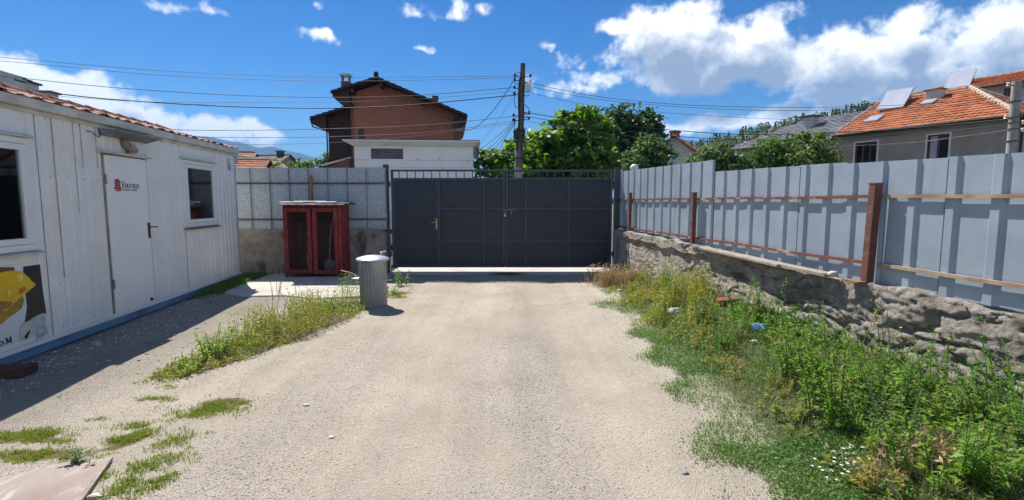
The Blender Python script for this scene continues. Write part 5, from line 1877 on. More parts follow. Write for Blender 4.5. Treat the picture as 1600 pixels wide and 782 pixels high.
def make_brick_house():
    Y = 30.0

    def P(px, py):
        v = at(px, py, Y)
        return v.x, v.z
    xl, _ = P(553, 200)
    xr, _ = P(708, 200)
    xp, zp = P(592, 133)
    _, zl = P(553, 148)
    _, zr_ = P(708, 172)
    t = thing('brick_house', 'tall red brick house with a dark overhanging gable roof behind the white garage', 'house', ((xl + xr) / 2, Y, 0), R(7.0))
    cx_ = (xl + xr) / 2

    def L(p):
        return p[0] - cx_, p[1]
    D = 8.5
    # gable wall with small window
    wa, wz1 = L(P(562, 203))
    wb_, wz0 = L(P(571, 220))
    w = MB()
    zt = min(zl, zr_) - .3
    wall_holes(w, xl - cx_, xr - cx_, 0, zt, [(wa, wb_, wz0, wz1)], 0, .2, -1)
    pk = L((xp, zp))
    w.poly([(xl - cx_, 0, zt), (xr - cx_, 0, zt), (xr - cx_, 0, zr_), (pk[0], 0, pk[1]), (xl - cx_, 0, zl)])
    w.poly([(xl - cx_, 0, 0), (xl - cx_, D, 0), (xl - cx_, D, zl), (xl - cx_, 0, zl)])
    w.poly([(xr - cx_, 0, 0), (xr - cx_, D, 0), (xr - cx_, D, zr_), (xr - cx_, 0, zr_)])
    w.poly([(xl - cx_, D, 0), (xr - cx_, D, 0), (xr - cx_, D, zr_), (pk[0], D, pk[1]), (xl - cx_, D, zl)])
    w.build('wall', 'house_brick', t)
    house_window(t, wa, wb_, wz0, wz1, 0, -1, frame='gutter', leaves=1, ft=.04)
    # main roof, two slopes of different length, overhanging
    pt = Vector((pk[0], 0, pk[1] + .22))
    er = Vector((*[L(P(728, 181))[0]], 0, L(P(728, 181))[1]))
    el_ = Vector((L(P(527, 150))[0], 0, L(P(527, 150))[1]))
    F0 = -.9
    rd = MB()
    for (e, sg) in ((er, 1), (el_, -1)):
        v = pt - e
        top = v.length
        o_, d = tile_slope(t, (e.x, F0, e.z), (0, 1, 0), v, [(0, 0), (D + 1.3, 0), (D + 1.3, top), (0, top)], 'tile_brown', .3, .36, .02, .035, 'roof_tiles')
        rd.add(d.v, d.f)
    ro = rd.build('roof', 'gutter', t)
    for (a, b) in ((er, pt), (el_, pt)):
        MB().bar((a.x, F0 - .02, a.z - .10), (b.x, F0 - .02, b.z - .10), .05, .22, up=(0, 1, 0)).build('barge_board', 'wood_dark', t)
    # purlins under the overhang
    for k in (.12, .5, .95):
        p = er.lerp(pt, k)
        MB().box(p.x - .09, p.x + .09, F0 + .03, .0, p.z - .42, p.z - .22).build('purlin', 'wood_dark', t)
    p = el_.lerp(pt, .45)
    MB().box(p.x - .09, p.x + .09, F0 + .03, .0, p.z - .42, p.z - .22).build('purlin', 'wood_dark', t)
    # boxed soffits falling back to the wall on both sides
    for (e, xw, zw) in ((er, xr - cx_, L(P(708, 203))[1]), (el_, xl - cx_, L(P(553, 172))[1])):
        MB().prism([(e.x, e.z - .10), (e.x, e.z - .28), (xw, zw), (xw, e.z + .05 + abs(e.x - xw) * .3)], (0, F0 + .25, 0), (1, 0, 0), (0, 0, 1), (0, D, 0)).build('eave_box', 'wood_dark', t)
        MB().tube([(e.x, F0, e.z - .06), (e.x, D, e.z - .06)], .07, 8).build('gutter', 'gutter', t)
    MB().tube([(er.x, F0 + .1, er.z - .1), (er.x - .05, F0 + .2, er.z - .45), (xr - cx_ + .12, .1, L(P(708, 200))[1])], .05, 8).build('downpipe', 'gutter', t)
    MB().tube([(pt.x, F0, pt.z + .05), (pt.x, D + .4, pt.z + .05)], .13, 8).build('ridge_cap', 'tile_brown', t)
    MB().blob((pt.x, F0 + .05, pt.z + .17), (.14, .14, .14), 2, 8, 6, .1).build('finial', 'tile_brown', t)
    # chimneys
    kk = 32.2 / 30.0

    def PC(px, py):
        v = at(px, py, 32.2)
        return v.x - cx_, v.z
    a, b = PC(544, 140), PC(557, 122)
    MB().box(a[0], b[0], 2.0, 2.55, a[1] - .8, b[1] - .35).build('chimney', 'brick_red', t)
    for x in (a[0] + .04, b[0] - .1):
        MB().box(x, x + .06, 2.02, 2.5, b[1] - .349, b[1] - .03).build('chimney_leg', 'gutter', t)
    MB().box(a[0] - .06, b[0] + .06, 1.9, 2.6, b[1] - .029, b[1] + .09).build('chimney_cap', 'alu', t)
    a, b = [(q.x - cx_, q.z) for q in (at(670, 168, 33.2), at(694, 154, 33.2))]
    for k in range(4):
        MB().box(a[0] + .1, b[0] - .05, 3.0, 3.9, b[1] - 1.0 + k * .26, b[1] - .78 + k * .26).build('chimney_course', 'brick_red', t)
    MB().box(a[0] + .14, b[0] - .09, 3.04, 3.86, b[1] - 1.6, b[1] - .02).build('chimney', 'brick_red', t)
    MB().box(b[0] - .4, b[0], 2.95, 3.95, b[1] + .045, b[1] + .16).build('chimney_cap', 'gutter', t)
    MB().tube([(L(P(565, 130))[0], 2.5, L(P(565, 130))[1] - .5), (L(P(565, 130))[0], 2.5, L(P(565, 127))[1])], .05, 8).build('flue', 'alu', t)
    MB().lathe([(.12, 0), (.03, .08)], 10, (L(P(565, 127))[0], 2.5, L(P(565, 127))[1])).build('flue_cap', 'alu', t)
    # timber clad annex on the left
    ax0, az0 = L(P(513, 200))
    ax1, _ = L(P(551, 200))
    _, ae = L(P(513, 186))
    _, at_ = L(P(553, 168))
    MB().prism([(ax0, 0), (ax1 + .05, 0), (ax1 + .05, at_), (ax0, ae)], (0, .65, 0), (1, 0, 0), (0, 0, 1), (0, D - 1, 0)).build('annex_wall', 'wood_dark', t)
    z = 3.0
    k = 0
    while z < at_ - .1:
        xa = ax0 if z < ae else ax0 + (z - ae) / (at_ - ae) * (ax1 - ax0)
        MB().box(xa + .02, ax1 - .0, .595 + .006 * (k % 2), .648, z + .012, z + .185).build('cladding_board', 'wood_dark', t)
        z += .2
        k += 1
    MB().box(ax1 - .01, xl - cx_ + .12, .0, .64, 0, at_).build('brick_pier', 'brick_red', t)
    e0 = L(P(491, 187))
    e1 = L(P(556, 165))
    v = Vector((e1[0] - e0[0], 0, e1[1] - e0[1]))
    o_, d = tile_slope(t, (e0[0], -.2, e0[1]), (0, 1, 0), v, [(0, 0), (D, 0), (D, v.length), (0, v.length)], 'tile_brown', .3, .36, .02, .035, 'annex_tiles')
    d.build('annex_roof', 'gutter', t)
    MB().prism([(e0[0], e0[1] - .08), (e0[0], e0[1] - .3), (ax0, L(P(513, 205))[1]), (ax0, e0[1] + .3)], (0, .1, 0), (1, 0, 0), (0, 0, 1), (0, D - 1, 0)).build('eave_box', 'wood_dark', t)
    MB().tube([(e0[0], -.1, e0[1] - .05), (e0[0] + .1, 0, e0[1] - .5), (ax0 - .05, .5, L(P(513, 206))[1]), (ax0 - .05, .55, 2.5)], .045, 8).build('downpipe', 'gutter', t)
    # lean-to roof edge low at the corner
    MB().bar((L(P(515, 262))[0], -1.2, L(P(515, 262))[1]), (L(P(552, 248))[0], -.3, L(P(552, 248))[1]), .06, .10).build('porch_edge', 'cornice', t)
    MB().prism([(L(P(520, 266))[0], L(P(520, 266))[1]), (L(P(552, 250))[0], L(P(552, 250))[1]), (L(P(554, 270))[0], L(P(554, 270))[1])], (0, -.9, 0), (1, 0, 0), (0, 0, 1), (0, .9, 0)).build('porch_gable', 'brick_red', t)


make_brick_house()


def make_garage():
    Y = 21.2

    def P(px, py):
        v = at(px, py, Y)
        return v.x, v.z
    xl, xr = P(556, 250)[0], P(739, 250)[0]
    zt = P(600, 229)[1]
    t = thing('white_garage', 'low white flat-roofed building with a louvred vent and flared cornice', 'building', ((xl + xr) / 2, Y, 0), R(4.8))
    c = (xl + xr) / 2
    L0, L1 = xl - c, xr - c
    va, vb = P(581, 250)[0] - c, P(630, 250)[0] - c
    vz1, vz0 = P(600, 232.5)[1], P(600, 249)[1]
    w = MB()
    wall_holes(w, L0, L1, 0, zt, [(va, vb, vz0, vz1)], .02, .15, -1)
    w.poly([(L0, .02, 0), (L0, 6, 0), (L0, 6, zt), (L0, .02, zt)])
    w.poly([(L1, .02, 0), (L1, 6, 0), (L1, 6, zt), (L1, .02, zt)])
    w.poly([(L0, 6, 0), (L1, 6, 0), (L1, 6, zt), (L0, 6, zt)])
    w.build('wall', 'plaster_white', t)
    # plaster bands separated by joints
    zs = [0, .7, 1.4, 2.05, P(600, 262)[1] + .0, P(600, 250)[1] - .02, zt - .02]
    for i in range(len(zs) - 1):
        a, b = zs[i] + .012, zs[i + 1] - .012
        if b - a < .05:
            continue
        if i == len(zs) - 2:
            MB().box(L0 - .004, va - .01, -.012, .019, a, b).build('plaster_band', 'plaster_white', t, bevel=.006)
            MB().box(vb + .02, L1 + .004, -.012, .019, a, b).build('plaster_band', 'plaster_white', t, bevel=.006)
        else:
            MB().box(L0 - .004, vb - .002, -.012, .019, a, b).build('plaster_band', 'plaster_white', t, bevel=.006)
            MB().box(vb + .004, L1 + .004, -.012, .019, a, b).build('plaster_band', 'plaster_white', t, bevel=.006)
    v = MB().box(va, vb, .12, .16, vz0, vz1).build('vent', 'dark_sheet', t)
    n = 6
    for k in range(n):
        z = vz0 + (vz1 - vz0) * (k + .5) / n
        MB().obox(((va + vb) / 2, .09, z), (1, 0, 0), (0, -1, -.7), (0, .7, -1), (vb - va) / 2 - .01, .035, .006).build('slat', 'concrete_grey', v)
    # flared cornice
    z0, z1 = zt, P(600, 221)[1]
    fl = P(541, 221)[0] - c - L0
    fr = P(750, 222)[0] - c - L1
    m = MB()
    f = .42
    lo = [(L0, .0, z0), (L1, .0, z0), (L1, 6, z0), (L0, 6, z0)]
    hi = [(L0 + fl, -f, z1 - .05), (L1 + fr, -f, z1 - .05), (L1 + fr, 6 + f, z1 - .05), (L0 + fl, 6 + f, z1 - .05)]
    tp = [(x, y, z + .05) for (x, y, z) in hi]
    m.add(lo + hi + tp, [(3, 2, 1, 0), (0, 1, 5, 4), (1, 2, 6, 5), (2, 3, 7, 6), (3, 0, 4, 7), (4, 5, 9, 8), (5, 6, 10, 9), (6, 7, 11, 10), (7, 4, 8, 11), (8, 9, 10, 11)])
    m.build('cornice', 'cornice', t)
    MB().box(L0 + fl + .01, L1 + fr - .01, -f + .01, 6 + f - .01, z1 + .002, z1 + .03).build('roof_edge', 'gutter', t)
    MB().tube([(L1 + .06, -.1, z0 - .02), (L1 + .2, -.12, z0 - .1), (L1 + .22, -.12, z0 - .5)], .03, 6).build('spout', 'gutter', t)


make_garage()


def make_block():
    # apartment block behind the cabin roof: only its roof line shows
    fe = at(143, 176, 44)
    o = Vector((fe.x, fe.y, 0))
    t = thing('apartment_block', 'grey flat-roofed apartment block with rooftop housings behind the cabin roof', 'building', o, RZ)
    zr = fe.z
    Lb = 44.0

    def S(px, py, off=0.0):
        q = onplane(px, py, o - NV * off, NV) - (o - NV * off)
        return q.dot(DV), q.z
    MB().box(0, Lb, -13, 0, 0, zr - .45).build('wall', 'plaster_grey', t)
    MB().box(-.2, Lb, -13.2, .2, zr - .449, zr + .1).build('roof', 'concrete_grey', t)
    for k in range(9):
        a = 2.5 + k * 4.6
        for z0 in (1.2, 4.2, 7.2, 10.2):
            if z0 + 1.6 < zr - .6:
                f = MB().box(a, a + 1.7, .001, .04, z0, z0 + 1.5).build('window', 'white_trim', t)
                MB().box(a + .1, a + 1.6, .041, .05, z0 + .1, z0 + 1.4).build('pane', 'dark_glass', f)
    a0, z0 = S(105, 160, 5)
    a1, _ = S(30, 140, 5)
    MB().box(a0, a1, -10, -5, zr + .11, z0 + .15).build('rooftop_housing', 'plaster_grey', t)
    for (px, w, hgt) in ((33, .9, .5), (45, .8, .75), (57, 1.2, .7), (88, 1.0, .35)):
        a, z = S(px, 145, 5)
        MB().box(a - w / 2, a + w / 2, -6.6, -5.2, z0 + .151, z0 + .15 + hgt).build('chimney', 'plaster_pale', t)
        MB().box(a - w / 2 - .15, a + w / 2 + .15, -6.8, -5.0, z0 + .152 + hgt, z0 + .32 + hgt).build('chimney_cap', 'gutter', t)
    a, z = S(-6, 126, 5)
    MB().box(a - 3, a + 2.0, -10, -5, z0 + .16, z + .9).build('lift_housing', 'plaster_pale', t)


make_block()


def make_van():
    c = at(622, 372, 17.6)
    t = thing('parked_van', 'pale blue white van parked in the street, glimpsed past the gate hinge', 'van', (c.x + 1.3, 17.6, .012), 0)
    prof = [(-2.2, .35), (-2.2, 1.05), (-2.1, 1.15), (-1.45, 1.28), (-.95, 1.85), (-.8, 1.95), (2.0, 1.95), (2.15, 1.8), (2.2, .9), (2.2, .35)]
    MB().prism([(x, z) for x, z in prof], (0, -.85, 0), (1, 0, 0), (0, 0, 1), (0, 1.7, 0)).build('body', 'van_paint', t, bevel=.06)
    for yy in (-.853, .853):
        for q in ([(-1.2, 1.3), (-.85, 1.75), (-.3, 1.75), (-.3, 1.3)], [(-.2, 1.3), (-.2, 1.75), (.9, 1.75), (.9, 1.3)], [(1.0, 1.3), (1.0, 1.75), (1.95, 1.75), (2.0, 1.3)]):
            MB().prism(q, (0, yy - .004, 0), (1, 0, 0), (0, 0, 1), (0, .008, 0)).build('window', 'dark_glass', t)
        for xw in (-1.35, 1.35):
            wh = MB().lathe([(.20, -.1), (.31, -.09), (.33, -.05), (.33, .05), (.31, .09), (.20, .1)], 24).build('wheel', 'tyre', t, smooth='auto')
            wh.matrix_local = Matrix.Translation((xw, yy * .93, .33)) @ Matrix.Rotation(math.pi / 2, 4, 'X')
            rm = MB().lathe([(.19, -.105), (.16, -.09), (.05, -.085), (.05, .085), (.16, .09), (.19, .105)], 20).build('rim', 'alu', wh, smooth='auto')
    for yy in (-.6, .6):
        MB().box(-2.235, -2.2, yy - .15, yy + .15, .75, .95).build('headlight', 'globe', t)


make_van()

# ------------------------------------------------------------------ poles and overhead cables


def make_poles():
    b = at(806, 300, 20)
    top = at(815, 101, 20)
    t = thing('utility_pole', 'tall dark wooden utility pole with many cables standing in the street beyond the gate', 'pole', (b.x, 20, 0.0), 0)
    lean = Vector((top.x - b.x, 0, top.z))

    def on(z):
        return Vector((lean.x * (z - b.z * .0) / top.z, 0, z))
    zs = at(810, 185, 20).z
    MB().tube([on(0), on(zs - .7)], [.17, .15], 10).build('concrete_stub', 'pole_conc', t, smooth='auto')
    off = Vector((.05, -.12, 0))
    MB().tube([on(zs - 1.9) + off, on(top.z) + off], [.13, .095], 10).build('shaft', 'pole_wood', t, smooth='auto')
    for z in (zs - 1.6, zs - .95):
        MB().lathe([(.24, 0), (.24, .07)], 14, tuple(on(z) + off * .5)).build('clamp_band', 'gutter', t)
    k = 0
    for (py, sx) in ((121, -1), (122, 1), (131, 1), (140, -1), (149, -1), (128, -1), (137, 1), (180, 1), (183, -1), (190, -1), (178, 1), (188, 1)):
        z = at(812, py, 20).z
        p = on(z) + off
        a = p + Vector((sx * .10, 0, 0))
        e = p + Vector((sx * .30, -.03, .02))
        MB().tube([a, e], .018, 6).build('bracket', 'gutter', t)
        MB().lathe([(.03, -.05), (.055, -.03), (.035, 0), (.055, .03), (.03, .07)], 10, tuple(e + Vector((0, 0, .02)))).build('insulator', 'porcelain' if k % 4 == 2 else 'cable', t, smooth='auto')
        k += 1
    MB().obox(on(at(812, 139, 20).z) + off + Vector((.22, -.05, 0)), (1, 0, 0), (0, 1, 0), (0, 0, 1), .10, .09, .15).build('junction_box', 'porcelain', t, bevel=.02)
    rr = random.Random(3)
    for k in range(7):
        z = top.z - .6 - k * .42
        cx_ = on(z) + off + Vector((rr.choice((-.16, .14)), -.08, 0))
        pts = [cx_ + Vector((.16 * math.cos(a) * rr.uniform(.6, 1.2), -.03, .24 * math.sin(a) * rr.uniform(.7, 1.3))) for a in np.linspace(0, 5.6, 9)]
        MB().tube(pts, .014, 5).build('cable_loop', 'cable', t, smooth=True)
    for sx in (-.09, -.12, .08):
        MB().tube([on(z) + off + Vector((sx + .02 * math.sin(z * 3), -.1, 0)) for z in np.linspace(zs - 1.3, top.z - .5, 12)], .016, 5).build('riser_cable', 'cable', t, smooth=True)
    MB().lathe([(.20, -.2), (.24, -.12), (.22, 0), (.25, .12), (.19, .22)], 12, tuple(on(at(808, 210, 20).z) + Vector((0, -.02, 0)))).build('cable_coil', 'cable', t, smooth='auto')
    # concrete pole on the right
    p0 = at(1582, 240, 14.0)
    p1 = at(1589, 128, 14.0)
    t2 = thing('utility_pole', 'thick round concrete pole at the corner of the grey rendered house', 'pole', (p0.x, 14.0, 0), 0)
    MB().tube([(0, 0, 0), (p1.x - p0.x, 0, p1.z)], [.125, .105], 16).build('shaft', 'pole_conc', t2, smooth='auto')
    for py in (160, 185, 193, 203, 222):
        z = at(1585, py, 14).z
        MB().lathe([(.125, 0), (.127, .03)], 16, ((p1.x - p0.x) * z / p1.z, 0, z)).build('clamp_band', 'pole_wood' if py % 2 else 'gutter', t2)
    for (py, sx) in ((134, -1), (136, 1), (185, -1), (193, 1), (205, 1)):
        z = at(1585, py, 14).z
        a = Vector(((p1.x - p0.x) * z / p1.z + sx * .10, -.02, z))
        MB().tube([a, a + Vector((sx * .14, 0, .0))], .014, 6).build('bracket', 'gutter', t2)
        MB().lathe([(.025, -.05), (.05, -.03), (.03, 0), (.05, .03), (.025, .06)], 10, tuple(a + Vector((sx * .15, 0, .02)))).build('insulator', 'porcelain', t2, smooth='auto')


make_poles()


def cable(label, pts, r=.012, mat='cable', group='overhead cables', name='cable'):
    """pts: photo x, y and distance; a smooth sagging line through them"""
    P = [at(*p) for p in pts]
    n = 22
    out = []
    # Catmull-Rom through the points
    Q = [P[0] * 2 - P[1]] + P + [P[-1] * 2 - P[-2]]
    for i in range(1, len(Q) - 2):
        for k in range(n):
            s = k / n
            a, b, c, d = Q[i - 1], Q[i], Q[i + 1], Q[i + 2]
            out.append(.5 * ((2 * b) + (c - a) * s + (2 * a - 5 * b + 4 * c - d) * s * s + (3 * b - a - 3 * c + d) * s ** 3))
    out.append(P[-1])
    o = MB().tube(out, r * .78, 5).build(name, mat, smooth=True)
    tag(o, label, 'cable', group)
    return o


cable('highest thin wire running left from the wooden pole across the blue sky', [(-260, 70, 17), (0, 90, 18), (270, 112, 18.5), (530, 121, 19.2), (806, 119, 20)], .010, 'cable_grey')
cable('second thin wire just under the highest one left of the wooden pole', [(-260, 74, 17), (40, 99, 18), (270, 119, 18.5), (530, 127, 19.2), (806, 122, 20)], .010, 'cable_grey')
cable('thin twisted cable left of the wooden pole, passing above the brick house gable wall', [(-260, 94, 17), (0, 119, 18), (200, 139, 18.5), (420, 151, 19), (620, 151, 19.5), (806, 137, 20)], .014)
cable('thick dark bundled cable sagging over the cabin roof and the brick wall', [(-260, 118, 17), (0, 137, 17.6), (180, 156, 18), (400, 168, 18.8), (600, 167, 19.4), (806, 149, 20)], .024)
cable('faint grey wire between the twisted cable and the thick bundled cable', [(-260, 122, 17), (0, 143, 17.6), (220, 159, 18), (430, 160, 18.8), (620, 157, 19.4), (806, 143, 20)], .008, 'cable_grey')
cable('pale low wire crossing the brick wall at mid height', [(150, 200, 17), (330, 204, 18), (500, 202, 18.8), (660, 196, 19.4), (806, 182, 20)], .014, 'cable_grey')
cable('lowest pale wire crossing the brick wall just above the garage roof', [(180, 212, 17), (350, 215, 18), (520, 214, 18.8), (680, 206, 19.4), (806, 189, 20)], .013, 'cable_grey')
cable('faint wire touching the garage roof edge left of the pole', [(200, 221, 17), (400, 226, 18), (560, 221, 19), (690, 208, 19.5), (806, 193, 20)], .008, 'cable_grey')
cable('slack dark drop cable curving from the pole top down past the brick house eave', [(806, 120, 20), (790, 146, 20.6), (768, 176, 21.6), (745, 198, 23), (728, 204, 25), (710, 203, 28)], .018)
for i, (x1, y1, x2, y2, lab) in enumerate(((757, 232, 742, 238, 'uppermost of the drop cables fanning from the pole to the garage corner'), (762, 236, 743, 244, 'second drop cable fanning from the pole to the garage corner'),
                                          (766, 239, 744, 250, 'third drop cable fanning from the pole to the garage corner'), (772, 243, 746, 258, 'lowest drop cable fanning from the pole to the garage corner'))):
    cable(lab, [(806, 185 + i * 2, 20), (788, 204 + i * 5, 20.3), (x1 + 4, y1 - 6 + i, 20.8), (x2, y2, 21.1)], .012)
cable('thin slanting stay wire crossing the drop cables left of the pole', [(806, 145, 20), (780, 185, 20.4), (750, 226, 21)], .007, 'cable_grey')
cable('short dark cable from the pole over the tree to the garage spout', [(744, 233, 21), (775, 238, 20.6), (806, 240, 20)], .014)
# to the right of the wooden pole
cable('uppermost wire running right from the pole towards the orange roofs', [(815, 127, 20), (920, 149, 20), (1050, 163, 20), (1200, 168, 20), (1340, 167, 20), (1480, 160, 19), (1660, 143, 17)], .011)
cable('second wire running right from the pole under the uppermost one', [(815, 133, 20), (930, 155, 20), (1060, 167, 20), (1200, 173, 20), (1340, 171, 20), (1480, 166, 19), (1660, 152, 17)], .011, 'cable_grey')
cable('third thin wire running right from the pole, ending over the slate roof', [(815, 143, 20), (930, 166, 20), (1060, 178, 20), (1200, 186, 21), (1330, 190, 22)], .009, 'cable_grey')
cable('dark twisted cable passing behind the dark tree and over the shrubs', [(815, 175, 20), (900, 188, 20), (1040, 203, 20), (1180, 211, 19), (1320, 207, 18), (1450, 198, 16), (1580, 186, 14.0)], .018)
cable('dark cable a little below the twisted one, ending at the concrete pole', [(815, 181, 20), (900, 195, 20), (1040, 212, 20), (1180, 219, 19), (1320, 216, 18), (1450, 208, 16), (1580, 195, 14.0)], .014)
cable('pale sagging wire across the grey house wall below its windows', [(1000, 214, 20), (1120, 223, 19), (1250, 229, 18), (1400, 225, 16.5), (1500, 214, 15), (1580, 203, 14.0)], .012, 'rail_pale')
cable('thin wire skimming the tree tops right of the wooden pole', [(815, 188, 20), (900, 202, 20), (1040, 219, 20), (1180, 226, 20), (1300, 226, 20)], .009, 'cable_grey')
cable('pale guy wire slanting down from the concrete pole by the house corner', [(1576, 205, 14), (1545, 240, 15.5)], .012, 'rail_pale')

# ------------------------------------------------------------------ trees


def leaf_quads(c, nrm, sz, rg, asp=.6):
    n = len(c)
    a = rg.normal(size=(n, 3))
    t = np.cross(nrm, a)
    t /= np.linalg.norm(t, axis=1)[:, None] + 1e-9
    b = np.cross(nrm, t)
    h = (sz * .5)[:, None]
    w = (sz * .5 * asp)[:, None]
    V = np.stack([c - t * h, c + b * w - t * h * .1, c + t * h, c - b * w - t * h * .1], 1).reshape(-1, 3)
    F = np.arange(n * 4).reshape(n, 4)
    return V, F


def crown_leaves(blobs, leaf, per_m2, rg, clump=.35, droop=.0, fill=.25):
    """leaf clumps over the shells of several ellipsoids"""
    Vs = []
    N = 0
    for (c, r) in blobs:
        c, r = np.array(c), np.array(r)
        area = 4 * math.pi * ((r[0] * r[1]) ** 1.6 / 3 + (r[0] * r[2]) ** 1.6 / 3 + (r[1] * r[2]) ** 1.6 / 3) ** (1 / 1.6)
        nc = max(6, int(area / (clump * clump * 1.5)))
        d = rg.normal(size=(nc, 3))
        d /= np.linalg.norm(d, axis=1)[:, None]
        rad = np.where(rg.random(nc) < fill, rg.uniform(.3, .8, nc), rg.uniform(.72, 1.13, nc))
        cc = c + d * r * rad[:, None]
        m = max(4, int(per_m2 * clump * clump * 1.15))
        k = np.repeat(np.arange(nc), m)
        off = rg.normal(size=(nc * m, 3)) * (clump * rg.uniform(.6, 1.25, nc))[k][:, None] * np.array([.48, .48, .26])
        pts = cc[k] + off
        nr = d[k] * .6 + rg.normal(size=(nc * m, 3)) * .55 + np.array([0, 0, .55])
        nr /= np.linalg.norm(nr, axis=1)[:, None]
        sz = leaf * rg.uniform(.6, 1.3, nc * m)
        V, F = leaf_quads(pts, nr, sz, rg)
        Vs.append(V)
        N += len(F)
    return np.concatenate(Vs), np.arange(N * 4).reshape(N, 4)


def tree(name, label, base, blobs, leaf, dens, mat, trunk_r=.2, clump=.35, cat='tree', group=None, seed=0, limbs=True):
    rg = np.random.default_rng(100 + seed)
    t = thing(name, label, cat, base, 0, group)
    B = [((c[0] - base[0], c[1] - base[1], c[2] - base[2]), r) for (c, r) in blobs]
    V, F = crown_leaves(B, leaf, dens, rg, clump)
    np_mesh('crown', V, F, mat, t)
    tm = MB()
    lowest = min(c[2] - r[2] for c, r in B)
    top = max(c[2] for c, r in B)
    mean = np.mean([c for c, r in B], 0)
    fork = Vector((mean[0] * .3, mean[1] * .3, max(.4, lowest + (top - lowest) * .12)))
    tm.tube([(0, 0, -.1), (fork.x * .4, fork.y * .4, fork.z * .5), fork], [trunk_r * 1.25, trunk_r, trunk_r * .85], 10)
    if limbs:
        for (c, r) in B:
            m = (fork + Vector(c)) / 2 + Vector((rg.uniform(-.2, .2), rg.uniform(-.2, .2), rg.uniform(-.1, .3)))
            tm.tube([fork, m, Vector(c), Vector(c) + Vector((0, 0, r[2] * .6))], [trunk_r * .6, trunk_r * .4, trunk_r * .22, .012], 6)
            for q in range(3):
                d = Vector(rg.normal(size=3)).normalized()
                e = Vector(c) + Vector((d.x * r[0], d.y * r[1], abs(d.z) * r[2])) * .85
                tm.tube([m.lerp(Vector(c), .6), (m + e) / 2 + Vector((0, 0, .1)), e], [trunk_r * .22, trunk_r * .13, .01], 5)
    tm.build('trunk', 'bark', t, smooth=True)
    return t


def px_blobs(L, Y):
    """(photo x, y, half width, half height, depth offset) -> ellipsoids"""
    out = []
    for (x, y, rx, ry, dy) in L:
        yy = Y + dy
        c = at(x, y, yy)
        k = yy / FPX
        out.append(((c.x, c.y, c.z), (rx * k, (rx + ry) * .5 * k, ry * k)))
    return out


def ground_under(x, Y):
    p = at(x, 300, Y)
    return (p.x, p.y, -.1)


tree('walnut_tree', 'broad bright green leafy tree right of the wooden pole beyond the gate', ground_under(880, 26),
     px_blobs([(905, 212, 42, 36, 0), (868, 232, 38, 30, -.5), (925, 240, 34, 36, -.8), (890, 262, 50, 30, -.6), (935, 205, 24, 22, .5), (840, 250, 30, 26, 0), (950, 270, 26, 26, 0), (880, 200, 26, 18, .6), (912, 186, 20, 14, .3), (845, 228, 24, 20, .4), (856, 268, 30, 22, -.4), (935, 240, 26, 26, -1)], 26),
     .34, 85, 'leaf_walnut', .22, .42, seed=1)
tree('walnut_tree', 'lower bright green tree between the white garage and the wooden pole', ground_under(785, 24.5),
     px_blobs([(788, 250, 30, 22, 0), (765, 262, 26, 20, -.3), (815, 244, 26, 22, .3), (760, 245, 14, 8, .3), (830, 262, 26, 22, 0), (805, 270, 30, 18, -.5), (800, 228, 14, 10, .4)], 24.5),
     .30, 85, 'leaf_walnut', .15, .36, seed=2)
tree('dark_tree', 'tall dark green tree standing behind the bright green one', ground_under(985, 33),
     px_blobs([(985, 188, 30, 24, 0), (1005, 205, 30, 26, -.5), (965, 205, 30, 26, 0), (1015, 232, 26, 26, 0), (985, 240, 40, 30, -.5), (1022, 198, 16, 18, 0), (955, 190, 18, 16, .5), (975, 262, 40, 26, 0), (940, 185, 20, 14, 1)], 33),
     .30, 95, 'leaf_dark', .26, .42, seed=3)
tree('fruit_tree', 'rounded grey green tree just behind the first sheets of the galvanised fence', ground_under(1015, 17),
     px_blobs([(1012, 240, 28, 22, 0), (1035, 250, 20, 20, 0), (995, 255, 22, 20, -.2), (1018, 265, 34, 18, 0), (1012, 224, 16, 12, .2)], 17),
     .13, 330, 'leaf_grey', .10, .24, seed=4)
tree('shrub', 'dusty green shrub with reddish tips behind the step in the galvanised fence', ground_under(1115, 15),
     px_blobs([(1108, 244, 24, 15, 0), (1130, 242, 22, 14, .3), (1148, 252, 20, 14, 0), (1092, 258, 22, 15, 0), (1120, 264, 40, 16, 0), (1160, 262, 20, 12, .2), (1128, 229, 9, 7, .3)], 15),
     .12, 340, 'leaf_grey', .09, .22, cat='shrub', seed=5)
tree('fruit_tree', 'mid green fruit tree between the shrub and the grey house', ground_under(1215, 15.5),
     px_blobs([(1196, 240, 22, 16, 0), (1225, 236, 24, 17, 0), (1186, 258, 22, 17, -.2), (1220, 257, 34, 18, 0), (1206, 222, 9, 7, .2), (1240, 222, 10, 8, .3)], 15.5),
     .12, 340, 'leaf_mid', .09, .23, seed=6)
tree('fruit_tree', 'olive green arching tree in front of the grey house wall', ground_under(1275, 14.8),
     px_blobs([(1268, 226, 22, 15, 0), (1292, 238, 18, 11, .2), (1262, 245, 28, 16, 0), (1290, 250, 24, 10, 0), (1256, 210, 9, 7, .2), (1280, 212, 9, 7, .2)], 14.8),
     .12, 300, 'leaf_olive', .08, .23, seed=7)
tree('garden_tree', 'small dark tree left of the brick house annex', ground_under(500, 36),
     px_blobs([(497, 258, 16, 10, 0), (480, 262, 14, 8, 0), (508, 250, 8, 10, 0)], 36), .22, 120, 'leaf_mid', .1, .4, seed=8)
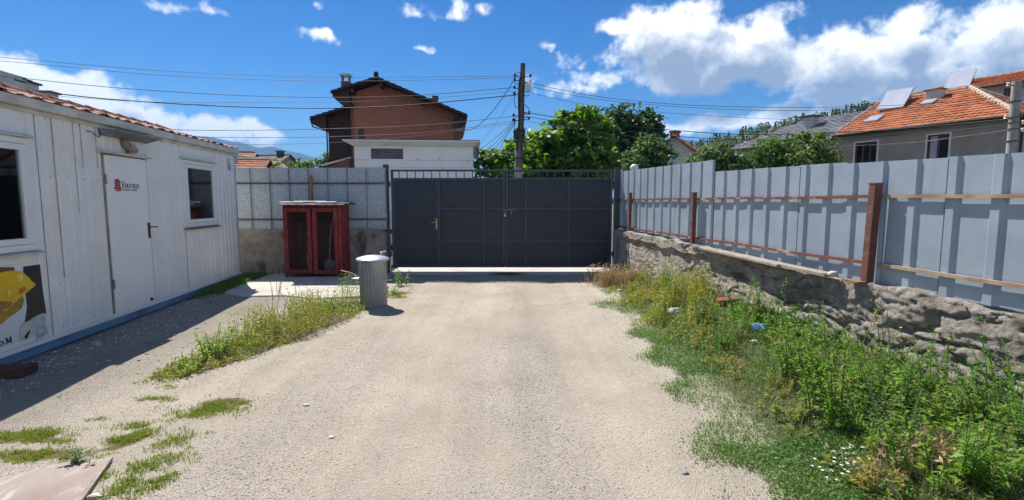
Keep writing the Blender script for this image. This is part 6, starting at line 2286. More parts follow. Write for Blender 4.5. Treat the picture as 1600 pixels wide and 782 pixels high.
for i, (x, top, lab) in enumerate(((431, 249, 'leftmost slim young conifer over the mottled fence, beside the sandy roof'), (438, 252, 'slim young conifer beside the leftmost one over the mottled fence'), (453, 250, 'slim young conifer with two tips before the grey brown roof'),
                                   (459, 254, 'shortest slim young conifer over the mottled fence'), (467, 246, 'tallest slim young conifer, standing alone against the blue mountain'))):
    tp = at(x, top, 30)
    bl = [((tp.x, 30, tp.z - .25 - k * .42), (.10 + k * .09, .10 + k * .09, .26)) for k in range(5)]
    tree('conifer', lab, (tp.x, 30, -.1), bl, .14, 260, 'leaf_mid' if i % 2 else 'leaf_olive', .05, .16, group='young conifers beyond the mottled fence', seed=20 + i, limbs=False)

# ------------------------------------------------------------------ hill with its wood, far mountain, haze


def ridge_mesh(name, prof, Y, depth, front, mat, nx=160, ny=40, rough=.06, seed=0):
    """prof: photo points of the skyline at distance Y"""
    P = [at(x, y, Y) for x, y in prof]
    xs = np.linspace(P[0].x, P[-1].x, nx)
    hz = np.interp(xs, [p.x for p in P], [p.z for p in P])
    ts = np.linspace(-1, 1, ny)
    V = np.zeros((ny, nx, 3))
    for j, tt in enumerate(ts):
        y = Y + (tt * front if tt < 0 else tt * depth)
        f = (1 - abs(tt)) ** .9
        V[j, :, 0] = xs * (1 + (y - Y) / Y * .25)
        V[j, :, 1] = y
        n = fbm(xs / Y * 9, np.full(nx, y / Y * 9), seed, 6) - .5
        V[j, :, 2] = hz * f + n * hz.max() * rough * np.minimum(1, (abs(tt) * 5)) * (1 - abs(tt) ** 4) - 2 - 12 * (abs(tt) > .98)
    i = np.arange(nx * ny).reshape(ny, nx)
    F = np.stack([i[:-1, :-1], i[:-1, 1:], i[1:, 1:], i[1:, :-1]], -1).reshape(-1, 4)
    o = np_mesh(name, V.reshape(-1, 3), F, mat, smooth=True, kind='structure')
    return o, V


hill, HV = ridge_mesh('wooded_hill', [(1010, 250), (1060, 228), (1110, 216), (1160, 205), (1200, 193), (1260, 180), (1330, 168), (1400, 154), (1450, 146), (1520, 132), (1600, 122), (1760, 112), (2000, 120)], 260, 160, 150, 'hill_ground', 120, 40, .08, 5)


def hill_forest():
    rg = np.random.default_rng(5)
    ny, nx = HV.shape[:2]
    blobs = []
    n = 1700
    for k in range(n):
        j = rg.uniform(4, ny * .56)
        i = rg.uniform(1, nx - 2)
        j0, i0 = int(j), int(i)
        p = HV[j0, i0] * (1 - (j - j0)) + HV[j0 + 1, i0] * (j - j0)
        p = p + (HV[j0, i0 + 1] - HV[j0, i0]) * (i - i0)
        if vn(p[0] * .035, p[1] * .035, 8) < .28:
            continue
        h = rg.uniform(2.2, 5.2)
        blobs.append((p, h, rg.random() < .45))
    Vs, cnt = [], 0
    for (p, h, con) in blobs:
        m = 46
        u = rg.random(m)
        a = rg.uniform(0, 2 * math.pi, m)
        if con:
            r = (1 - u) * h * .24 * rg.uniform(.5, 1.1, m)
            z = h * (.12 + .88 * u)
        else:
            ph = np.arccos(1 - 2 * u)
            r = np.sin(ph) * h * .40 * rg.uniform(.75, 1.1, m)
            z = h * (.5 - .42 * np.cos(ph))
        c = np.stack([p[0] + r * np.cos(a), p[1] + r * np.sin(a), p[2] + z], -1)
        d = np.stack([np.cos(a), np.sin(a), np.full(m, .7)], -1) + rg.normal(size=(m, 3)) * .4
        d /= np.linalg.norm(d, axis=1)[:, None]
        V, F = leaf_quads(c, d, h * .22 * rg.uniform(.7, 1.4, m), rg, .8)
        Vs.append(V)
        cnt += m
    o = np_mesh('hill_forest', np.concatenate(Vs), np.arange(cnt * 4).reshape(cnt, 4), 'hill_trees', kind='stuff')
    tag(o, 'pine and broadleaf wood covering the hill behind the orange roofs', 'forest')


hill_forest()
ridge_mesh('mountain', [(120, 214), (200, 211), (250, 211), (300, 211), (330, 213), (350, 217), (365, 220), (376, 221), (392, 226), (400, 229), (412, 231), (420, 229), (428, 228), (440, 232), (455, 236), (470, 238.5), (485, 243), (510, 251), (560, 263), (620, 285), (700, 310)], 4000, 2400, 2400, 'mountain', 300, 60, .10, 3)


def haze():
    m = bpy.data.materials.new('haze')
    m.use_nodes = True
    m.node_tree.nodes.clear()
    N = NT(m.node_tree)
    p = N.n('ShaderNodeVolumePrincipled')
    p.inputs['Color'].default_value = (0.22, 0.52, 1.0, 1)
    p.inputs['Density'].default_value = 2.1e-4
    p.inputs['Anisotropy'].default_value = 0.0
    o = N.n('ShaderNodeOutputMaterial')
    m.node_tree.links.new(p.outputs[0], o.inputs['Volume'])
    MB().box(-9500, 9500, -9500, 9500, -16, 560).build('haze', m, kind='stuff')


HAZE = True
if HAZE:
    haze()

# ------------------------------------------------------------------ ground cover, weeds, stones, litter


def sample(n, box, prob, rg, bias=1.0):
    """n tries in box (x0,x1,y0,y1), thicker towards the camera, kept with probability prob(x, y)"""
    x0, x1, y0, y1 = box
    y = y0 * (y1 / y0) ** (rg.random(n) ** bias)
    x = rg.uniform(x0, x1, n)
    k = rg.random(n) < prob(x, y)
    return x[k], y[k]


def blades(x, y, h, w, rg, lean=.5):
    """bent grass blades, two faces each"""
    n = len(x)
    z = yard_h(x, y) - .004
    a = rg.uniform(0, 2 * math.pi, n)
    d = np.stack([np.cos(a), np.sin(a)], -1) * (h * rg.uniform(.1, lean, n))[:, None]
    pa = a + math.pi / 2 + rg.normal(size=n) * .5
    p = np.stack([np.cos(pa), np.sin(pa)], -1) * (w / 2)[:, None]
    b = np.stack([x, y], -1)
    V = np.zeros((n, 5, 3))
    V[:, 0, :2], V[:, 1, :2] = b - p, b + p
    V[:, 2, :2], V[:, 3, :2] = b + d * .4 + p * .75, b + d * .4 - p * .75
    V[:, 4, :2] = b + d
    V[:, 0, 2] = V[:, 1, 2] = z
    V[:, 2, 2] = V[:, 3, 2] = z + h * .6
    V[:, 4, 2] = z + h * rg.uniform(.75, 1.0, n)
    F = np.array([[0, 1, 2, 3], [3, 2, 4, 4]])
    q = np.arange(n)[:, None] * 5
    quads = np.concatenate([q + np.array([[0, 1, 2]]), q + np.array([[0, 2, 3]]), q + np.array([[3, 2, 4]])], 0)
    return V.reshape(-1, 3), quads


def flat_leaves(x, y, zlo, zhi, sz, rg, tilt=.6, asp=.55):
    n = len(x)
    z = yard_h(x, y) + rg.uniform(0, 1, n) ** 1.4 * (zhi - zlo) + zlo
    nr = np.stack([rg.normal(size=n) * tilt, rg.normal(size=n) * tilt, np.ones(n)], -1)
    nr /= np.linalg.norm(nr, axis=1)[:, None]
    return leaf_quads(np.stack([x, y, z], -1), nr, sz, rg, asp)


def bed_edge(x, y):
    return x - drive_edge(y) + (fbm(x * 2.2, y * 2.2, 11, 4) - .5) * .8


def in_bed(x, y):
    return (x < wall_x(y) - .20) & (y < 10.85)


BED = (1.0, 4.2, 1.6, 10.8)


def grb(px, py):
    """pixel -> point on the yard as it rises and falls"""
    b = gr(px, py)
    for _ in range(6):
        b = gr(px, py, float(yard_h(b.x, b.y)))
    if b.x > 0:
        b.x = min(b.x, wall_x(b.y) - .26)
    return b


LITTER = [grb(*q) for q in ((1186, 519), (1055, 491), (1148, 484), (1180, 538), (936, 444), (968, 456))]


def clear(x, y):
    k = np.ones_like(x)
    for q in LITTER:
        k = k * (1 - .93 * ((np.abs(x - q.x * (y / q.y)) < .15) & (y - q.y < .10) & (y - q.y > -.9)))
    return k


def make_cover():
    rg = np.random.default_rng(31)
    # short matted turf along the gravel edge
    bare = lambda x, y: sst(fbm(x * 1.7 + 5, y * 1.7, 15, 4), .36, .50)
    x, y = sample(230000, BED, lambda x, y: in_bed(x, y) * sst(bed_edge(x, y), -.06, .20) * (.35 + .65 * bare(x, y)) * (1 - .6 * sst(y, 6, 8)), rg, 1.15)
    h = rg.uniform(.018, .06, len(x)) * (1 + .8 * sst(bed_edge(x, y), .4, 1.0))
    V, F = blades(x, y, h, rg.uniform(.003, .006, len(x)), rg, 1.3)
    np_mesh('turf', V, F, 'turf', kind='stuff')
    x, y = sample(210000, BED, lambda x, y: in_bed(x, y) * sst(bed_edge(x, y), -.10, .2) * (.3 + .7 * bare(x, y)) * (1 - .5 * sst(y, 6.5, 8)), rg, 1.15)
    V, F = flat_leaves(x, y, .005, .05, rg.uniform(.010, .024, len(x)), rg)
    np_mesh('clover_mat', V, F, 'turf', kind='stuff')
    # dry straw lying between the weeds
    dry = lambda x, y: sst(fbm(x * 1.3, y * 1.3, 19, 4), .44, .58) * np.maximum(sst(bed_edge(x, y), .40, .75), sst(y, 6, 8))
    x, y = sample(46000, BED, lambda x, y: clear(x, y) * in_bed(x, y) * sst(bed_edge(x, y), .25, .6) * dry(x, y), rg, 1.1)
    V, F = blades(x, y, rg.uniform(.03, .15, len(x)) * (1 + .5 * sst(y, 5, 8)), rg.uniform(.003, .005, len(x)), rg, 1.6)
    np_mesh('dry_grass', V, F, 'straw', kind='stuff')
    # yellowing weeds filling the bed towards the gate
    x, y = sample(60000, (1.2, 3.4, 4.6, 10.8), lambda x, y: clear(x, y) * in_bed(x, y) * sst(bed_edge(x, y), .12, .6) * sst(y, 4.8, 6.2) * (.06 + .94 * sst(fbm(x * 3.2, y * 3.2, 23, 3), .38, .58)), rg, .9)
    hh = .07 + .34 * sst(bed_edge(x, y), .2, .8) * (.15 + 1.2 * sst(fbm(x * 2.6, y * 2.6, 27, 3), .3, .75))
    n = len(x)
    z = yard_h(x, y) + hh * rg.random(n) ** .7
    nr = rg.normal(size=(n, 3)) * .6 + np.array([0, -.1, .7])
    nr /= np.linalg.norm(nr, axis=1)[:, None]
    V, F = leaf_quads(np.stack([x, y, z], -1), nr, rg.uniform(.02, .05, n), rg, .5)
    np_mesh('yellow_weeds', V, F, 'weed_yellow', kind='stuff')
    x, y = x[::4], y[::4]
    V, F = blades(x, y, hh[::4] * rg.uniform(.7, 1.3, len(x)), rg.uniform(.004, .007, len(x)), rg, .5)
    np_mesh('weed_stalks', V, F, 'weed_yellow', kind='stuff')
    # left strip
    SB = (-3.8, -1.9, 4.2, 8.2)
    x, y = sample(34000, SB, lambda x, y: strip_f(x, y) * sst(fbm(x * 3, y * 3, 41, 3), .22, .5), rg)
    hh = .04 + .32 * strip_f(x, y) * sst(y, 4.6, 6.0) * (.1 + 1.3 * sst(fbm(x * 3.5, y * 3.5, 43, 3), .25, .75))
    n = len(x)
    z = yard_h(x, y) + hh * rg.random(n) ** .8
    nr = rg.normal(size=(n, 3)) * .6 + np.array([0, -.1, .7])
    nr /= np.linalg.norm(nr, axis=1)[:, None]
    V, F = leaf_quads(np.stack([x, y, z], -1), nr, rg.uniform(.016, .04, n), rg, .5)
    np_mesh('strip_weeds', V, F, 'weed_yellow', kind='stuff')
    q = rg.random(n) < .16
    V, F = blades(x[q], y[q], (hh * rg.uniform(.8, 1.5, n))[q], rg.uniform(.003, .006, n)[q], rg, .8)
    np_mesh('strip_grass', V, F, 'moss', kind='stuff')
    # mossy patches and tufts on the gravel, by the plate and by the gate post
    x, y = sample(330000, (-4.2, -1.6, 2.0, 9.8), lambda x, y: np.clip(moss_f(x, y) ** 1.5 * 2.2 * sst(fbm(x * 9, y * 9, 47, 4), .36, .58), 0, 1), rg)
    V, F = blades(x, y, rg.uniform(.010, .034, len(x)), rg.uniform(.003, .006, len(x)), rg, 1.4)
    np_mesh('moss_patches', V, F, 'moss', kind='stuff')
    # grass in the cabin's shade along the base rail, and at the foot of the concrete wall
    sN = 16000
    s = rg.uniform(-.35, 2.3, sN)
    q = np.abs(rg.normal(size=sN)) * .16 + .05
    k = rg.random(sN) < (1 - sst(s, 1.2, 2.3)) * (1 - sst(q, .25, .55)) * sst(fbm(s * 4, q * 4, 51, 3), .25, .5)
    s, q = s[k], q[k]
    x = CABO.x + DV.x * s + NV.x * q
    y = CABO.y + DV.y * s + NV.y * q
    V, F = blades(x, y, rg.uniform(.04, .17, len(x)), rg.uniform(.003, .007, len(x)), rg, .9)
    np_mesh('shade_grass', V, F, 'turf', kind='stuff')
    x = rg.uniform(-5.6, -2.75, 5000)
    y = 10.88 - np.abs(rg.normal(size=5000)) * .10
    k = rg.random(5000) < sst(fbm(x * 2, y * 2, 57, 3), .45, .6)
    V, F = blades(x[k], y[k], rg.uniform(.03, .12, k.sum()), rg.uniform(.003, .006, k.sum()), rg, .9)
    np_mesh('wall_foot_grass', V, F, 'turf', kind='stuff')
    # tuft under the closed gate
    x = rg.normal(-.12, .16, 1500)
    y = rg.normal(10.92, .05, 1500)
    V, F = blades(x, y, rg.uniform(.02, .07, 1500), rg.uniform(.004, .006, 1500), rg, 1.0)
    np_mesh('gate_tuft', V, F, 'moss', kind='stuff')
    # stray sprigs on the drive
    x, y = sample(9000, (-2.6, 1.5, 2.2, 10.5), lambda x, y: sst(fbm(x * 1.6, y * 1.6, 61, 4), .62, .72) * .5 + .5 * sst(bed_edge(x, y), -.35, .0), rg)
    V, F = flat_leaves(x, y, .003, .015, rg.uniform(.008, .018, len(x)), rg)
    np_mesh('sprigs', V, F, 'turf', kind='stuff')


make_cover()


def plant_arrays(rg, nst, h, leafL, asp, nleaf, lean, spread, low=.1, taper=.5, up=.35):
    """stems and leaves of one plant around its own origin"""
    LV, SV = [], []
    for s in range(nst):
        a = rg.uniform(0, 2 * math.pi)
        b = np.array([math.cos(a), math.sin(a), 0]) * rg.uniform(0, spread)
        ld = np.array([math.cos(a), math.sin(a), 0]) * rg.uniform(.2, 1) * lean * h
        hh = h * rg.uniform(.55, 1.05)

        def pt(t):
            return b + ld * t[:, None] ** 1.6 + np.array([0, 0, 1.0]) * (hh * t)[:, None]
        ts = np.linspace(0, 1, 6)
        P = pt(ts)
        for w in (np.array([1, 0, 0]), np.array([0, 1, 0])):
            r = np.linspace(.005, .0015, 6)[:, None] * w * (.6 + h)
            for k in range(5):
                SV.append(np.stack([P[k] - r[k], P[k] + r[k], P[k + 1] + r[k + 1], P[k + 1] - r[k + 1]]))
        m = int(nleaf * rg.uniform(.7, 1.2))
        t = np.sort(rg.uniform(low, 1.02, m))
        az = np.arange(m) * 2.4 + rg.normal(size=m) * .5 + a
        el = rg.normal(up, .35, m)
        d = np.stack([np.cos(az) * np.cos(el), np.sin(az) * np.cos(el), np.sin(el)], -1)
        L = leafL * (1 - taper * t) * rg.uniform(.65, 1.2, m)
        p0 = pt(np.clip(t, 0, 1))
        side = np.stack([-np.sin(az), np.cos(az), rg.normal(size=m) * .25], -1)
        upv = np.cross(d, side)
        W = (L * asp * .5)[:, None]
        mid = p0 + d * (L * .5)[:, None]
        tip = p0 + d * L[:, None] - np.array([0, 0, 1.0]) * (L * rg.uniform(0, .35, m))[:, None]
        lift = np.abs(upv) * np.array([0, 0, 1.0]) * (W * .45)
        LV.append(np.stack([p0, mid + side * W + lift, tip, mid - side * W + lift], 1))
    return np.concatenate(LV).reshape(-1, 3), np.array(SV).reshape(-1, 3)


def quads_of(V):
    return np.arange(len(V)).reshape(-1, 4)


def weed(name, label, px, py, top, mat, seed, nst=6, leafL=.10, asp=.45, nleaf=26, lean=.35, spread=.12, low=.1, taper=.5, up=.35, stem='stem', cat='weed', h=None, flowers=None):
    rg = np.random.default_rng(seed)
    b = grb(px, py)
    hh = h or max(.08, at(px, top, b.y).z - b.z)
    t = thing(name, label, cat, b, 0)
    if leafL > .05:
        leafL, nleaf, asp, nst = leafL * .62, int(nleaf * 1.6), asp * .85, int(nst * 1.1)
    LV, SV = plant_arrays(rg, nst, hh, leafL, asp, nleaf, lean, spread, low, taper, up)
    np_mesh('leaves', LV, quads_of(LV), mat, t, kind='stuff')
    np_mesh('stems', SV, quads_of(SV), stem, t, kind='stuff')
    if flowers:
        n = flowers
        k = rg.integers(0, len(LV) // 4, n * 3)
        tips = LV.reshape(-1, 4, 3)[k, 2]
        tips = tips[np.argsort(-tips[:, 2])][:n]
        nr = rg.normal(size=(n, 3)) * .4 + np.array([0, -.3, 1])
        nr /= np.linalg.norm(nr, axis=1)[:, None]
        V, F = leaf_quads(tips + np.array([0, 0, .02]), nr, np.full(n, .022), rg, 1.0)
        np_mesh('blossoms', V, F, 'yellow_flower', t, kind='stuff')
    return t


def tuft(name, label, px, py, top, mat, seed, n=500, spread=.16, cat='grass tuft', ears=True):
    rg = np.random.default_rng(seed)
    b = gr(px, py)
    hh = at(px, top, b.y).z - b.z
    t = thing(name, label, cat, (b.x, b.y, float(yard_h(b.x, b.y))), 0)
    a = rg.uniform(0, 2 * math.pi, n)
    r = np.abs(rg.normal(size=n)) * spread
    x, y = r * np.cos(a), r * np.sin(a) * .7
    V, F = blades(x + b.x, y + b.y, hh * rg.uniform(.4, 1.1, n), rg.uniform(.003, .006, n), rg, .75)
    V = V - np.array([b.x, b.y, float(yard_h(b.x, b.y))])
    np_mesh('blades', V, F, mat, t, kind='stuff')
    if ears:
        tip = V.reshape(-1, 5, 3)[:, 4][::2]
        m = len(tip)
        nr = rg.normal(size=(m, 3))
        nr /= np.linalg.norm(nr, axis=1)[:, None]
        V2, F2 = leaf_quads(np.repeat(tip, 2, 0) + rg.normal(size=(m * 2, 3)) * .01, np.repeat(nr, 2, 0), rg.uniform(.025, .05, m * 2), rg, .35)
        np_mesh('seed_heads', V2, F2, mat, t, kind='stuff')
    return t


tuft('dry_grass_tuft', 'tan dry grass tuft with feathery heads at the foot of the gate post', 950, 447, 413, 'straw', 1, 700, .20)
tuft('dry_grass_tuft', 'smaller dry grass tuft in front of the concrete pier', 985, 452, 420, 'straw', 2, 400, .16)
tuft('dry_grass_tuft', 'sandy dry tuft lying low among the weeds at the near right corner', 1435, 775, 725, 'straw', 3, 420, .16)
weed('gate_weed', 'dark leafy weed growing at the hinge foot of the gate beside the tan tuft', 926, 437, 416, 'weed_green', 11, 6, .12, .55, 16, .4, .1)
weed('wall_weed', 'slender bright weed standing against the rubble wall below the first red posts', 1050, 448, 396, 'weed_lime', 12, 3, .12, .5, 18, .15, .05)
weed('wall_weed', 'bushy green weed by the dark hollow at the foot of the rubble wall', 1012, 452, 420, 'weed_green', 13, 7, .10, .5, 18, .4, .14)
weed('thistle', 'blue green thistle like weed rising from the turf near the white litter', 1092, 512, 455, 'weed_blue', 14, 6, .13, .38, 26, .3, .08, up=.5)
weed('wall_weed', 'tall vivid leafy weed touching the rubble wall beside the fallen brick', 1200, 506, 426, 'weed_bright', 15, 7, .13, .42, 24, .25, .14, up=.5)
weed('wall_weed', 'dark spreading weed at the wall foot next to the tall vivid one', 1232, 530, 470, 'weed_green', 16, 8, .11, .5, 20, .45, .18)
weed('leafy_weed', 'lush rounded clump of bright leafy weed standing alone in the middle of the bed', 1310, 658, 528, 'weed_bright', 17, 15, .12, .42, 34, .45, .26, up=.4)
weed('leafy_weed', 'lush leafy weed leaning behind the rounded clump near the blue bag', 1262, 590, 508, 'weed_bright', 18, 12, .12, .42, 28, .4, .24, up=.4)
weed('leafy_weed', 'large tangled leafy weed nearest the camera in the right-hand bed', 1500, 755, 625, 'weed_bright', 19, 15, .12, .40, 34, .45, .28, up=.4)
weed('leafy_weed', 'broad leafy weed between the rounded clump and the rubble wall', 1400, 640, 545, 'weed_green', 20, 12, .12, .45, 28, .45, .25)
weed('leafy_weed', 'big green weed at the very edge of the picture in front of the wall', 1590, 700, 600, 'weed_green', 21, 13, .12, .45, 30, .45, .26)
weed('flowering_weed', 'spindly weed with tiny yellow flowers against the rubble wall at the picture edge', 1565, 590, 472, 'weed_olive' if 'weed_olive' in M else 'weed_blue', 22, 9, .07, .3, 22, .3, .25, up=.6, flowers=26)
weed('flowering_weed', 'spindly weed with a few yellow flowers before the dark wall crevice', 1475, 590, 515, 'weed_blue', 23, 8, .07, .32, 20, .35, .22, up=.6, flowers=8)
weed('leafy_weed', 'low lime leafed weed in front of the big tangled weed', 1440, 760, 690, 'weed_lime', 24, 6, .09, .5, 16, .5, .12)
weed('leafy_weed', 'mid green weed filling the gap left of the lush leaning weed', 1128, 548, 500, 'weed_green', 25, 10, .09, .42, 22, .45, .2)
weed('leafy_weed', 'yellow green weed by the blue bag under the wall', 1226, 540, 500, 'weed_yellow', 26, 9, .08, .45, 22, .45, .18)
# left strip
weed('lime_weed', 'low lime green rosette weed at the near tip of the left weed strip', 292, 582, 556, 'weed_lime', 31, 7, .11, .42, 9, .9, .10, up=.5)
weed('lime_weed', 'taller lime green leafy weed second in the left weed strip', 335, 560, 506, 'weed_lime', 32, 9, .10, .48, 18, .4, .16)
weed('strip_weed', 'green leafy weed at the far end of the left strip beside the bin', 530, 487, 462, 'weed_green', 33, 8, .09, .5, 16, .45, .16)
weed('strip_weed', 'upright green weed in the left strip in front of the red cabinet', 498, 484, 450, 'weed_bright', 34, 6, .09, .45, 18, .25, .14)
weed('strip_weed', 'pale green upright weed in the left strip, before the concrete pad', 465, 486, 449, 'weed_lime', 35, 6, .09, .45, 16, .25, .16)
weed('strip_weed', 'sparse green weed midway along the left strip', 410, 520, 478, 'weed_bright', 36, 7, .08, .45, 14, .35, .18)
weed('post_weed', 'leafy weed at the foot of the gate post behind the bin', 628, 446, 418, 'weed_green', 37, 8, .11, .55, 18, .4, .16)
weed('post_weed', 'low bright weed between the bin and the gate', 612, 462, 440, 'weed_bright', 38, 7, .08, .5, 14, .6, .16)
weed('thistle', 'small blue green thistle growing over the edge of the rusty plate', 132, 728, 694, 'weed_blue', 39, 5, .10, .45, 9, .6, .06, up=.4)
weed('dry_stalk', 'brown dead stalk standing in the left weed strip', 357, 540, 486, 'straw', 40, 2, .03, .3, 10, .1, .03, stem='dry_stem', cat='dry plant')
weed('dry_plume', 'pale dry plumed stalk at the cabinet side of the concrete pad', 433, 462, 418, 'straw', 41, 5, .06, .2, 30, .25, .10, stem='dry_stem', cat='dry plant', up=.8)
weed('dry_stalk', 'thin leaning dry stems in the left strip near the cabin shadow', 425, 500, 452, 'straw', 42, 5, .03, .3, 8, .4, .16, stem='dry_stem', cat='dry plant')


def bed_weeds():
    rg = np.random.default_rng(55)
    keep = LITTER
    for (name, mat, n, ylo, yhi, elo, ehi, hlo, hhi, L, asp) in (('bed_weeds', 'weed_bright', 52, 2.2, 7.5, .75, 1.9, .10, .34, .055, .36), ('low_weeds', 'weed_yellow', 110, 2.0, 8.5, .45, 1.9, .06, .22, .05, .4),
                                                                 ('wall_foot_weeds', 'weed_green', 20, 2.4, 6.6, 1.35, 3, .34, .62, .052, .32), ('grey_weeds', 'weed_blue', 40, 2.2, 8.0, .8, 2.2, .15, .45, .045, .28)):
        LV, SV = [], []
        for k in range(n):
            for _ in range(30):
                y = ylo * (yhi / ylo) ** rg.random()
                x = drive_edge(y) + rg.uniform(elo, ehi)
                if name == 'wall_foot_weeds':
                    x = wall_x(y) - rg.uniform(.24, .6)
                if x < wall_x(y) - .22 and not any(abs(x - q.x * (y / q.y)) < .16 and -.9 < y - q.y < .1 for q in keep):
                    break
            h = rg.uniform(hlo, hhi)
            a, b = plant_arrays(rg, rg.integers(3, 7), h, L * rg.uniform(.8, 1.3), asp, int(12 + 40 * h), .4, .10 + .1 * h, .1, .5, .45)
            o = np.array([x, y, float(yard_h(x, y))])
            LV.append(a + o)
            SV.append(b + o)
        LV = np.concatenate(LV + SV)
        np_mesh(name, LV, quads_of(LV), mat, kind='stuff')


bed_weeds()


def make_small():
    rg = np.random.default_rng(77)
    # loose stones on the drive: squashed octahedra
    o = np.array([[1, 0, 0], [-1, 0, 0], [0, 1, 0], [0, -1, 0], [0, 0, 1], [0, 0, -1]], float)
    f = np.array([[0, 2, 4], [2, 1, 4], [1, 3, 4], [3, 0, 4], [2, 0, 5], [1, 2, 5], [3, 1, 5], [0, 3, 5]])

    def stones(x, y, r, name, mat):
        n = len(x)
        a = rg.uniform(0, 2 * math.pi, n)
        P = o[None] * rg.uniform(.6, 1.2, (n, 6, 1)) + rg.normal(size=(n, 6, 3)) * .12
        P[:, :, 2] *= .55
        c, s = np.cos(a)[:, None], np.sin(a)[:, None]
        X = P[:, :, 0] * c - P[:, :, 1] * s
        Y = P[:, :, 0] * s + P[:, :, 1] * c
        V = np.stack([X, Y, P[:, :, 2]], -1) * r[:, None, None]
        V[:, :, 0] += x[:, None]
        V[:, :, 1] += y[:, None]
        V[:, :, 2] += (yard_h(x, y) + r * .12)[:, None]
        F = (np.arange(n)[:, None, None] * 6 + f[None]).reshape(-1, 3)
        return np_mesh(name, V.reshape(-1, 3), F, mat, kind='stuff')
    x, y = sample(30000, (-4.2, 2.0, 1.8, 10.5), lambda x, y: .25 + .75 * sst(fbm(x * 1.2, y * .6, 67, 4), .42, .62), rg, 1.3)
    k = (bed_edge(x, y) < .2)
    x, y = x[k], y[k]
    stones(x, y, .0022 + .0060 * rg.random(len(x)) ** 3.5, 'pebbles', 'stone_mix')
    # rubble near the cabin
    n = 2600
    s = rg.uniform(.3, 6.5, n)
    q = .06 + np.abs(rg.normal(size=n)) * .45
    x = CABO.x + DV.x * s + NV.x * q
    y = CABO.y + DV.y * s + NV.y * q
    stones(x, y, .006 + .022 * rg.random(n) ** 3, 'rubble', 'rubble')
    # daisies in the near turf
    x = rg.normal(gr(1330, 745).x, .16, 60)
    y = rg.normal(gr(1330, 745).y, .10, 60)
    Vs = []
    for a_, b_ in zip(x, y):
        z = float(yard_h(a_, b_)) + rg.uniform(.03, .06)
        for k in range(6):
            an = k * math.pi / 3
            d = np.array([math.cos(an), math.sin(an), -.15])
            sd = np.array([-math.sin(an), math.cos(an), 0]) * .004
            p = np.array([a_, b_, z])
            Vs.append(np.stack([p, p + d * .006 + sd, p + d * .012, p + d * .006 - sd]))
    V = np.array(Vs).reshape(-1, 3)
    np_mesh('daisies', V, quads_of(V), 'daisy', kind='stuff')


make_small()


def single(name, label, cat, px, py, r, mat, seed, lift=.5):
    b = grb(px, py)
    o = MB().blob((0, 0, 0), r, seed, 9, 6, .22).build(name, mat)
    o.location = (b.x, b.y, float(yard_h(b.x, b.y)) + r[2] * lift)
    return tag(o, label, cat)


single('stone', 'blue grey flat stone lying on the gravel near the bottom right edge', 'stone', 1071, 741, (.022, .016, .010), 'stone_blue', 1)
single('stone', 'large white chip of stone on the gravel in the middle of the yard', 'stone', 518, 684, (.022, .018, .008), 'stone_white', 2)
single('stone', 'white stone in the gravel where the sparse sprigs grow', 'stone', 478, 634, (.028, .016, .010), 'stone_white', 3)
single('stone', 'white lump at the edge of the mossy patch near the rusty plate', 'stone', 148, 777, (.035, .022, .014), 'stone_white', 4)
single('stone', 'pale stone on the shaded ground by the cabin door', 'stone', 150, 540, (.05, .035, .025), 'rubble', 5)
single('paper_scrap', 'crumpled white paper lying under the yellow weeds by the gravel edge', 'litter', 936, 444, (.05, .03, .02), 'paper', 6, .8)
single('paper_scrap', 'white scrap in the yellow weeds between the tan tuft and the thistle', 'litter', 968, 456, (.035, .025, .018), 'paper', 7, 1.5)
single('paper_scrap', 'torn white packaging on the turf left of the thistle', 'litter', 1055, 491, (.11, .06, .045), 'paper', 8, .8)
single('paper_scrap', 'white strip of litter on the turf in front of the blue bag', 'litter', 1180, 538, (.06, .025, .018), 'paper', 9, 1.2)
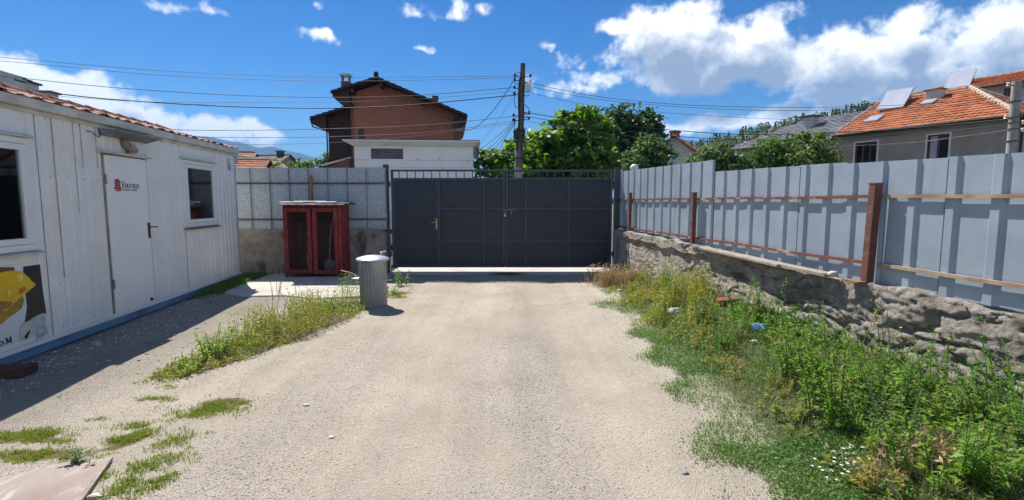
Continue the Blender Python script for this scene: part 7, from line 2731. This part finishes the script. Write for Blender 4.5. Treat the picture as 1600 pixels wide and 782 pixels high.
single('plastic_bag', 'crumpled blue plastic bag among the weeds under the rubble wall', 'litter', 1186, 519, (.095, .06, .05), 'blue_bag', 10, .9)
b = grb(1148, 484)
o = MB().box(-.13, .13, -.06, .06, 0, .085).build('brick', 'brick_red', bevel=.006)
o.location = (b.x, b.y, float(yard_h(b.x, b.y)) + .06)
o.rotation_euler = (R(8), R(-4), R(12))
tag(o, 'fallen red brick among the weeds at the foot of the rubble wall', 'brick')
# steel plate in the corner
pa, pb_ = gr(172, 722), gr(128, 784)
dv = Vector((pb_.x - pa.x, pb_.y - pa.y, 0)).normalized()
dw = Vector((dv.y, -dv.x, 0))
if dw.x > 0:
    dw = -dw
pm = MB()
N1 = 14
PP = []
rr = random.Random(2)
for i in range(N1 + 1):
    for j in range(7):
        q = Vector((pa.x, pa.y, .022)) + dv * (1.6 * j / 6) + dw * (1.7 * i / N1) + Vector((0, .03 * math.sin(i * .9) * (j == 0), .010 * math.sin(i * .7 + j) + rr.uniform(-.003, .003)))
        PP.append(q)
pm.v = [tuple(p) for p in PP] + [tuple(p - Vector((0, 0, .008))) for p in PP]
m7 = (N1 + 1) * 7
for i in range(N1):
    for j in range(6):
        a = i * 7 + j
        pm.f.append((a, a + 1, a + 8, a + 7))
        pm.f.append((m7 + a + 1, m7 + a, m7 + a + 7, m7 + a + 8))
for j in range(6):
    pm.f.append((j + 1, j, m7 + j, m7 + j + 1))
for i in range(N1):
    a = i * 7
    pm.f.append((a, a + 7, m7 + a + 7, m7 + a))
t = thing('steel_plate', 'rusty bent sheet of steel lying in the corner of the gravel', 'metal sheet', (0, 0, 0))
pm.build('sheet', 'plate_rust', t)
MB().bar(Vector((pa.x, pa.y, .020)), Vector((pa.x, pa.y, .020)) + dv * 1.6, .03, .02).build('turned_edge', 'plate_rust', t)
# fallen branch by the bin
t = MB().tube([at(533, 423, 9.3) , at(548, 427, 9.15), at(566, 436, 9.0)], [.012, .016, .014], 6).build('branch', 'dry_stem', smooth=True)
tag(t, 'thin dry stick sticking up behind the bin by the red cabinet', 'stick')
